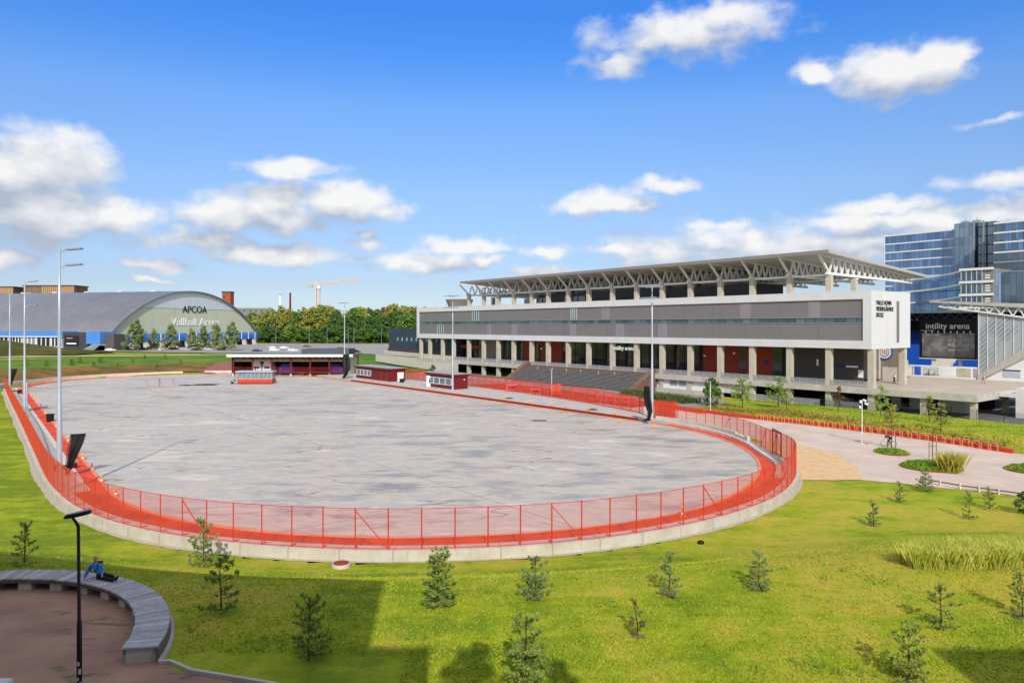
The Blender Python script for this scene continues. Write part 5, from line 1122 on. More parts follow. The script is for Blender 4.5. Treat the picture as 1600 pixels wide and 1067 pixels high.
# ------------------------------------------------------------------ bench with deck
bz = CZ; R0, R1 = 7.72, 8.85; b0, b1 = math.radians(9), math.radians(152)
bn = thing('curved_bench', 'long curved weathered wood bench on concrete blocks round the gravel court', 'bench', (COURT[0], COURT[1]+8.2, bz))
pol = lambda r, a: (COURT[0]+r*math.cos(a), COURT[1]+r*math.sin(a))
q = MB(); npk = 150
for i in range(npk):
    a0 = b0+(b1-b0)*i/npk; a1 = b0+(b1-b0)*(i+.9)/npk; zz = bz+.5+random.uniform(-.004, .004); e = random.uniform(-.012, .012)
    q.prism([(*pol(R0+e, a0), zz-.06), (*pol(R1+e, a0), zz-.06), (*pol(R1+e, a1), zz-.06), (*pol(R0+e, a1), zz-.06)], (0, 0, .06), m=random.choice((0, 0, 1, 2)))
q.build('deck', [MT['greywood'], mat('weathered wood pale', 'b7b5b5', .8, .14, 5, bmp=.2), mat('weathered wood brown', '99928d', .8, .16, 5, bmp=.2)], bn)
for rr, nm in ((R0+.05, 'front_beam'), (R1-.12, 'rear_beam')):
    q = MB()
    for i in range(60):
        a, c = b0+(b1-b0)*i/60, b0+(b1-b0)*(i+1)/60; q.prism([(*pol(rr, a), bz+.3), (*pol(rr+.08, a), bz+.3), (*pol(rr+.08, c), bz+.3), (*pol(rr, c), bz+.3)], (0, 0, .135))
    q.build(nm, mat('beam wood', '6e5f55', .8, .2, 3) if nm[0] == 'f' else bpy.data.materials['beam wood'], bn)
q = MB()
for i in range(60):
    a, c = b0+(b1-b0)*i/60, b0+(b1-b0)*(i+1)/60; q.prism([(*pol(R1-.03, a), bz-.3), (*pol(R1+.03, a), bz-.3), (*pol(R1+.03, c), bz-.3), (*pol(R1-.03, c), bz-.3)], (0, 0, .73))
q.build('back_skirt', mat('skirt wood', '6a5d55', .8, .2, 3), bn)
for i in range(15):
    a = b0+.02+(b1-b0-.04)*i/14; w_ = .035 if i else .02
    q = MB(); q.prism([(*pol(R0+.14, a-w_), bz-.05), (*pol(R1-.2, a-w_), bz-.05), (*pol(R1-.2, a+w_), bz-.05), (*pol(R0+.14, a+w_), bz-.05)], (0, 0, .345)); q.build('leg', MT['concrete'], bn)
q = MB(); q.prism([(*pol(R0+.06, b0+.004), bz-.05), (*pol(R1-.05, b0+.004), bz-.05), (*pol(R1-.05, b0+.016), bz-.05), (*pol(R0+.06, b0+.016), bz-.05)], (0, 0, .48)); q.build('end_board', MT['greywood'], bn)
# ------------------------------------------------------------------ near street lamp
lx, ly = (124-800)/F*21.5, 21.5; lz = G(lx, ly)
t = thing('street_lamp', 'slim black street lamp with a flat head on the gravel court, stickers on its pole', 'street lamp', (lx, ly, lz))
q = MB(); q.tube([(lx, ly, lz), (lx, ly, lz+2.3), (lx-.005, ly, lz+2.32), (lx-.03, ly, lz+5.15)], [.075, .07, .05, .045], 12); q.build('pole', MT['black'], t, smooth=True)
q = MB(); tp = Vector((lx-.03, ly, lz+5.15)); q.tube([tp, tp+Vector((-.06, 0, .1)), tp+Vector((-.2, .02, .28))], [.05, .04, .035], 8); q.build('neck', MT['black'], t)
q = MB(); c = tp+Vector((-.02, .02, .36)); ex, ey = Vector((.37, .05, .07)), Vector((-.02, .2, 0))
prof = [(-1, -.35), (-1, .35), (-.6, .8), (.2, 1), (.85, .75), (1, .3), (1, -.3), (.85, -.75), (.2, -1), (-.6, -.8)]
q.prism([c+ex*a+ey*b_-Vector((0, 0, .05)) for a, b_ in prof], (0, 0, .07)); q.prism([c+ex*a*.9+ey*b_*.85+Vector((0, 0, .022)) for a, b_ in prof], (0, 0, .04)); q.build('lamp_head', mat('lamp head blue black', '20242d', .3, .1, 2), t)
q = MB(); q.prism([c+ex*a*.7+ey*b_*.7-Vector((0, 0, .062)) for a, b_ in prof], (0, 0, .01)); q.build('lamp_glass', MT['pale_panel'], t)
q = MB()
for z0, h_, a0 in ((.25, .14, 3.6), (.55, .1, 4.2), (.75, .16, 4.9), (.42, .09, 5.2), (1.0, .12, 4.4), (.1, .12, 4.6)):
    V = []; n = 5
    for k in range(n): a = a0+k*.22; V += [(lx+.0765*math.cos(a), ly+.0765*math.sin(a), lz+z0), (lx+.0765*math.cos(a), ly+.0765*math.sin(a), lz+z0+h_)]
    q.add(V, [(2*k, 2*k+2, 2*k+3, 2*k+1) for k in range(n-1)])
q.build('stickers', mat('sticker paper', 'c9ccd0', .6, .3, 20), t)
# ------------------------------------------------------------------ people
def skin(name, J, E, m, parent, sub=1, root=0):
    me = bpy.data.meshes.new(name); me.from_pydata([Vector(j[0]) for j in J], E, []); ob = bpy.data.objects.new(name, me); COL.objects.link(ob)
    md = ob.modifiers.new('s', 'SKIN'); sv_ = me.skin_vertices[0].data
    for i, j in enumerate(J):
        r = j[1] if isinstance(j[1], tuple) else (j[1], j[1]); sv_[i].radius = r; sv_[i].use_root = (i == root)
    ob.modifiers.new('b', 'SUBSURF').levels = sub
    dg = bpy.context.evaluated_depsgraph_get(); dg.update(); m2 = bpy.data.meshes.new_from_object(ob.evaluated_get(dg)); bpy.data.objects.remove(ob)
    mb = MB(); mb.add([v.co for v in m2.vertices], [tuple(p.vertices) for p in m2.polygons]); return mb.build(name, m, parent, smooth=True)
def figure(name, label, loc, P, face, jacket, trousers, shoes=None, hair=None, collar=None, group=None, sleeve=True):
    """P: joint name -> world point; body is one skinned surface, clothes are shells over it"""
    t = thing(name, label, 'person', loc, group); g_ = lambda k: Vector(P[k])
    neck, head = g_('neck'), g_('head'); up = (head-neck).normalized(); f = Vector(face).normalized()
    J = [(g_('hip'), (.13, .11)), (g_('hip').lerp(neck, .5), (.125, .1)), (g_('hip').lerp(neck, .85), (.13, .09)), (neck, .055), (head-up*.05+f*.01, (.062, .07)), (head+up*.02, (.078, .092)), (head+up*.10, (.06, .07))]
    E = [(0, 1), (1, 2), (2, 3), (3, 4), (4, 5), (5, 6)]
    for s in 'LR':
        for a, b_, c, rs, base in ((f'sh{s}', f'el{s}', f'ha{s}', (.06, .042, .028), 2), (f'hp{s}', f'kn{s}', f'an{s}', (.085, .06, .042), 0)):
            k = len(J); J += [(g_(a), rs[0]), (g_(b_), rs[1]), (g_(c), rs[2])]; E += [(base, k), (k, k+1), (k+1, k+2)]
        hd = g_(f'ha{s}'); dr = (hd-g_(f'el{s}')).normalized(); sd = dr.cross(f).normalized() if dr.cross(f).length > .1 else Vector((1, 0, 0)); k = len(J); kh = k-4 if False else [i for i, j in enumerate(J) if (j[0]-hd).length < 1e-6][0]
        J.append((hd+dr*.07, (.035, .016))); E.append((kh, k))
        for n_ in range(4): J.append((hd+dr*(.15-.01*abs(n_-1.3))+sd*(.02*(n_-1.5)), .008)); E.append((k, len(J)-1))
        J.append((hd+dr*.06+sd*.05+f*.02, .009)); E.append((kh, len(J)-1))
        k = len(J); an = g_(f'an{s}'); J += [(g_(f'to{s}'), (.032, .04))]; E.append(([i for i, j in enumerate(J) if (j[0]-an).length < 1e-6][0], k))
    body = skin('body', J, E, MT['skin'], t)
    JJ = [(g_('hip')+(neck-g_('hip'))*.02, (.185, .15)), (g_('hip').lerp(neck, .45), (.18, .145)), (g_('hip').lerp(neck, .82), (.17, .125)), (neck-up*.02, .075)]; EE = [(0, 1), (1, 2), (2, 3)]
    for s in 'LR':
        k = len(JJ); w_ = g_(f'el{s}').lerp(g_(f'ha{s}'), .9 if sleeve else .1); JJ += [(g_(f'sh{s}'), .085), (g_(f'el{s}'), .065), (w_, .05)]; EE += [(2, k), (k, k+1), (k+1, k+2)]
    skin('jacket' if sleeve else 'shirt', JJ, EE, jacket, t)
    JJ = [(g_('hip'), (.15, .135))]; EE = []
    for s in 'LR':
        k = len(JJ); JJ += [(g_(f'hp{s}'), .105), (g_(f'kn{s}'), .08), (g_(f'an{s}')+(g_(f'an{s}')-g_(f'kn{s}')).normalized()*.03, .066)]; EE += [(0, k), (k, k+1), (k+1, k+2)]
    skin('trousers', JJ, EE, trousers, t)
    for s in 'LR':
        skin('shoe', [(g_(f'an{s}'), .055), (g_(f'an{s}').lerp(g_(f'to{s}'), .6), (.05, .05)), (g_(f'to{s}')+(g_(f'to{s}')-g_(f'an{s}')).normalized()*.03, (.042, .04))], [(0, 1), (1, 2)], shoes or MT['black'], t)
    # face
    sd = up.cross(f).normalized(); q = MB()
    for s in (-1, 1): q.lathe([(.003, -.008), (.010, -.004), (.010, .004), (.003, .008)], head+f*.083+sd*s*.03+up*.02, 8)
    q.build('eyes', MT['black'], t)
    q = MB(); c = head+f*.085-up*.01; q.add([c+up*.035, c-up*.015+sd*.016, c-up*.015-sd*.016, c-up*.008+f*.026], [(0, 1, 3), (0, 3, 2), (1, 2, 3), (0, 2, 1)]); q.build('nose', MT['skin'], t)
    q = MB(); c = head+f*.078-up*.052; q.bar(c-sd*.022, c+sd*.022, .008, .01); q.build('mouth', mat('lips', '93504a', .6, .05, 5) if 'lips' not in bpy.data.materials else bpy.data.materials['lips'], t)
    for s in (-1, 1): q = MB(); q.lathe([(.008, -.03), (.018, -.01), (.02, .012), (.008, .03)], head+sd*s*.085+up*.01, 8); q.build('ear', MT['skin'], t)
    if hair:
        skin('hair', [(head+up*.03-f*.03, (.085, .09)), (head+up*.085-f*.01, (.075, .08)), (head+up*.125, .05)], [(0, 1), (1, 2)], hair, t)
    return t
hp = Vector((-17.27, 30.15, bz+.5)); T_ = Vector((.92, -.39, 0)); Nn = Vector((-.39, -.92, 0))
hip = hp+Vector((0, 0, .12)); nk = hip+Vector((-.22, .0, .52)); 
P = dict(hip=hip, neck=nk, head=nk+Vector((.0, -.03, .175)))
sR, sL = nk+Vector((-.19, -.04, -.07)), nk+Vector((.19, .03, -.08))
P.update(shR=sR, elR=sR+Vector((-.13, -.06, -.27)), haR=Vector((sR.x-.22, sR.y-.10, bz+.56)), shL=sL, elL=sL+Vector((.06, -.05, -.28)), haL=hip+T_*.2+Nn*.12+Vector((0, 0, .09)))
P['hpR'] = hip+Nn*.09+T_*.06-Vector((0, 0, .02)); P['hpL'] = hip-Nn*.09+T_*.06-Vector((0, 0, .02))
P['knR'] = hip+T_*.48+Nn*.13-Vector((0, 0, .02)); P['knL'] = hip+T_*.47-Nn*.06+Vector((0, 0, .05))
P['anR'] = hip+T_*.86+Nn*.12-Vector((0, 0, .06)); P['anL'] = hip+T_*.88-Nn*.02-Vector((0, 0, .05))
P['toR'] = P['anR']+T_*.07+Vector((0, 0, .15)); P['toL'] = P['anL']+T_*.07+Vector((0, 0, .15))
blu = mat('blue jacket cloth', '2f6fc4', .7, .15, 8, c2='3f86e0'); blk = mat('black cloth', '17181b', .85, .2, 8)
pr = figure('person', 'person in blue jacket and black trousers sitting with legs outstretched on the curved bench', hp, P, (.1, -1, -.08), blu, blk, shoes=mat('grey shoe', '3a3a3d', .6, .2, 10), hair=mat('short sandy hair', 'a37a5c', .8, .2, 20))
q = MB(); bk = nk+Vector((-.05, .17, -.24)); q.box(bk.x-.15, bk.x+.15, bk.y, bk.y+.16, bk.z-.22, bk.z+.24)
for s in (-1, 1): q.tube([nk+Vector((s*.12, .14, -.02)), nk+Vector((s*.13, -.03, .015)), nk+Vector((s*.13, -.15, -.12)), nk+Vector((s*.15, -.13, -.33)), nk+Vector((s*.17, .08, -.38))], .022, 6)
tag(q.build('backpack', mat('black backpack', '1b1d24', .7, .2, 8)), 'small black backpack worn by the person in blue on the bench', 'backpack')
def walker(loc, face, label, shirt, trou, hair, ph=.18):
    f = Vector(face).normalized(); s = Vector((f.y, -f.x, 0)); b = Vector(loc); z = Vector((0, 0, 1)); hip = b+z*.93; nk = b+z*1.43+f*.02
    P = dict(hip=hip, neck=nk, head=nk+z*.2+f*.02)
    for k, sg in (('R', 1), ('L', -1)):
        st = ph*sg; sh_ = nk+s*sg*.18-z*.06; P['sh'+k] = sh_; P['el'+k] = sh_-z*.28-f*st*.5+s*sg*.03; P['ha'+k] = sh_-z*.53-f*st*.3+f*.06+s*sg*.03
        P['hp'+k] = hip+s*sg*.09-z*.05; P['kn'+k] = b+z*.50+s*sg*.09+f*(st*.6+.04); P['an'+k] = b+z*.09+s*sg*.09+f*st*1.1; P['to'+k] = P['an'+k]+f*.14-z*.04
    return figure('person', label, b, P, f, shirt, trou, hair=hair)
hd_ = mat('dark hair', '2a211c', .8, .2, 20)
p = at(1397, 598, 3.7); walker(p, (.6, -.8, 0), 'person in white top and dark trousers walking on the concrete deck near the corner column', mat('white cloth', (.75, .74, .72), .8, .05, 6), blk, hd_)
p = at(1537, 599.5, 3.7); walker(p, (-.9, -.3, 0), 'person in pale pink clothes walking on the deck in front of the white poster wall', mat('pink cloth', 'c9a296', .8, .08, 6), mat('pale trousers', 'b59c8f', .8, .08, 6), hd_)
# ------------------------------------------------------------------ bicycle and rider
bp = at(1388.5, 698, .03); D_ = Vector((-.97, .22, 0)); Zv = Vector((0, 0, 1)); Sd = Vector((.22, .97, 0))
bc = thing('bicycle', 'white framed bicycle ridden leftwards along the pink path beside the red low wall', 'bicycle', bp)
rt = .34
for sg in (-1, 1):
    c = bp+D_*sg*.52+Zv*rt; pts = [c+D_*rt*math.cos(a)+Zv*rt*math.sin(a) for a in [2*math.pi*k/24 for k in range(25)]]
    q = MB(); q.tube(pts, .022, 6); w = q.build('wheel', MT['black'], bc); q = MB()
    for k in range(12): a = math.pi*2*k/12; q.bar(c, c+(D_*math.cos(a)+Zv*math.sin(a))*(rt-.02), .006)
    q.tube([c-Sd*.05, c+Sd*.05], .025, 8); q.build('spokes', MT['galv'], w)
A = bp-D_*.52+Zv*rt; Bb = bp-D_*.08+Zv*.28; St = bp-D_*.2+Zv*.85; Hd = bp+D_*.33+Zv*.85; Fw = bp+D_*.52+Zv*rt
q = MB(); 
for a, b_ in ((A, Bb), (A, St-Zv*.1), (Bb, St), (Bb, Hd-Zv*.1), (St-Zv*.08, Hd), (Hd+Zv*.1, Fw)): q.tube([a, b_], .02, 8)
q.build('frame', mat('bike white', (.75, .75, .77), .35, .05, 3), bc)
q = MB(); q.tube([Hd+Zv*.1, Hd+Zv*.16+D_*.06], .016, 6); q.tube([Hd+Zv*.16+D_*.06-Sd*.25, Hd+Zv*.16+D_*.06+Sd*.25], .015, 6); q.build('handlebar', MT['black'], bc)
q = MB(); q.prism([St+Zv*.04-D_*.14-Sd*.07, St+Zv*.04-D_*.14+Sd*.07, St+Zv*.04+D_*.12+Sd*.02, St+Zv*.04+D_*.12-Sd*.02], Zv*.05); q.build('saddle', MT['black'], bc)
q = MB(); q.tube([Bb-Sd*.09, Bb+Sd*.09], .02, 8); q.tube([Bb+Sd*.09, Bb+Sd*.09+D_*.1-Zv*.13], .013, 6); q.tube([Bb-Sd*.09, Bb-Sd*.09-D_*.1+Zv*.13], .013, 6); q.build('crank', MT['steel'], bc)
hip = St+Zv*.17; nk = hip+D_*.42+Zv*.36; P = dict(hip=hip, neck=nk, head=nk+D_*.1+Zv*.18)
for k, sg in (('R', 1), ('L', -1)):
    sh_ = nk+Sd*sg*.18-Zv*.06; P['sh'+k] = sh_; P['ha'+k] = Hd+Zv*.2+D_*.03+Sd*sg*.22; P['el'+k] = sh_.lerp(P['ha'+k], .5)-Zv*.06+Sd*sg*.05
    P['hp'+k] = hip+Sd*sg*.09; an = Bb+Sd*sg*.13+(D_*.1-Zv*.10 if sg > 0 else -D_*.1+Zv*.16); P['an'+k] = an; P['kn'+k] = hip.lerp(an, .5)+D_*(.2 if sg < 0 else .12)+Zv*.06+Sd*sg*.1; P['to'+k] = an+D_*.14-Zv*.02
cy = figure('person', 'cyclist in dark red and black clothes and pale helmet bent over the white bicycle', hip, P, D_-Zv*.1, mat('dark red cloth', '4a1a1c', .8, .2, 6), blk)
q = MB(); hc = P['head']+Zv*.06-D_*.01; q.lathe([(.11, -.03), (.115, .02), (.09, .075), (.04, .1)], hc, 12); q.build('helmet', mat('helmet grey', '8f9896', .4, .1, 5), cy)
# ------------------------------------------------------------------ small things on lawn and ice
p = ground(533, 886); t = thing('well_cover', 'round pale concrete well ring with a rust coloured lid on the lawn by the wall', 'well cover', p)
q = MB(); q.lathe([(.52, -.1), (.52, .22), (.46, .24)], p, 24); q.build('ring', MT['pale_concrete'], t); q = MB(); q.lathe([(.45, .2), (.45, .27), (.40, .29)], p, 24); q.build('lid', MT['rust'], t)
p = ground(1095, 849); q = MB(); q.lathe([(.2, -.05), (.22, .1), (.16, .18), (.05, .2)], p, 14); tag(q.build('drain_cap', MT['black']), 'small black domed drain cap on the lawn below the right wall', 'drain')
p = ground(1599, 802); 
def rag(px, py, z, w_, label, name='tarpaulin', cat='tarpaulin', m='black'):
    p = at(px, py, z); q = MB(); n = 7
    V = [(p.x+w_*(i/(n-1)-.5), p.y+w_*.7*(j/(n-1)-.5), z+.03+.16*max(0, math.sin(i*1.3+j*.9))*(1-abs(2*i/(n-1)-1)**3)*(1-abs(2*j/(n-1)-1)**3)) for i in range(n) for j in range(n)]
    Fc = [(i*n+j, i*n+j+1, (i+1)*n+j+1, (i+1)*n+j) for i in range(n-1) for j in range(n-1)]; m_ = len(V)
    q.add(V+[(a, b_, z+.005) for a, b_, c in V], Fc+[tuple(m_+x for x in f) for f in Fc]); tag(q.build(name, MT[m]), label, cat)
rag(795.5, 622.5, .43, 1.5, 'crumpled black tarpaulin on the grey plaza below the orange standing tables')
rag(925.5, 640, .43, 1.7, 'crumpled black tarpaulin on the plaza nearest to the right light mast')
rag(290, 602, .035, 3.4, 'dark flattened sheet on the ice pad left of the glazed machine', m='darker'); rag(322, 601, .035, 5.5, 'larger dark flattened sheets on the ice pad beside the glazed machine', m='darker')
p = at(843, 657, .035); q = MB(); q.box(p.x-1.0, p.x+1.0, p.y-.5, p.y+.5, .031, .06); tag(q.build('floor_hatch', MT['darker']), 'dark flat rectangular hatch in the rink floor near the far right edge', 'hatch')
# goal frames of faint red tube at the far end
gm = mat('goal red', 'b9847e', .5, .1, 2)
for px0, px1, y0, y1, lab in ((228, 249, 591, 605, 'faint red tube goal frame on the far rink floor, left of its twin'), (249, 270, 592, 605, 'faint red tube goal frame on the far rink floor, right of its twin')):
    a, c = at(px0, y1, .03), at(px1, y1, .03); h = (y1-y0)*a.y/F; q = MB()
    q.bar(a, a+Zv*h, .06); q.bar(c, c+Zv*h, .06); q.bar(a+Zv*h, c+Zv*h, .06); q.bar(a+Zv*.05, c+Zv*.05, .07)
    for b_ in (a, c): q.bar(b_+Zv*h, b_+Vector((0, 1.5, .05)), .06)
    q.bar(a+Vector((0, 1.5, .05)), c+Vector((0, 1.5, .05)), .06); tag(q.build('goal_frame', gm), lab, 'goal')
p = at(76, 659, .03); q = MB(); q.box(p.x-.35, p.x+.35, p.y, p.y+.7, .03, .95); q.box(p.x-.4, p.x+.4, p.y-.05, p.y+.75, .951, 1.15); tag(q.build('waste_bin', MT['black']), 'black lidded waste bin at the left edge of the ice behind the cones', 'bin')
for w_ in ('twenty-sixth','twenty-seventh','twenty-eighth','twenty-ninth','thirtieth','thirty-first','thirty-second','thirty-third','thirty-fourth','thirty-fifth'): ORD.append(w_)
# ------------------------------------------------------------------ open shed, kiosks, machine
Y0 = 201.; xa, xb = dep(362, 585, Y0).x, dep(548, 585, Y0).x; zt = 6.0
sh = thing('open_shed', 'long open fronted flat roofed shed with dark red posts behind the far rink end', 'shed', ((xa+xb)/2, Y0, .3))
q = MB(); q.box(xa-.8, xb+.8, Y0-1.2, Y0+11, zt-.4, zt); q.build('roof', mat('shed roof', '6f7069', .8, .2, .4), sh)
q = MB(); q.box(xa-.9, xb+.9, Y0-1.4, Y0-1.202, zt-.6, zt+.12); q.build('fascia', MT['whitemetal'], sh)
q = MB(); q.box(xa+19, xb-1, Y0+2, Y0+10.5, zt+.002, zt+1.5); q.build('upper_roof', mat('upper roof grey', '55595c', .7, .15, .4), sh)
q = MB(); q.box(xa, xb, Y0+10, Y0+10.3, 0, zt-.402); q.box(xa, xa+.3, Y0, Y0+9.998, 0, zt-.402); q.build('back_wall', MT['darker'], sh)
q = MB(); q.box(xb-.5, xb-.2, Y0-1, Y0+9.998, .0, zt-.402); q.build('side_wall', MT['pale_concrete'], sh)
q = MB(); q.box(xa, xb-.6, Y0+.2, Y0+.5, zt-1.9, zt-1.1); q.build('beam', mat('timber beam', '8a6b50', .8, .2, 1), sh)
for i in range(18):
    q = MB(); x = xa+1+i*(xb-xa-2.4)/17; q.box(x-.12, x+.12, Y0-1.1, Y0+9.9, zt-.9, zt-.402); q.build('rafter', bpy.data.materials['timber beam'], sh)
for i in range(7):
    x = xa+.4+i*(xb-xa-1)/6; q = MB(); q.box(x-.2, x+.2, Y0, Y0+.198, .9, zt-1.1); q.build('post', MT['maroon'], sh); q = MB(); q.box(x-.28, x+.28, Y0-.1, Y0+.25, .0, .898); q.build('post_base', MT['pale_concrete'], sh)
q = MB(); q.box(xa+.5, xb-.6, Y0-.6, Y0-.55, .9, 2.6); q.build('mesh_panel', meshmat('shed front mesh', (.42, .03, .02), .12), sh)
q = MB(); q.box(xa+.5, xb-.6, Y0-.66, Y0-.61, .85, 1.2); q.build('low_board', MT['maroon'], sh)
def machine(px, base, w_, h_, m, label):
    p = dep(px, base, Y0+4); x, z = p.x, .3; t = thing('ice_resurfacer', label, 'ice machine', (x, Y0+4, z))
    q = MB(); q.prism([(x-w_/2, Y0+3, z+.7), (x+w_/2, Y0+3, z+.7), (x+w_/2, Y0+3, z+h_*.65), (x+w_*.3, Y0+3, z+h_), (x-w_*.3, Y0+3, z+h_), (x-w_/2, Y0+3, z+h_*.65)], (0, 4, 0)); q.build('machine_body', m, t)
    q = MB(); q.box(x-w_*.3, x+w_*.3, Y0+2.94, Y0+2.998, z+h_*.45, z+h_*.6); q.build('grille', MT['black'], t)
    for s in (-1, 1):
        for yy in (3.5, 6.3): q = MB(); q.tube([(x+s*w_*.42-.15, Y0+yy, z+.45), (x+s*w_*.42+.15, Y0+yy, z+.45)], .45, 14); q.build('wheel', MT['black'], t)
wm = mat('machine white', (.78, .78, .78), .4, .05, 1); bm = mat('machine blue', '26308f', .4, .1, 1)
machine(403, 588, 2.6, 3.6, wm, 'white ice resurfacing machine in the open shed, left of the two white ones'); machine(419, 588, 2.6, 3.6, wm, 'white ice resurfacing machine in the open shed, right of the two white ones')
machine(449, 588, 4.2, 2.9, bm, 'blue ice machine in the middle bay of the open shed'); machine(526, 588, 4.0, 2.9, bm, 'blue ice machine at the right end of the open shed')
def kiosk(u0, u1, v0, v1, h, win, door, label):
    z = .42; t = thing('kiosk', label, 'kiosk', UV(((u0+u1)/2, v0, z))); q = MB(UV); q.box(u0, u1, v0, v1, z, z+h-.5); q.build('wall', MT['maroon'], t)
    q = MB(UV); q.box(u0-.3, u1+.3, v0-.4, v1+.3, z+h-.498, z+h-.1); q.build('fascia', MT['maroon'], t); q = MB(UV); q.box(u0-.35, u1+.35, v0-.45, v1+.35, z+h-.098, z+h); q.build('roof', mat('kiosk roof', '9aa0a3', .6, .15, .4), t)
    for a, b_ in win:
        q = MB(UV); q.box(a, b_, v0-.04, v0-.002, z+.9, z+2.2); w = q.build('window', MT['glass'], t); q = MB(UV); k = max(2, round((b_-a)/2.2))
        for i in range(k+1): uu = a+(b_-a)*i/k; q.box(uu-.08, uu+.08, v0-.12, v0-.042, z+.85, z+2.25)
        q.box(a, b_, v0-.12, v0-.042, z+.80, z+.92); q.box(a, b_, v0-.12, v0-.042, z+2.18, z+2.3); q.build('window_frame', MT['whitemetal'], w)
    for a, b_, side in door:
        q = MB(UV)
        if side: q.box(u0-.05, u0-.002, a, b_, z, z+2.2)
        else: q.box(a, b_, v0-.05, v0-.002, z, z+2.2)
        q.build('door', MT['whitemetal'] if side else MT['redbrown'], t)
    q = MB(UV); q.box(u0-.12, u0-.002, v1-1.1, v1-.8, z+1.9, z+2.1); q.build('wall_lamp', MT['letter'], t); return t
kiosk(156, 174.5, 84.6, 88.8, 3.3, [(166, 174)], [(86.6, 88.4, 1), (157, 158.2, 0), (160, 161.2, 0)], 'longer dark red flat roofed kiosk on the plaza, nearer to the open shed')
kiosk(128.5, 139.5, 84.9, 88.6, 3.3, [(129.2, 138.8)], [], 'smaller dark red kiosk with wide window on the plaza behind a tall mast')
p = at(671, 604, .42); t = thing('notice_sign', 'white upright notice board with a small dark figure left of the smaller kiosk', 'sign', p); q = MB(); q.box(p.x-.65, p.x+.65, p.y-.1, p.y+.1, .42, 2.9); q.build('panel', MT['letter'], t); q = MB(); q.box(p.x-.12, p.x+.12, p.y-.14, p.y-.102, 1.2, 2.0); q.lathe([(.02, 2.06), (.12, 2.15), (.12, 2.25), (.02, 2.33)], (p.x, p.y-.12, 0), 8); q.build('figure_mark', MT['black'], t)
p = at(628, 597.5, .42); t = thing('waste_bin', 'black and white waste bin on the plaza between the two red kiosks', 'bin', p); q = MB(); q.box(p.x-.5, p.x+.5, p.y-.4, p.y+.4, .42, 1.4); q.build('bin_body', MT['black'], t); q = MB(); q.box(p.x-.55, p.x+.3, p.y-.45, p.y+.45, 1.402, 2.3); q.build('bin_hood', MT['letter'], t)
# glazed machine on the ice
a, c = at(371, 600, .03), at(425, 600, .03); yy = a.y
gm_ = thing('glazed_team_box', 'grey framed glazed team box on a red base at the far end of the rink', 'team box', ((a.x+c.x)/2, yy, .03))
q = MB(); q.box(a.x, c.x, yy, yy+3, .25, 1.15); q.build('base', MT['red'], gm_); q = MB(); q.box(a.x-.6, a.x-.002, yy+.1, yy+2.8, .2, 2.6); q.build('end_panel', MT['steel'], gm_)
q = MB(); q.box(a.x+.1, c.x-.1, yy+.3, yy+2.7, 1.152, 2.85); q.build('glazing', mat('pale glazing', '7c8a88', .12, .25, .8, spec=.7), gm_)
q = MB()
for k in range(9): x = a.x+.08+k*(c.x-a.x-.16)/8; q.box(x-.06, x+.06, yy+.18, yy+.298, 1.152, 2.85)
q.box(a.x, c.x, yy+.18, yy+.298, 1.16, 1.3); q.build('glazing_bar', MT['galv'], gm_); q = MB(); q.box(a.x-.5, c.x+.15, yy-.1, yy+3.1, 2.852, 3.15); q.build('roof', MT['galv'], gm_)
for x in (a.x+.4, a.x-1.4, c.x-.6): q = MB(); q.tube([(x, yy+.2, .33), (x, yy+.5, .33)], .3, 12); q.build('wheel', MT['black'], gm_)
q = MB(); q.bar((a.x-.6, yy+.5, .6), (a.x-2.2, yy+.5, .5), .15); q.box(a.x-1.9, a.x-.9, yy+.2, yy+1.6, .5, 1.1); q.build('drawbar', MT['steel'], gm_)
# ------------------------------------------------------------------ plaza fence, barriers, orange furniture
pf = thing('mesh_fence', 'orange mesh fence along the back of the grey plaza in front of the seating stair', 'fence', UV((110, 92.2, .4)))
q = MB(UV); L = [(166, 92.1), (140, 92.4), (128, 92.4), (110, 91.3), (92, 88.6), (82, 86.4), (74.5, 84.4)]; q.add([(*p, .43) for p in L]+[(*p, 3.0) for p in L], [(i, i+1, 7+i+1, 7+i) for i in range(6)]); q.build('mesh_panel', MT['orange_net_dense'], pf, fix=False)
LL = resample([(a_, b_) for a_, b_ in L], 2.6)
for a_, b_ in LL: q = MB(UV); q.box(a_-.04, a_+.04, b_-.04, b_+.04, .42, 3.05); q.build('post', MT['red'], pf)
q = MB(UV); q.tube([(a_, b_, 3.0) for a_, b_ in L], .03, 5); q.build('rail', MT['red'], pf)
bp_ = thing('barrier_panels', 'dense red barrier panels leaning together beside the right light mast and the black net', 'barrier', UV((66, 83, .4)))
A0, A1 = at(1019, 653, .45), at(1050, 657, .45)
for k in range(4):
    o = Vector((.35*k, .35*k, 0)); q = MB(); a_, b_ = A0+o, A1+o; h = Vector((0, 0, 2.5))
    q.bar(a_, a_+h, .08); q.bar(b_, b_+h, .08); q.bar(a_+h, b_+h, .08); q.bar(a_+h*.06, b_+h*.06, .08)
    for i in range(1, 14): c_ = a_.lerp(b_, i/14); q.bar(c_+h*.06, c_+h, .05)
    q.build('panel', MT['red'], bp_)
q = MB(); q.add([A0, A1, A1+Vector((0, 0, 2.5)), A0+Vector((0, 0, 2.5))], [(0, 1, 2, 3)]); q.build('mesh', MT['orange_net_dense'], bp_, fix=False)
pink = mat('coral tube', (.78, .14, .14), .45, .1, 2)
fr0 = None
FRM = [(803,615,.5),(822,612,.5),(846,613,.4),(905,618,.5),(925,620,.5),(944,623,.5),(958,632,.2),(931,629,.2),(972,634,.2),(838,620,.4),(984,633,.1)]
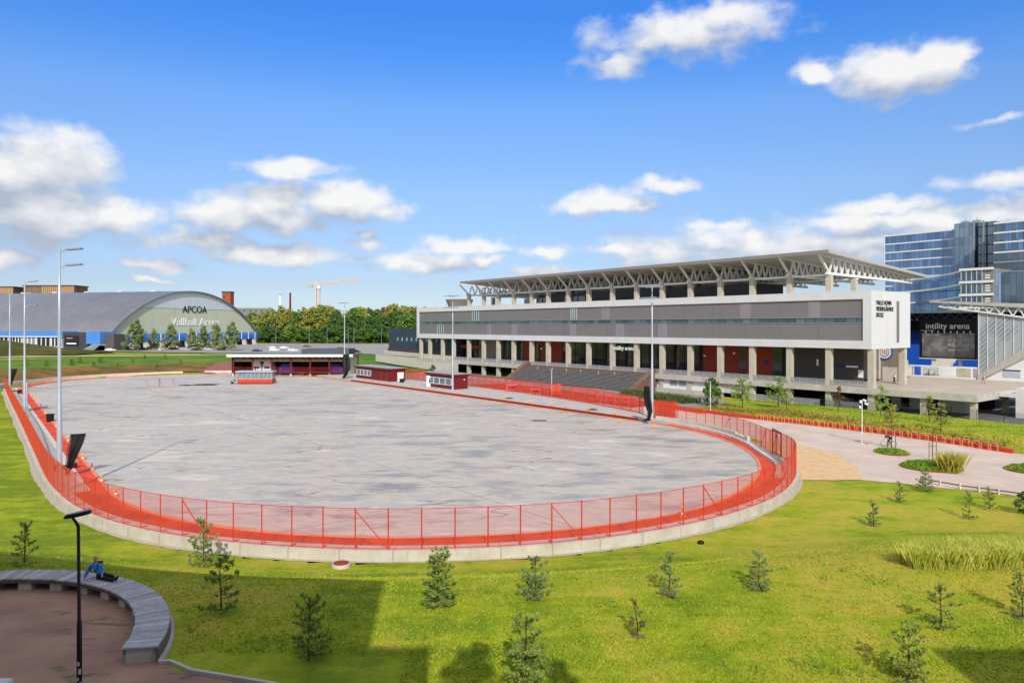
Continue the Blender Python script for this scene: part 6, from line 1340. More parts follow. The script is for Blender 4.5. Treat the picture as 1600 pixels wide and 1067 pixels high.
for i, (x, y, _) in enumerate(FRM):
    p = at(x, y, .12); lab = f'coral tube standing table behind the orange mesh before the seating stair, {ORD[i]} from the left' 
    if fr0 is None:
        t = fr0 = thing('standing_table', lab, 'table frame', p, 'coral standing tables'); 
        for s in (-1, 1):
            q = MB()
            for o in (-.45, .45): q.tube([p+Vector((s*1.5+o*.5, o, 0)), p+Vector((s*1.4, o*.4, 1.7))], .07, 6)
            q.build('leg', pink, t)
        q = MB(); q.box(p.x-1.7, p.x+1.7, p.y-.3, p.y+.3, 1.7+.12, 1.84+.12); q.build('table_top', pink, t); q = MB(); q.tube([p+Vector((-1.45, 0, .8)), p+Vector((1.45, 0, .8))], .05, 6); q.build('stretcher', pink, t)
    else: dup(fr0, p, rz=random.uniform(-.9, .1), label=lab, scale=.85)
order = sorted(range(len(FRM)), key=lambda i: FRM[i][0])
tabs = [o for o in COL.objects if o.get('group') == 'coral standing tables']
for r_, i in enumerate(order): tabs[i]['label'] = f'coral tube standing table behind the orange mesh before the seating stair, {ORD[r_]} from the left'
p = at(870, 619, .12); t = thing('red_seat', 'bright red box shaped seat with slatted back among the coral standing tables', 'seat', p)
q = MB(); q.box(p.x-.9, p.x+.9, p.y, p.y+1.4, .5, 1.1); q.build('seat', MT['red'], t); q = MB(); q.prism([(p.x-.9, p.y+1.2, 1.1), (p.x+.9, p.y+1.2, 1.1), (p.x+.9, p.y+1.6, 2.4), (p.x-.9, p.y+1.6, 2.4)], (0, .15, 0)); q.build('backrest', MT['red'], t)
for s in (-.8, .8): q = MB(); q.box(p.x+s-.08, p.x+s+.08, p.y+.05, p.y+.2, .12, .498); q.build('leg', MT['red'], t)
def thin_post(px, yb, yt, z, label, cams=False, m='whitemetal', zf=None):
    p = at(px, yb, z) if zf is None else ground(px, yb); h = (yb-yt)*p.y/F; t = thing('lamp_post', label, 'lamp post', p); q = MB(); q.tube([p, p+Vector((0, 0, h))], [.065, .045], 8); q.build('pole', MT[m], t)
    if cams:
        for dx, dz in ((-.25, -.1), (.3, -.35), (-.3, -.75), (.1, .05)):
            q = MB(); c = p+Vector((dx, -.1, h+dz)); q.bar(c, c+Vector((.12*(1 if dx > 0 else -1), -.35, -.12)), .2, .2); q.build('camera', MT['letter'], t)
        q = MB(); q.lathe([(.5, 0), (.45, .06)], p, 12); q.build('base', MT['concrete'], t)
    else: q = MB(); q.box(p.x-.5, p.x+.15, p.y-.12, p.y+.12, p.z+h+.002, p.z+h+.12); q.build('lamp_head', MT['steel'], t)
thin_post(1347, 692, 625, .03, 'white post with clustered white cameras standing on the pink path', True)
thin_post(1110, 645, 597, 0, 'slim white post beside the big dark shrub in front of the white infill wall')
thin_post(862, 622, 578, .1, 'slim pale lamp post among the coral tables before the seating stair')
# red low wall with hoops
kw = [(84, 98.6), (75, 96.4), (65.3, 95.2), (50.6, 95.7), (37.6, 94.2), (27.3, 91.5)]; KW = resample(catmull(kw, 10), .8)
lw_ = thing('low_wall', 'long low bright red wall between the pink path and the green bank', 'wall', UV((50, 95.6, 0)))
q = MB(UV); I, O_ = KW, offset(KW, .35 if math.dist(offset(KW, 1)[20], (50, 110)) < math.dist(KW[20], (50, 110)) else -.35); n = len(KW)
V = [(*p, -.1) for p in I]+[(*p, .5) for p in I]+[(*p, .5) for p in O_]+[(*p, -.1) for p in O_]
q.add(V, [(j*n+i, j*n+i+1, ((j+1) % 4)*n+i+1, ((j+1) % 4)*n+i) for j in range(4) for i in range(n-1)]+[(0, n, 2*n, 3*n), (n-1, 2*n-1, 3*n-1, 4*n-1)]); q.build('wall_body', MT['red'], lw_)
q = MB(UV); A2, B2 = offset(KW, .42*(-1 if O_[20][1] > I[20][1] else 1)), offset(KW, .0)
q.add([(*p, .045) for p in A2]+[(*p, .045) for p in B2], [(i, i+1, n+i+1, n+i) for i in range(n-1)]); q.build('foot_line', mat('orange line', 'e8876a', .8, .1, 2), lw_)
hx = [30,65,105,150,195,240,280,325,365,405,450,495,540,580,625,670,715,760,805,850,900,950,1000,1050,1100,1153,1207,1260,1315,1370,1427]
orr = mat('hoop orange', (.9, .24, .13), .4, .08, 2); h0 = None
for i, x in enumerate(hx):
    px = 1180+x*.2625; py = 648+(px-1180)*.1475; p = min((Vector((*w2(*k_), 0)) for k_ in resample(catmull(kw, 10), .15)), key=lambda w: abs((w.x/w.y*F+800)-px)); p = p-Vector((VX, VY, 0))*.25; p.z = .05
    lab = f'orange bicycle hoop by the low red wall, {ORD[i]} from the left'
    if h0 is None:
        d = Vector((-.62, .78, 0)); h0 = thing('bicycle_hoop', lab, 'bicycle stand', p, 'orange bicycle hoops along the red wall'); q = MB(); P_ = [p+d*(-.35), p+d*(-.35)+Zv*.72, p+d*(-.25)+Zv*.85, p+d*.25+Zv*.85, p+d*.35+Zv*.72, p+d*.35]; q.tube(P_, .045, 6); q.build('hoop', orr, h0)
        q = MB(); q.box(p.x-.08, p.x+.08, p.y-.08, p.y+.08, p.z-.02, p.z+.02); q.build('foot_plate', MT['steel'], h0)
    else: dup(h0, p, rz=math.atan2(0, 1), label=lab)
q = MB(); A_, B_ = at(1052, 640, .05), at(1098, 646, .05)
t = thing('red_slab', 'low flat red seating slab on the path left of the long red wall', 'seat', A_); d = (B_-A_).normalized(); nn = Vector((d.y, -d.x, 0))*-.9; q.prism([A_, B_, B_+nn, A_+nn], (0, 0, .5)); q.build('slab', MT['red'], t)
# ------------------------------------------------------------------ cars
cb_ = {}
def make_car(p, rz, colour, label, van=False):
    if 'car' not in cb_:
        t = thing('parked_car', label, 'car', (0, 0, 0), 'cars in the arena car park')
        prof = [(-2.15, .35), (-2.2, .75), (-2.05, .95), (-1.75, 1.02), (-1.25, 1.42), (.35, 1.46), (1.05, 1.0), (1.95, .88), (2.15, .7), (2.15, .35)]
        b = bmesh.new(); V = []
        for s in (-.86, .86): V.append([b.verts.new((x, s*(.78 if z > 1.2 else 1), z)) for x, z in prof])
        b.faces.new(V[0]); b.faces.new(V[1][::-1]); k = len(prof)
        for i in range(k): b.faces.new((V[0][i], V[0][(i+1) % k], V[1][(i+1) % k], V[1][i]))
        bmesh.ops.recalc_face_normals(b, faces=b.faces); bmesh.ops.bevel(b, geom=b.edges[:], offset=.06, segments=2, affect='EDGES')
        me = bpy.data.meshes.new('body'); b.to_mesh(me); b.free(); o = bpy.data.objects.new('body', me); COL.objects.link(o); o.parent = t; me.materials.append(MT['white'])
        for s in (-1, 1): q = MB(); q.prism([(-1.55, s*.80, 1.02), (-1.2, s*.70, 1.36), (.3, s*.70, 1.39), (.85, s*.80, 1.02)], (0, s*.03, 0)); q.build('side_window', MT['glassdark'], t)
        q = MB(); q.prism([(.42, -.62, 1.42), (.42, .62, 1.42), (1.02, .74, 1.05), (1.02, -.74, 1.05)], (.03, 0, .03)); q.build('windscreen', MT['glassdark'], t); q = MB(); q.prism([(-1.32, -.62, 1.38), (-1.32, .62, 1.38), (-1.76, .72, 1.06), (-1.76, -.72, 1.06)], (-.03, 0, .03)); q.build('rear_window', MT['glassdark'], t)
        for x in (-1.35, 1.35):
            for s in (-1, 1): q = MB(); q.tube([(x, s*.70, .33), (x, s*.90, .33)], .33, 16); w = q.build('wheel', MT['black'], t); q = MB(); q.tube([(x, s*.90, .33), (x, s*.915, .33)], .19, 12); q.build('rim', MT['galv'], w)
        for s in (-1, 1): q = MB(); q.box(2.1, 2.17, s*.6-.18, s*.6+.18, .62, .76); q.build('headlight', MT['letter'], t); q = MB(); q.box(-2.22, -2.14, s*.62-.15, s*.62+.15, .74, .9); q.build('tail_light', MT['red'], t)
        cb_['car'] = t; c = t; c.location = p; c.rotation_euler = (0, 0, rz)
    else: c = dup(cb_['car'], p, rz, label)
    key = 'paint '+colour
    m = bpy.data.materials.get(key) or mat(key, colour, .25, .04, 1, spec=.6)
    for ch in c.children:
        if ch.name.startswith('body'): ch.data = ch.data.copy(); ch.data.materials[0] = m
    return c
CARS = [(173,549,'e8e8e6',0,'white car parked left of the first tree before the arched gable'),(206,548.5,'1b1d20',.3,'black car half behind the left tree before the arched gable'),(224,548,'24344c',2.8,'dark blue car between the first and second tree before the gable'),(254,548,'c9cfd6',1.4,'silver car between the second and third tree before the gable'),(271,547,'1e2022',1.2,'black car just right of the third tree before the gable'),(290,548,'a9acaf',.1,'pale grey car in front of the fourth tree before the gable'),(308,548.5,'2b1519',.15,'dark wine red car between the fourth and fifth tree before the gable'),(326,548,'b3b5b8',0,'light grey car in front of the sixth tree before the gable'),(346,548,'191a1c',1.3,'black car left of the last tree before the gable'),
  (402,550.5,'2c3442',.1,'dark blue car at the right foot of the arched gable'),(426,545,'dfe3e6',2.9,'white car in the back row of the car park beside the gable'),(429,549,'f0f0ef',.05,'white car in the front row of the car park, left one'),(444,545.5,'e2e2e0',.2,'white car in the back row of the car park, right one'),(458,549.5,'e9ebec',.1,'white car in the front row just above the shed roof'),(480,543,'4a4f55',.3,'grey car alone in the back of the car park above the shed'),(492,549,'dfe2e4',.0,'silver white car low above the shed roof'),(534,546,'33383e',.2,'dark grey car beside the far right mast'),(556,552,'23262b',-.5,'black car at the right end of the shed roof near the ramp road')]
for x, y, c, rz, lab in CARS:
    p = ground(x, y); make_car(p, rz, c, lab)
p = Vector((*w2(66, 128), .05)); make_car(p, 2.2, 'c5c8ca', 'pale car parked in the dark garage under the deck')
p = Vector((*w2(164, 127), .05)); make_car(p, 1.9, '30343a', 'dark car parked in the left end of the garage under the building')
p = at(1543, 640, 0); t = thing('refuse_container', 'black wheeled refuse container under the right corner of the deck', 'container', p); q = MB(); q.box(p.x-.9, p.x+.9, p.y-.5, p.y+.6, .15, 1.5); q.build('bin_body', MT['black'], t); q = MB(); q.prism([(p.x-.95, p.y-.55, 1.5), (p.x+.95, p.y-.55, 1.5), (p.x+.95, p.y+.65, 1.75), (p.x-.95, p.y+.65, 1.75)], (0, 0, .08)); q.build('lid', MT['dark'], t)
# dark thin fence round the yard
yf = thing('yard_fence', 'thin dark wire fence along the foot of the deck above the green bank', 'fence', UV((40, 117.5, .2)))
for k in range(16):
    u = 64-k*3.4; q = MB(UV); q.box(u-.035, u+.035, 117.3, 117.37, -.1, 2.0); q.build('post', MT['black'], yf)
q = MB(UV); q.box(13, 64, 117.32, 117.34, .2, 1.9); q.build('wire_mesh', meshmat('dark wire', (.02, .02, .02), .12), yf, fix=False)
# path edge timber low rail by the lawn
q = MB(); L_ = [at(1440, 753, .02), at(1500, 764, .02), at(1560, 772, .02), at(1640, 783, .02)]
pr_ = thing('path_rail', 'low brown timber rail on pale posts between pink path and right lawn', 'rail', L_[0]); 
for a_, b_ in zip(L_, L_[1:]): q.bar(a_+Zv*.32, b_+Zv*.32, .1)
q.build('rail', MT['wood'], pr_)
for a_, b_ in zip(L_, L_[1:]):
    for f_ in (0, .5): c_ = a_.lerp(b_, f_); q = MB(); q.box(c_.x-.09, c_.x+.09, c_.y-.09, c_.y+.09, -.2, .5); q.build('post', MT['pale_concrete'], pr_)
# paint lines of the yard
q = MB(UV)
for a_ in (44, 38): q.box(a_, a_+.15, 117.8, 123, .045, .05)
tag(q.build('yard_markings', mat('yellow paint', 'c9a54a', .8, .1, 2)), kind='structure')
# ------------------------------------------------------------------ the photographer's own apartment block (throws the big shadows on the lawn)
ab = thing('apartment_block', 'pale apartment block with white balcony rail whose corner shows at the bottom left', 'apartment block', (-8, -8, 0))
bmat_ = mat('render grey', 'a8a49c', .8, .08, .5)
q = MB(); q.prism([(-2.302, -1.2, -1), (-2.302, -15, -1), (-70, -15, -1), (-70, 20, -1)], (0, 0, 27.2)); q.build('tall_wing', bmat_, ab)
for x0, x1, z1, nm in ((-2.298, -.25, 21.3, 'stair_wing'), (-.248, 16.8, 18.4, 'middle_wing'), (16.802, 70, 21.2, 'right_wing')):
    q = MB(); q.box(x0, x1, -15, -1.2, -1, z1); q.build(nm, bmat_, ab)
for k in range(6):
    for x in range(-2, 60, 6):
        if k*3.1+4.2 > 17: continue
        q = MB(); q.box(x, x+2, -1.198, -1.14, 3.4+k*3.1, 5+k*3.1); q.build('window', MT['glassdark'], ab)
q = MB(); q.box(-3.2, -.585, .76, .84, 13.50, 13.588); q.box(-.645, -.585, -1.19, .758, 13.50, 13.588); q.build('balcony_rail', MT['whitemetal'], ab)
# ------------------------------------------------------------------ vegetation
def leafmat(name, c1, c2, rand=.25, trans=.25, sc=.5):
    m, t, b = newmat(name); v = objco(t); n = noise(t, v, sc, 3, .6); n2 = noise(t, v, sc*7, 2)
    col = ramp(t, M(t, 'ADD', M(t, 'MULTIPLY', n, .6), M(t, 'MULTIPLY', n2, .4)), [(.35, lin(c1)), (.65, lin(c2))])
    oi = N(t, 'ShaderNodeObjectInfo'); hs = N(t, 'ShaderNodeHueSaturation'); inp(t, hs.inputs['Hue'], M(t, 'MULTIPLY_ADD', oi.outputs['Random'], -.03*rand/.25, .5+.018)); inp(t, hs.inputs['Value'], M(t, 'MULTIPLY_ADD', oi.outputs['Random'], rand, 1-rand/2)); t.links.new(col, hs.inputs['Color'])
    t.links.new(hs.outputs[0], b.inputs['Base Color']); b.inputs['Roughness'].default_value = .7; b.inputs['Specular IOR Level'].default_value = .2
    tl = N(t, 'ShaderNodeBsdfTranslucent'); t.links.new(hs.outputs[0], tl.inputs[0]); mx = N(t, 'ShaderNodeMixShader'); mx.inputs[0].default_value = trans; t.links.new(b.outputs[0], mx.inputs[1]); t.links.new(tl.outputs[0], mx.inputs[2]); t.links.new(mx.outputs[0], t.nodes['Material Output'].inputs[0]); return m
LM = {'dark': leafmat('dark leaves', '3f5c26', '71904a'), 'sap': leafmat('sapling leaves', '7d9a45', 'b4c668', .2, .4), 'mid': leafmat('mid leaves', '4d6a2a', '83a04a'), 'pale': leafmat('pale leaves', '7c8840', 'b0b55c'), 'gold': leafmat('autumn leaves', '848a3c', 'a8a650'),
      'pine': leafmat('pine needles', '66762f', 'a8ba5c', .3, .15, 2.5), 'pineb': leafmat('pale pine needles', '6f8248', 'a3b070', .3, .15, 2.5), 'brownpine': leafmat('dry pine needles', '5f5a30', '8d8250', .2, .15, 2.5), 'spruce': leafmat('grey green leaves', '6d7a50', 'a9b57a', .2), 'herb': leafmat('bed leaves', '3b4a26', '66773c', .2), 'straw': leafmat('straw grass', '9a9233', 'cdb95a', .1, .35, 1.), 'reed': leafmat('reed grass', 'b0b938', 'e2d878', .1, .35, 1.), 'weed': leafmat('weed leaves', '7d9038', 'a3b050', .1, .35, 1.), 'bankg': leafmat('bank blades', '6d9026', 'a2b53c', .1, .35, .15), 'rusty': leafmat('brown leaves', '6d4a33', '95694a', .1)}
def quads_at(P, size, rg, flat=None, asp=1.6):
    n = len(P); a = rg.normal(size=(n, 3)); a /= np.linalg.norm(a, axis=1)[:, None]; b = rg.normal(size=(n, 3))
    if flat is not None: b = b*.4+flat
    b -= (b*a).sum(1)[:, None]*a; b /= np.linalg.norm(b, axis=1)[:, None]; s = (rg.uniform(.6, 1.3, n)*size)[:, None]
    a, b = a*s*.5, b*s*.5*asp; return np.stack([P-b, P+a, P+b, P-a], 1)
def crown_pts(h0, h1, rad, nblob, nper, rg, shape=1.0, blob=.3):
    out = []
    for i in range(nblob):
        f = rg.uniform(0, 1)**.85; z = h0+(h1-h0)*f
        rr = rad*(math.sin(math.pi*min(1, max(.04, (f*.86+.14))))**.7 if shape == 1 else (1-f)**.75*.95+.06)
        a = rg.uniform(0, 6.283); r = rr*math.sqrt(rg.uniform(.15, 1)); c = np.array([r*math.cos(a), r*math.sin(a), z]); s = blob*rad*rg.uniform(.6, 1.25)
        d = rg.normal(size=(nper, 3)); d /= np.linalg.norm(d, axis=1)[:, None]; out.append(c+d*s*(rg.uniform(.35, 1, nper)**.5)[:, None]*np.array([1, 1, .8]))
    return np.concatenate(out)
TP = {}
def tree_proto(key, h, rad, mt, shape=1, nblob=46, nper=38, size=.5, h0=.15, seed=1, blob=.3):
    rg = np.random.default_rng(seed); t = thing(key[0], 'x', 'tree', (0, 0, 0)); q = MB(); q.tube([(0, 0, -.3), (.03*h*.2, 0, h*.3), (0, .02, h*.6), (0, 0, h*.9)], [h*.011+.02, h*.009+.016, h*.006+.012, .012], 7)
    for i in range(8):
        a = rg.uniform(0, 6.28); z = h*(h0+rg.uniform(.05, .5)); r = rad*.7; q.tube([(0, 0, z), (r*math.cos(a)*.5, r*math.sin(a)*.5, z+r*.35), (r*math.cos(a), r*math.sin(a), z+r*.6)], [h*.007+.015, h*.005+.01, .01], 5)
    q.build('trunk', MT['trunk'], t); q = MB(); q.quads(quads_at(crown_pts(h*h0, h, rad, nblob, nper, rg, shape, blob), size, rg)); q.build('crown', LM[mt], t, fix=False)
    TP[key] = [t, h, 0]; return t
def put(key, p, h, label, group=None, rz=None, wide=None):
    t, ph, used = TP[key]; rz = random.uniform(0, 6.28) if rz is None else rz
    if not used: TP[key][2] = 1; c = t; c.location = p; c.rotation_euler = (0, 0, rz)
    else: c = dup(t, p, rz, label)
    c['label'] = label; s = h/ph; c.scale = (s*(wide or 1), s*(wide or 1), s)
    if group: c['group'] = group
    return c
for i in range(3):
    tree_proto(('leafy_tree', 'pale', i), 14, 5.0, 'pale', 1, 60, 36, .75, .12, 10+i); tree_proto(('leafy_tree', 'dark', i), 12, 5.5, 'dark', 1, 64, 36, .75, .06, 20+i); tree_proto(('leafy_tree', 'mid', i), 12, 5.5, 'mid', 1, 64, 36, .75, .08, 30+i)
    tree_proto(('conifer_tree', 'spruce', i), 12, 4.6, 'spruce', 2, 80, 34, .5, .1, 40+i, .2)
tree_proto(('leafy_tree', 'gold', 0), 12, 4.5, 'gold', 1, 55, 34, .7, .1, 50)
# trees before the arena gable
for i, (px, yt, yb, w_) in enumerate([(212,500,552,1.0),(241,516,551,.8),(267,507,551,.85),(300,515,551,.95),(318,511,550.5,.8),(337,506,550.5,.85),(362,504,552,.95)]):
    p = ground(px, yb-3.5); h = (yb-yt)*p.y/F
    put(('conifer_tree', 'spruce', i % 3), p, h*.93, f'grey green cone shaped tree before the arched gable, {ORD[i]} from the left', 'trees before the arena gable', wide=w_*1.05)
# far wood: front bushes, main row, tall back row, hill row
def woodrow(L, lab, grp):
    for i, (px, yt, Y, kind, wide) in enumerate(L):
        x = (px-800)/F*Y; z = G(x, Y); h = H-(yt-YH)*Y/F-z
        put(('leafy_tree', kind, i % 3 if kind != 'gold' else 0), (x, Y, z-.3), h+.3, lab.format(ORD[i]), grp, wide=wide)
R1 = [(404+i*13.6+random.uniform(-3, 3), 512+random.uniform(-4, 5), 482+random.uniform(-4, 8), 'dark' if (i % 4) else 'mid', 1.5) for i in range(17)]
woodrow(R1, 'low dark tree, front row of the far wood, {} from the arena gable', 'front row of the far wood')
R2 = [(398,497,510,'pale',1),(412,489,515,'pale',.9),(425,486,512,'pale',.9),(440,482,518,'pale',.85),(452,486,512,'gold',.8),(463,488,515,'mid',.85),(476,484,520,'pale',.8),(489,484,515,'gold',.9),(502,480,518,'pale',1),(514,482,514,'gold',.85),(526,487,508,'dark',.6),(540,498,512,'dark',1),(553,486,540,'mid',1),(566,500,515,'dark',1.1),(580,497,512,'dark',1.1),(594,496,515,'mid',1.1),(608,494,512,'dark',1.1),(622,490,516,'dark',1.1),(636,492,512,'mid',1.1),(650,489,515,'dark',1.1),(664,490,520,'mid',1.2)]
woodrow(R2, 'tall tree, middle row of the far wood, {} from the arena gable', 'middle row of the far wood')
R3 = [(385,500,600,'pale',1.2),(560,481,620,'pale',1.2),(573,484,640,'mid',1.2),(590,487,650,'mid',1.2),(617,479,620,'gold',1.2),(632,481,620,'pale',1.3),(646,483,620,'pale',1.3),(546,493,600,'mid',1.2),(660,484,640,'mid',1.3),(395,492,620,'mid',1.1)]
woodrow(R3, 'sunlit tree on the far hill behind the wood, {} of its row', 'trees on the far hill')
for r_, o in enumerate(sorted([o for o in COL.objects if o.get('group') == 'trees on the far hill'], key=lambda o: o.location.x/o.location.y)): o['label'] = f'sunlit tree on the far hill behind the wood, {ORD[r_]} counted from the left'
far = [(-520+i*26, 640+random.uniform(-30, 30)) for i in range(9)]
# roadside lamp posts
for i, px in enumerate((431, 483, 511, 544, 553, 596)):
    Y = 455; x = (px-800)/F*Y; z = G(x, Y); p = Vector((x, Y, z)); t = thing('street_lamp', f'thin grey road lamp before the far wood, {ORD[i]} from the left', 'street lamp', p, 'road lamps before the far wood'); q = MB(); q.tube([p, p+Zv*9.5], [.14, .1], 6); q.build('pole', MT['steel'], t); q = MB(); q.bar(p+Zv*9.5, p+Zv*9.7+Vector((1.1, 0, 0)), .16); q.build('lamp_head', MT['steel'], t)
# ---- young pines
def pine_proto(name, h, mt, seed, dense=1., tilt=0.):
    rg = np.random.default_rng(seed); t = thing('young_pine', 'x', 'pine tree', (0, 0, 0), 'young pines on the lawn'); q = MB(); top = np.array([tilt*h*.15, 0, h])
    q.tube([(0, 0, -.2), (.02, .01, h*.35), tuple(top*.7), tuple(top*.97)], [.045, .038, .024, .012], 6); A = []
    def tuft(c, d, ln, n, s):
        d = d/np.linalg.norm(d); B = c+d*(rg.uniform(-.25, 1, n)*ln)[:, None]; dirs = d*.75+rg.normal(size=(n, 3))*.55; dirs /= np.linalg.norm(dirs, axis=1)[:, None]; sd = np.cross(dirs, rg.normal(size=(n, 3))); sd /= np.linalg.norm(sd, axis=1)[:, None]
        L = (rg.uniform(.6, 1.2, n)*s)[:, None]; w_ = L*.14; A.append(np.stack([B-sd*w_*.4, B+dirs*L*.5-sd*w_, B+dirs*L, B+dirs*L*.5+sd*w_], 1))
    nz_ = rg.integers(5, 7)
    for k in range(nz_):
        f = .08+.80*k/(nz_-1)+rg.uniform(-.03, .03); z = h*f; R = h*(.30*(1-f)**.6+.06)*rg.uniform(.75, 1.2)
        nb = max(3, int((6 if f < .6 else 4)*rg.uniform(.8, 1.2)*min(1.2, dense)))
        for j in range(nb):
            if rg.uniform() > .85*dense: continue
            a = 6.283*(j+rg.uniform(-.35, .35))/nb+k*1.3; r = R*rg.uniform(.55, 1.2); up = h*(.04+.14*f)*rg.uniform(.6, 1.3); c0 = np.array([tilt*.15*z, 0, z]); e = c0+np.array([r*math.cos(a), r*math.sin(a), up])
            q.tube([tuple(c0), tuple(c0+(e-c0)*.5+np.array([0, 0, -.02])), tuple(e)], [.018, .013, .008], 4)
            d = e-c0; dn = d/np.linalg.norm(d)
            for g_ in ((.55, 1) if r > .3 else (1,)):
                c = c0+d*g_; tuft(c, dn+np.array([0, 0, .6]), .13*h/2.6, int(34*dense)+8, .17)
                for s in (-1, 1):
                    if rg.uniform() > .7: continue
                    sdv = np.array([-d[1], d[0], 0]); sdv /= np.linalg.norm(sdv)+1e-6; tuft(c+sdv*s*.13*h/2.6-dn*.05, dn*.6+sdv*s+np.array([0, 0, .6]), .12, int(22*dense)+5, .16)
    tuft(top*.93, np.array([0, 0, 1.]), .2, 40, .2); tuft(top*.85, np.array([0.2, 0, 1.]), .15, 30, .2)
    q.build('trunk', MT['trunk'], t); m_ = MB(); m_.quads(np.concatenate(A)); m_.build('needles', LM[mt], t, fix=False); TP[name] = [t, h, 0]
for i in range(6): pine_proto(('pine', i), 2.6, 'pine', 160+i, (1.1, 1.0, 1.15, .95, 1.05, .9)[i], (0, .2, -.2, .3, 0, -.3)[i])
pine_proto(('pine', 'sparse'), 2.4, 'pineb', 70, .75, .4); pine_proto(('pine', 'pale'), 2.5, 'pineb', 71, .95); pine_proto(('pine', 'dry'), 2.2, 'brownpine', 72, .6, -.6); pine_proto(('pine', 'thin'), 2.4, 'pine', 73, .7, .2)
PN = [(38,886,64,3,'small dark pine on the lawn behind the left end of the bench',1),(318,887,72,'pale','pale lit pine just outside the orange fence, at the edge of the big shadow',.8),(346,960,86,'thin','sparse dark pine in the big shadow right of the bench end',1),(482,1034,98,1,'dense dark pine standing deep in the big shadow',1),(684,948,80,2,'dense green pine in the sun right of the big shadow corner, below the fence',1.1),(836,936,64,'pale','pale pine below the middle of the orange fence',1),(822,1070,102,0,'large dark pine cut by the bottom edge, left of the middle',1.15),(1046,933,62,'sparse','sparse pale pine with long shadow, second row right of the middle',1),(996,996,56,'dry','dry brownish sparse pine alone in the middle of the lawn',1),(1186,923,56,'pale','small pale pine right of the middle with a dark shadow to its left',1),(1471,982,64,'thin','wide sparse pine in front of the tall yellow grass',1.25),(1420,1068,82,4,'large pine at the bottom edge on the left rim of the right shadow',1.1),(1597,966,66,5,'pine cut by the right edge below the tall yellow grass',1),(1406,787,30,'sparse','thin pale pine on the lawn just below the tan path',1),(1446,769,28,'pale','small bushy pale pine at the edge of the pink path',1.3),(1365,824,36,'sparse','small sparse pine in the middle of the right lawn',1.1),(1514,813,40,'thin','thin dark pine, left of a pair by the timber rail',.8),(1546,798,32,5,'small bushy pine, right of a pair by the timber rail',1.1)]
soil = mat('bare soil', '7d6a4c', .95, .25, 3)
for px, yb, hp_, kind, lab, wd in PN:
    p = ground(px, yb-2); h = hp_*p.y/F*.97; put(('pine', kind), p, h, lab, 'young pines on the lawn', wide=wd)
    if yb > 860 and px > 600:
        q = MB(); rgx = random.Random(px); V = [(p.x, p.y, G(p.x, p.y)+.035)]; n = 14
        for k in range(n): a = 6.283*k/n; r = .5*h/2.5*rgx.uniform(.7, 1.2); V.append((p.x+r*math.cos(a), p.y+r*math.sin(a)*.8, G(p.x+r*math.cos(a), p.y+r*math.sin(a)*.8)+.03))
        q.add(V, [(0, 1+k, 1+(k+1) % n) for k in range(n)]); tag(q.build('soil_patch', soil), kind='structure')
for i, (px, yb, hp_) in enumerate([(40,572,11),(73,573,10),(112,572,10),(125,568,9),(146,574,9),(157,568,10),(184,575,7),(207,567,6),(226,561,6),(245,575,8),(258,562,7),(282,571,7)]):
    p = ground(px, yb); put(('pine', i % 3), p, hp_*p.y/F, f'tiny dark pine on the far green bank, {ORD[i]} from the left', 'tiny pines on the far bank', wide=1.5)
# ---- saplings and shrubs along the green bank
tree_proto(('sapling', 'mid', 0), 4.5, 1.3, 'sap', 1, 34, 20, .17, .2, 80, .3); tree_proto(('sapling', 'pale', 0), 4.5, 1.1, 'pale', 1, 26, 20, .17, .25, 81, .32); tree_proto(('sapling', 'gold', 0), 4.5, 1.1, 'gold', 1, 24, 18, .16, .25, 82, .3); tree_proto(('sapling', 'goldb', 0), 4.5, 1.0, 'gold', 1, 22, 16, .15, .58, 86, .3); tree_proto(('sapling', 'rusty', 0), 4.5, .9, 'rusty', 1, 22, 20, .16, .25, 83, .3); tree_proto(('shrub', 'dark', 0), 3, 1.5, 'dark', 1, 34, 34, .2, .02, 84); tree_proto(('shrub', 'herb', 0), 1.2, 1.0, 'herb', 1, 24, 30, .14, .02, 85)
SP = [(1160,638,50,'mid','leafy sapling on the bank before the garage railing, nearest to the big shrub',1.3),(1216,637,52,'mid','leafy green sapling on the bank before the tall column right of the red walls',1.2),(1229,642,38,'gold','small yellowing sapling beside the green one on the bank',1.1),(1310,643,42,'rusty','brown leaved sapling under the right part of the white box',1.1),(1376,650,50,'mid','green sapling just right of the corner column',.9),(1452,660,44,'pale','pale sapling on the bank below the deck, left of a pair',1.1),(1470,673,46,'pale','pale sapling on the bank below the deck, right of a pair',1.3),(1393,703,76,'goldb','yellow tipped thin sapling with stakes in the small oval planting bed beside the cyclist',.8)]
for px, yb, hp_, kind, lab, wd in SP:
    p = ground(px, yb); put(('sapling', kind, 0), p, .92*hp_*p.y/F, lab, None, wide=wd)
p = ground(1113, 634); put(('shrub', 'dark', 0), p, 4.6, 'big dark green shrub at the right end of the white infill wall', wide=.8)
p = ground(1601, 803); put(('shrub', 'dark', 0), p, 1.6, 'dark round shrub cut by the right edge on the lawn', wide=.9)
for i, (px, yb, h_) in enumerate([(643,574,1.6),(676,582,2.2),(631,556,1.2)]): put(('shrub', 'dark', 0), ground(px, yb), h_, ['small round shrub beside the ramp road, middle one', 'round shrub nearest to the smaller kiosk beside the ramp road', 'tiny shrub at the top of the ramp road'][i], wide=.8)
for px, label in ((1393, 'stakes'), (1457, 'stakes')):
    pass
p = at(1457, 718, .05); t = thing('staked_stem', 'bare thin tree stem with two timber stakes in the large planting bed', 'sapling', p); q = MB(); q.tube([p, p+Zv*2.4, p+Zv*3.4+Vector((.05, 0, 0))], [.05, .04, .015], 6); q.build('stem', MT['trunk'], t)
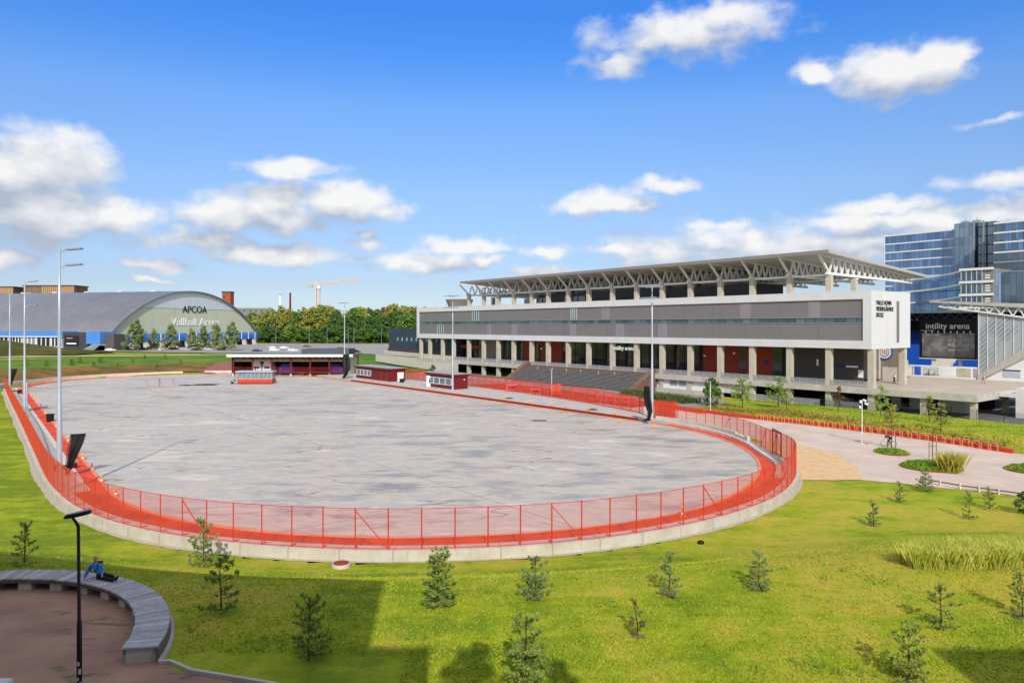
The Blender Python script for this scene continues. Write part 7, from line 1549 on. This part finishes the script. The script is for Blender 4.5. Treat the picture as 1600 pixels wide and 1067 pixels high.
for s in (-.35, .4): q = MB(); q.tube([p+Vector((s, 0, 0)), p+Vector((s, 0, 1.9))], .035, 6); q.build('stake', MT['wood'], t)
q = MB(); q.bar(p+Vector((-.35, 0, 1.4)), p+Vector((.4, 0, 1.4)), .05); q.build('tie_bar', MT['wood'], t)
p0 = at(1393, 703, .05)
for s, lab in ((-.45, 'left timber stake of the sapling in the small oval bed'), (.45, 'right timber stake of the sapling in the small oval bed')):
    q = MB(); q.tube([p0+Vector((s, 0, 0)), p0+Vector((s, 0, 1.8))], .035, 6); tag(q.build('tree_stake', MT['wood']), lab, 'stake')
def bed(c, rx, ry, h, label, seed):
    rg = np.random.default_rng(seed); n = int(900*rx*ry/3); a = rg.uniform(0, 6.283, n); r = np.sqrt(rg.uniform(0, 1, n)); X = c.x+rx*r*np.cos(a); Y = c.y+ry*r*np.sin(a); Z = c.z+h*rg.uniform(.2, 1, n)*(1-r**4)
    t = thing('planting_bed', label, 'planting bed', c); q = MB(); q.quads(quads_at(np.stack([X, Y, Z], 1), .26, rg, np.array([0, 0, 1.]))); o = q.build('ground_cover', LM['bankg'], t, fix=False); o['kind'] = 'stuff'
    q = MB(); k = 40; q.add([(c.x+rx*f*1.02*math.cos(6.283*i/k), c.y+ry*f*1.02*math.sin(6.283*i/k), c.z+z) for f, z in ((1, .0), (1, .10), (.97, .10), (.97, 0)) for i in range(k)], [(j*k+i, j*k+(i+1) % k, (j+1)*k+(i+1) % k, (j+1)*k+i) for j in range(3) for i in range(k)]); q.build('edging', MT['rust'], t); q = MB(); q.add([(c.x+rx*.96*math.cos(6.283*i/k), c.y+ry*.96*math.sin(6.283*i/k), c.z+.03) for i in range(k)], [tuple(range(k))]); q.build('soil', mat('dark soil', '4a4030', .95, .3, 3) if 'dark soil' not in bpy.data.materials else bpy.data.materials['dark soil'], t)
bed(at(1393, 707, .04), 1.65, 2.0, .3, 'small oval planting bed of low green herbs behind the cyclist', 1); bed(at(1455, 730, .04), 2.75, 2.6, .5, 'large oval planting bed of green herbs on the pink path', 2); bed(at(1612, 735, .04), 2.2, 2.2, .4, 'planting bed cut by the right edge on the pink path', 3)
def blades(P, hmin, hmax, w_, rg, lean=.25):
    n = len(P); h = rg.uniform(hmin, hmax, n)[:, None]; a = rg.uniform(0, 6.283, n); s = np.stack([np.cos(a), np.sin(a), 0*a], 1)*w_; l = rg.normal(size=(n, 3))*lean*np.array([1, 1, 0]); up = np.array([0, 0, 1.])
    return np.stack([P-s*.5, P+s*.5, P+up*h*.6+l*h*.4+s*.35, P+up*h+l*h], 1)
rg = np.random.default_rng(5)
c = at(1490, 738, .1); n = 500; X = c.x+rg.normal(size=n)*.35; Yy = c.y+.4+rg.normal(size=n)*.35; q = MB(); q.quads(blades(np.stack([X, Yy, 0*X+.1], 1), .9, 2.0, .05, rg)); tag(q.build('ornamental_grass', LM['straw'], fix=False), 'tall clump of yellow ornamental grass at the right end of the large planting bed', 'grass clump')
# tall yellow reed patch
RT = [list(range(864, 905, 4)), []]
RT[1] = [ground(1500, y_).y for y_ in RT[0]]
Pr = []
while len(Pr) < 14000:
    px, py = rg.uniform(1405, 1660), rg.uniform(868, 899)
    if py > 893-abs(px-1520)*.03 or (px < 1440 and py > 880+(px-1405)*.4) or (px < 1460 and py < 878-(px-1405)*.2): continue
    Yv = float(np.interp(py, RT[0], RT[1])); Xv = (px-800)/F*Yv; Pr.append((Xv, Yv, G(Xv, Yv)-.02))
q = MB(); q.quads(blades(np.array(Pr), 0.35, 1.15, .026, rg, .22)); o = q.build('tall_grass', LM['reed'], fix=False); tag(o, 'wide patch of tall yellow green grass at the right edge of the lawn', 'tall grass', kind='stuff')
# hedge strip before the plinth, weeds on the bank
def strip(name, pts, n, hmin, hmax, w_, mt, label, cat, seed, spread):
    rg = np.random.default_rng(seed); P = []
    for i in range(n):
        k = rg.integers(0, len(pts)-1); f = rg.uniform(); u = pts[k][0]+(pts[k+1][0]-pts[k][0])*f; v = pts[k][1]+(pts[k+1][1]-pts[k][1])*f+rg.normal()*spread; x, y = w2(u, v); P.append((x, y, G(x, y)))
    q = MB(); q.quads(blades(np.array(P), hmin, hmax, w_, rg, .5)); tag(q.build(name, LM[mt], fix=False), label, cat, kind='stuff')
strip('low_hedge', [(101, 109), (82, 106)], 2600, .5, 1.3, .16, 'herb', 'low hedge of mixed plants before the white infill wall', 'hedge', 11, 1.2)
strip('bank_weeds', [(74, 99.5), (50, 98.5), (28, 95.5), (0, 94)], 6000, .1, .4, .09, 'straw', 'yellowish wild grass along the foot of the green bank', 'wild grass', 12, 1.5)
strip('bank_brush', [(76, 102), (60, 100), (44, 98), (30, 96)], 2600, .15, .5, .1, 'rusty', 'brownish dry plants along the lower edge of the green bank', 'dry plants', 14, 1.3)
strip('bank_grass', [(72, 108), (40, 107), (0, 107)], 12000, .05, .22, .10, 'bankg', 'short rough grass on the green bank below the deck', 'grass', 13, 5.)
# lawn blades near the camera, and darker weeds
P = []; n = 110000; A_ = rg.uniform(-.78, .78, n*2); Yr = 1/rg.uniform(1/58, 1/20, n*2)
for X_, Y_ in zip(A_*Yr, Yr):
    if len(P) >= n: break
    u_, v_ = uvof(X_, Y_)
    if rink_d(u_, v_) < 4.4+2.5*random.random() or random.random() > S((58-Y_)/26): continue
    r_ = math.hypot(X_-COURT[0], Y_-COURT[1])
    if r_ < 9.3 or (Y_ < 24.2 and X_ < -3.5): continue
    if Y_ > 55 and X_ > 20: continue
    P.append((X_, Y_, G(X_, Y_)-.01))
m, t, b = newmat('grass blades'); v_ = objco(t, world=True); col = ramp(t, M(t, 'ADD', M(t, 'MULTIPLY', noise(t, v_, .35, 5, .65), .6), M(t, 'MULTIPLY', noise(t, v_, 5, 3), .4)), [(.35, (.17, .25, .015)), (.5, (.32, .375, .02)), (.66, (.5, .41, .06))]); t.links.new(col, b.inputs['Base Color']); b.inputs['Roughness'].default_value = .8; b.inputs['Specular IOR Level'].default_value = .15
q = MB(); q.quads(blades(np.array(P), .025, .09, .04, rg, .9)); tag(q.build('lawn_grass', m, fix=False), 'short green and yellow grass of the near lawn', 'grass', kind='stuff')
wc = [(1225,890),(1262,872),(1290,884),(1310,893),(1335,890),(1350,903),(1365,908),(1386,914),(1330,858),(1290,905),(1240,1030),(1290,1048),(1320,1052),(1350,1050),(1255,1040),(1395,1040),(940,945),(960,950),(1130,1045),(1180,1050),(1500,1010),(700,975),(650,1000),(560,900),(420,1000),(300,985)]
P = []
for px, py in wc:
    g_ = ground(px, py)
    for k in range(14): x, y = g_.x+rg.normal()*.25, g_.y+rg.normal()*.22; P.append((x, y, G(x, y)))
q = MB(); q.quads(blades(np.array(P), .06, .22, .06, rg, .9)); tag(q.build('weeds', LM['weed'], fix=False), 'scattered clumps of taller grey green weeds in the lawn', 'weeds', kind='stuff')
# roof planters of the apartment block, whose shadow falls on the lawn
q = MB(); q.quads(quads_at(crown_pts(18.45, 21.6, 1.0, 20, 40, rg, 1, .45)*np.array([1, 1, 1])+np.array([1.3, -1.9, 0]), .22, rg)); q.build('roof_shrub', LM['dark'], ab, fix=False)
q = MB(); q.quads(quads_at(crown_pts(18.45, 20.9, .6, 12, 36, rg, 1, .45)+np.array([4.0, -1.9, 0]), .2, rg)); q.build('roof_shrub', LM['dark'], ab, fix=False)
for k in [k for k, v in TP.items() if not v[2]]:
    t = TP[k][0]
    for ch in list(t.children): bpy.data.objects.remove(ch)
    bpy.data.objects.remove(t)
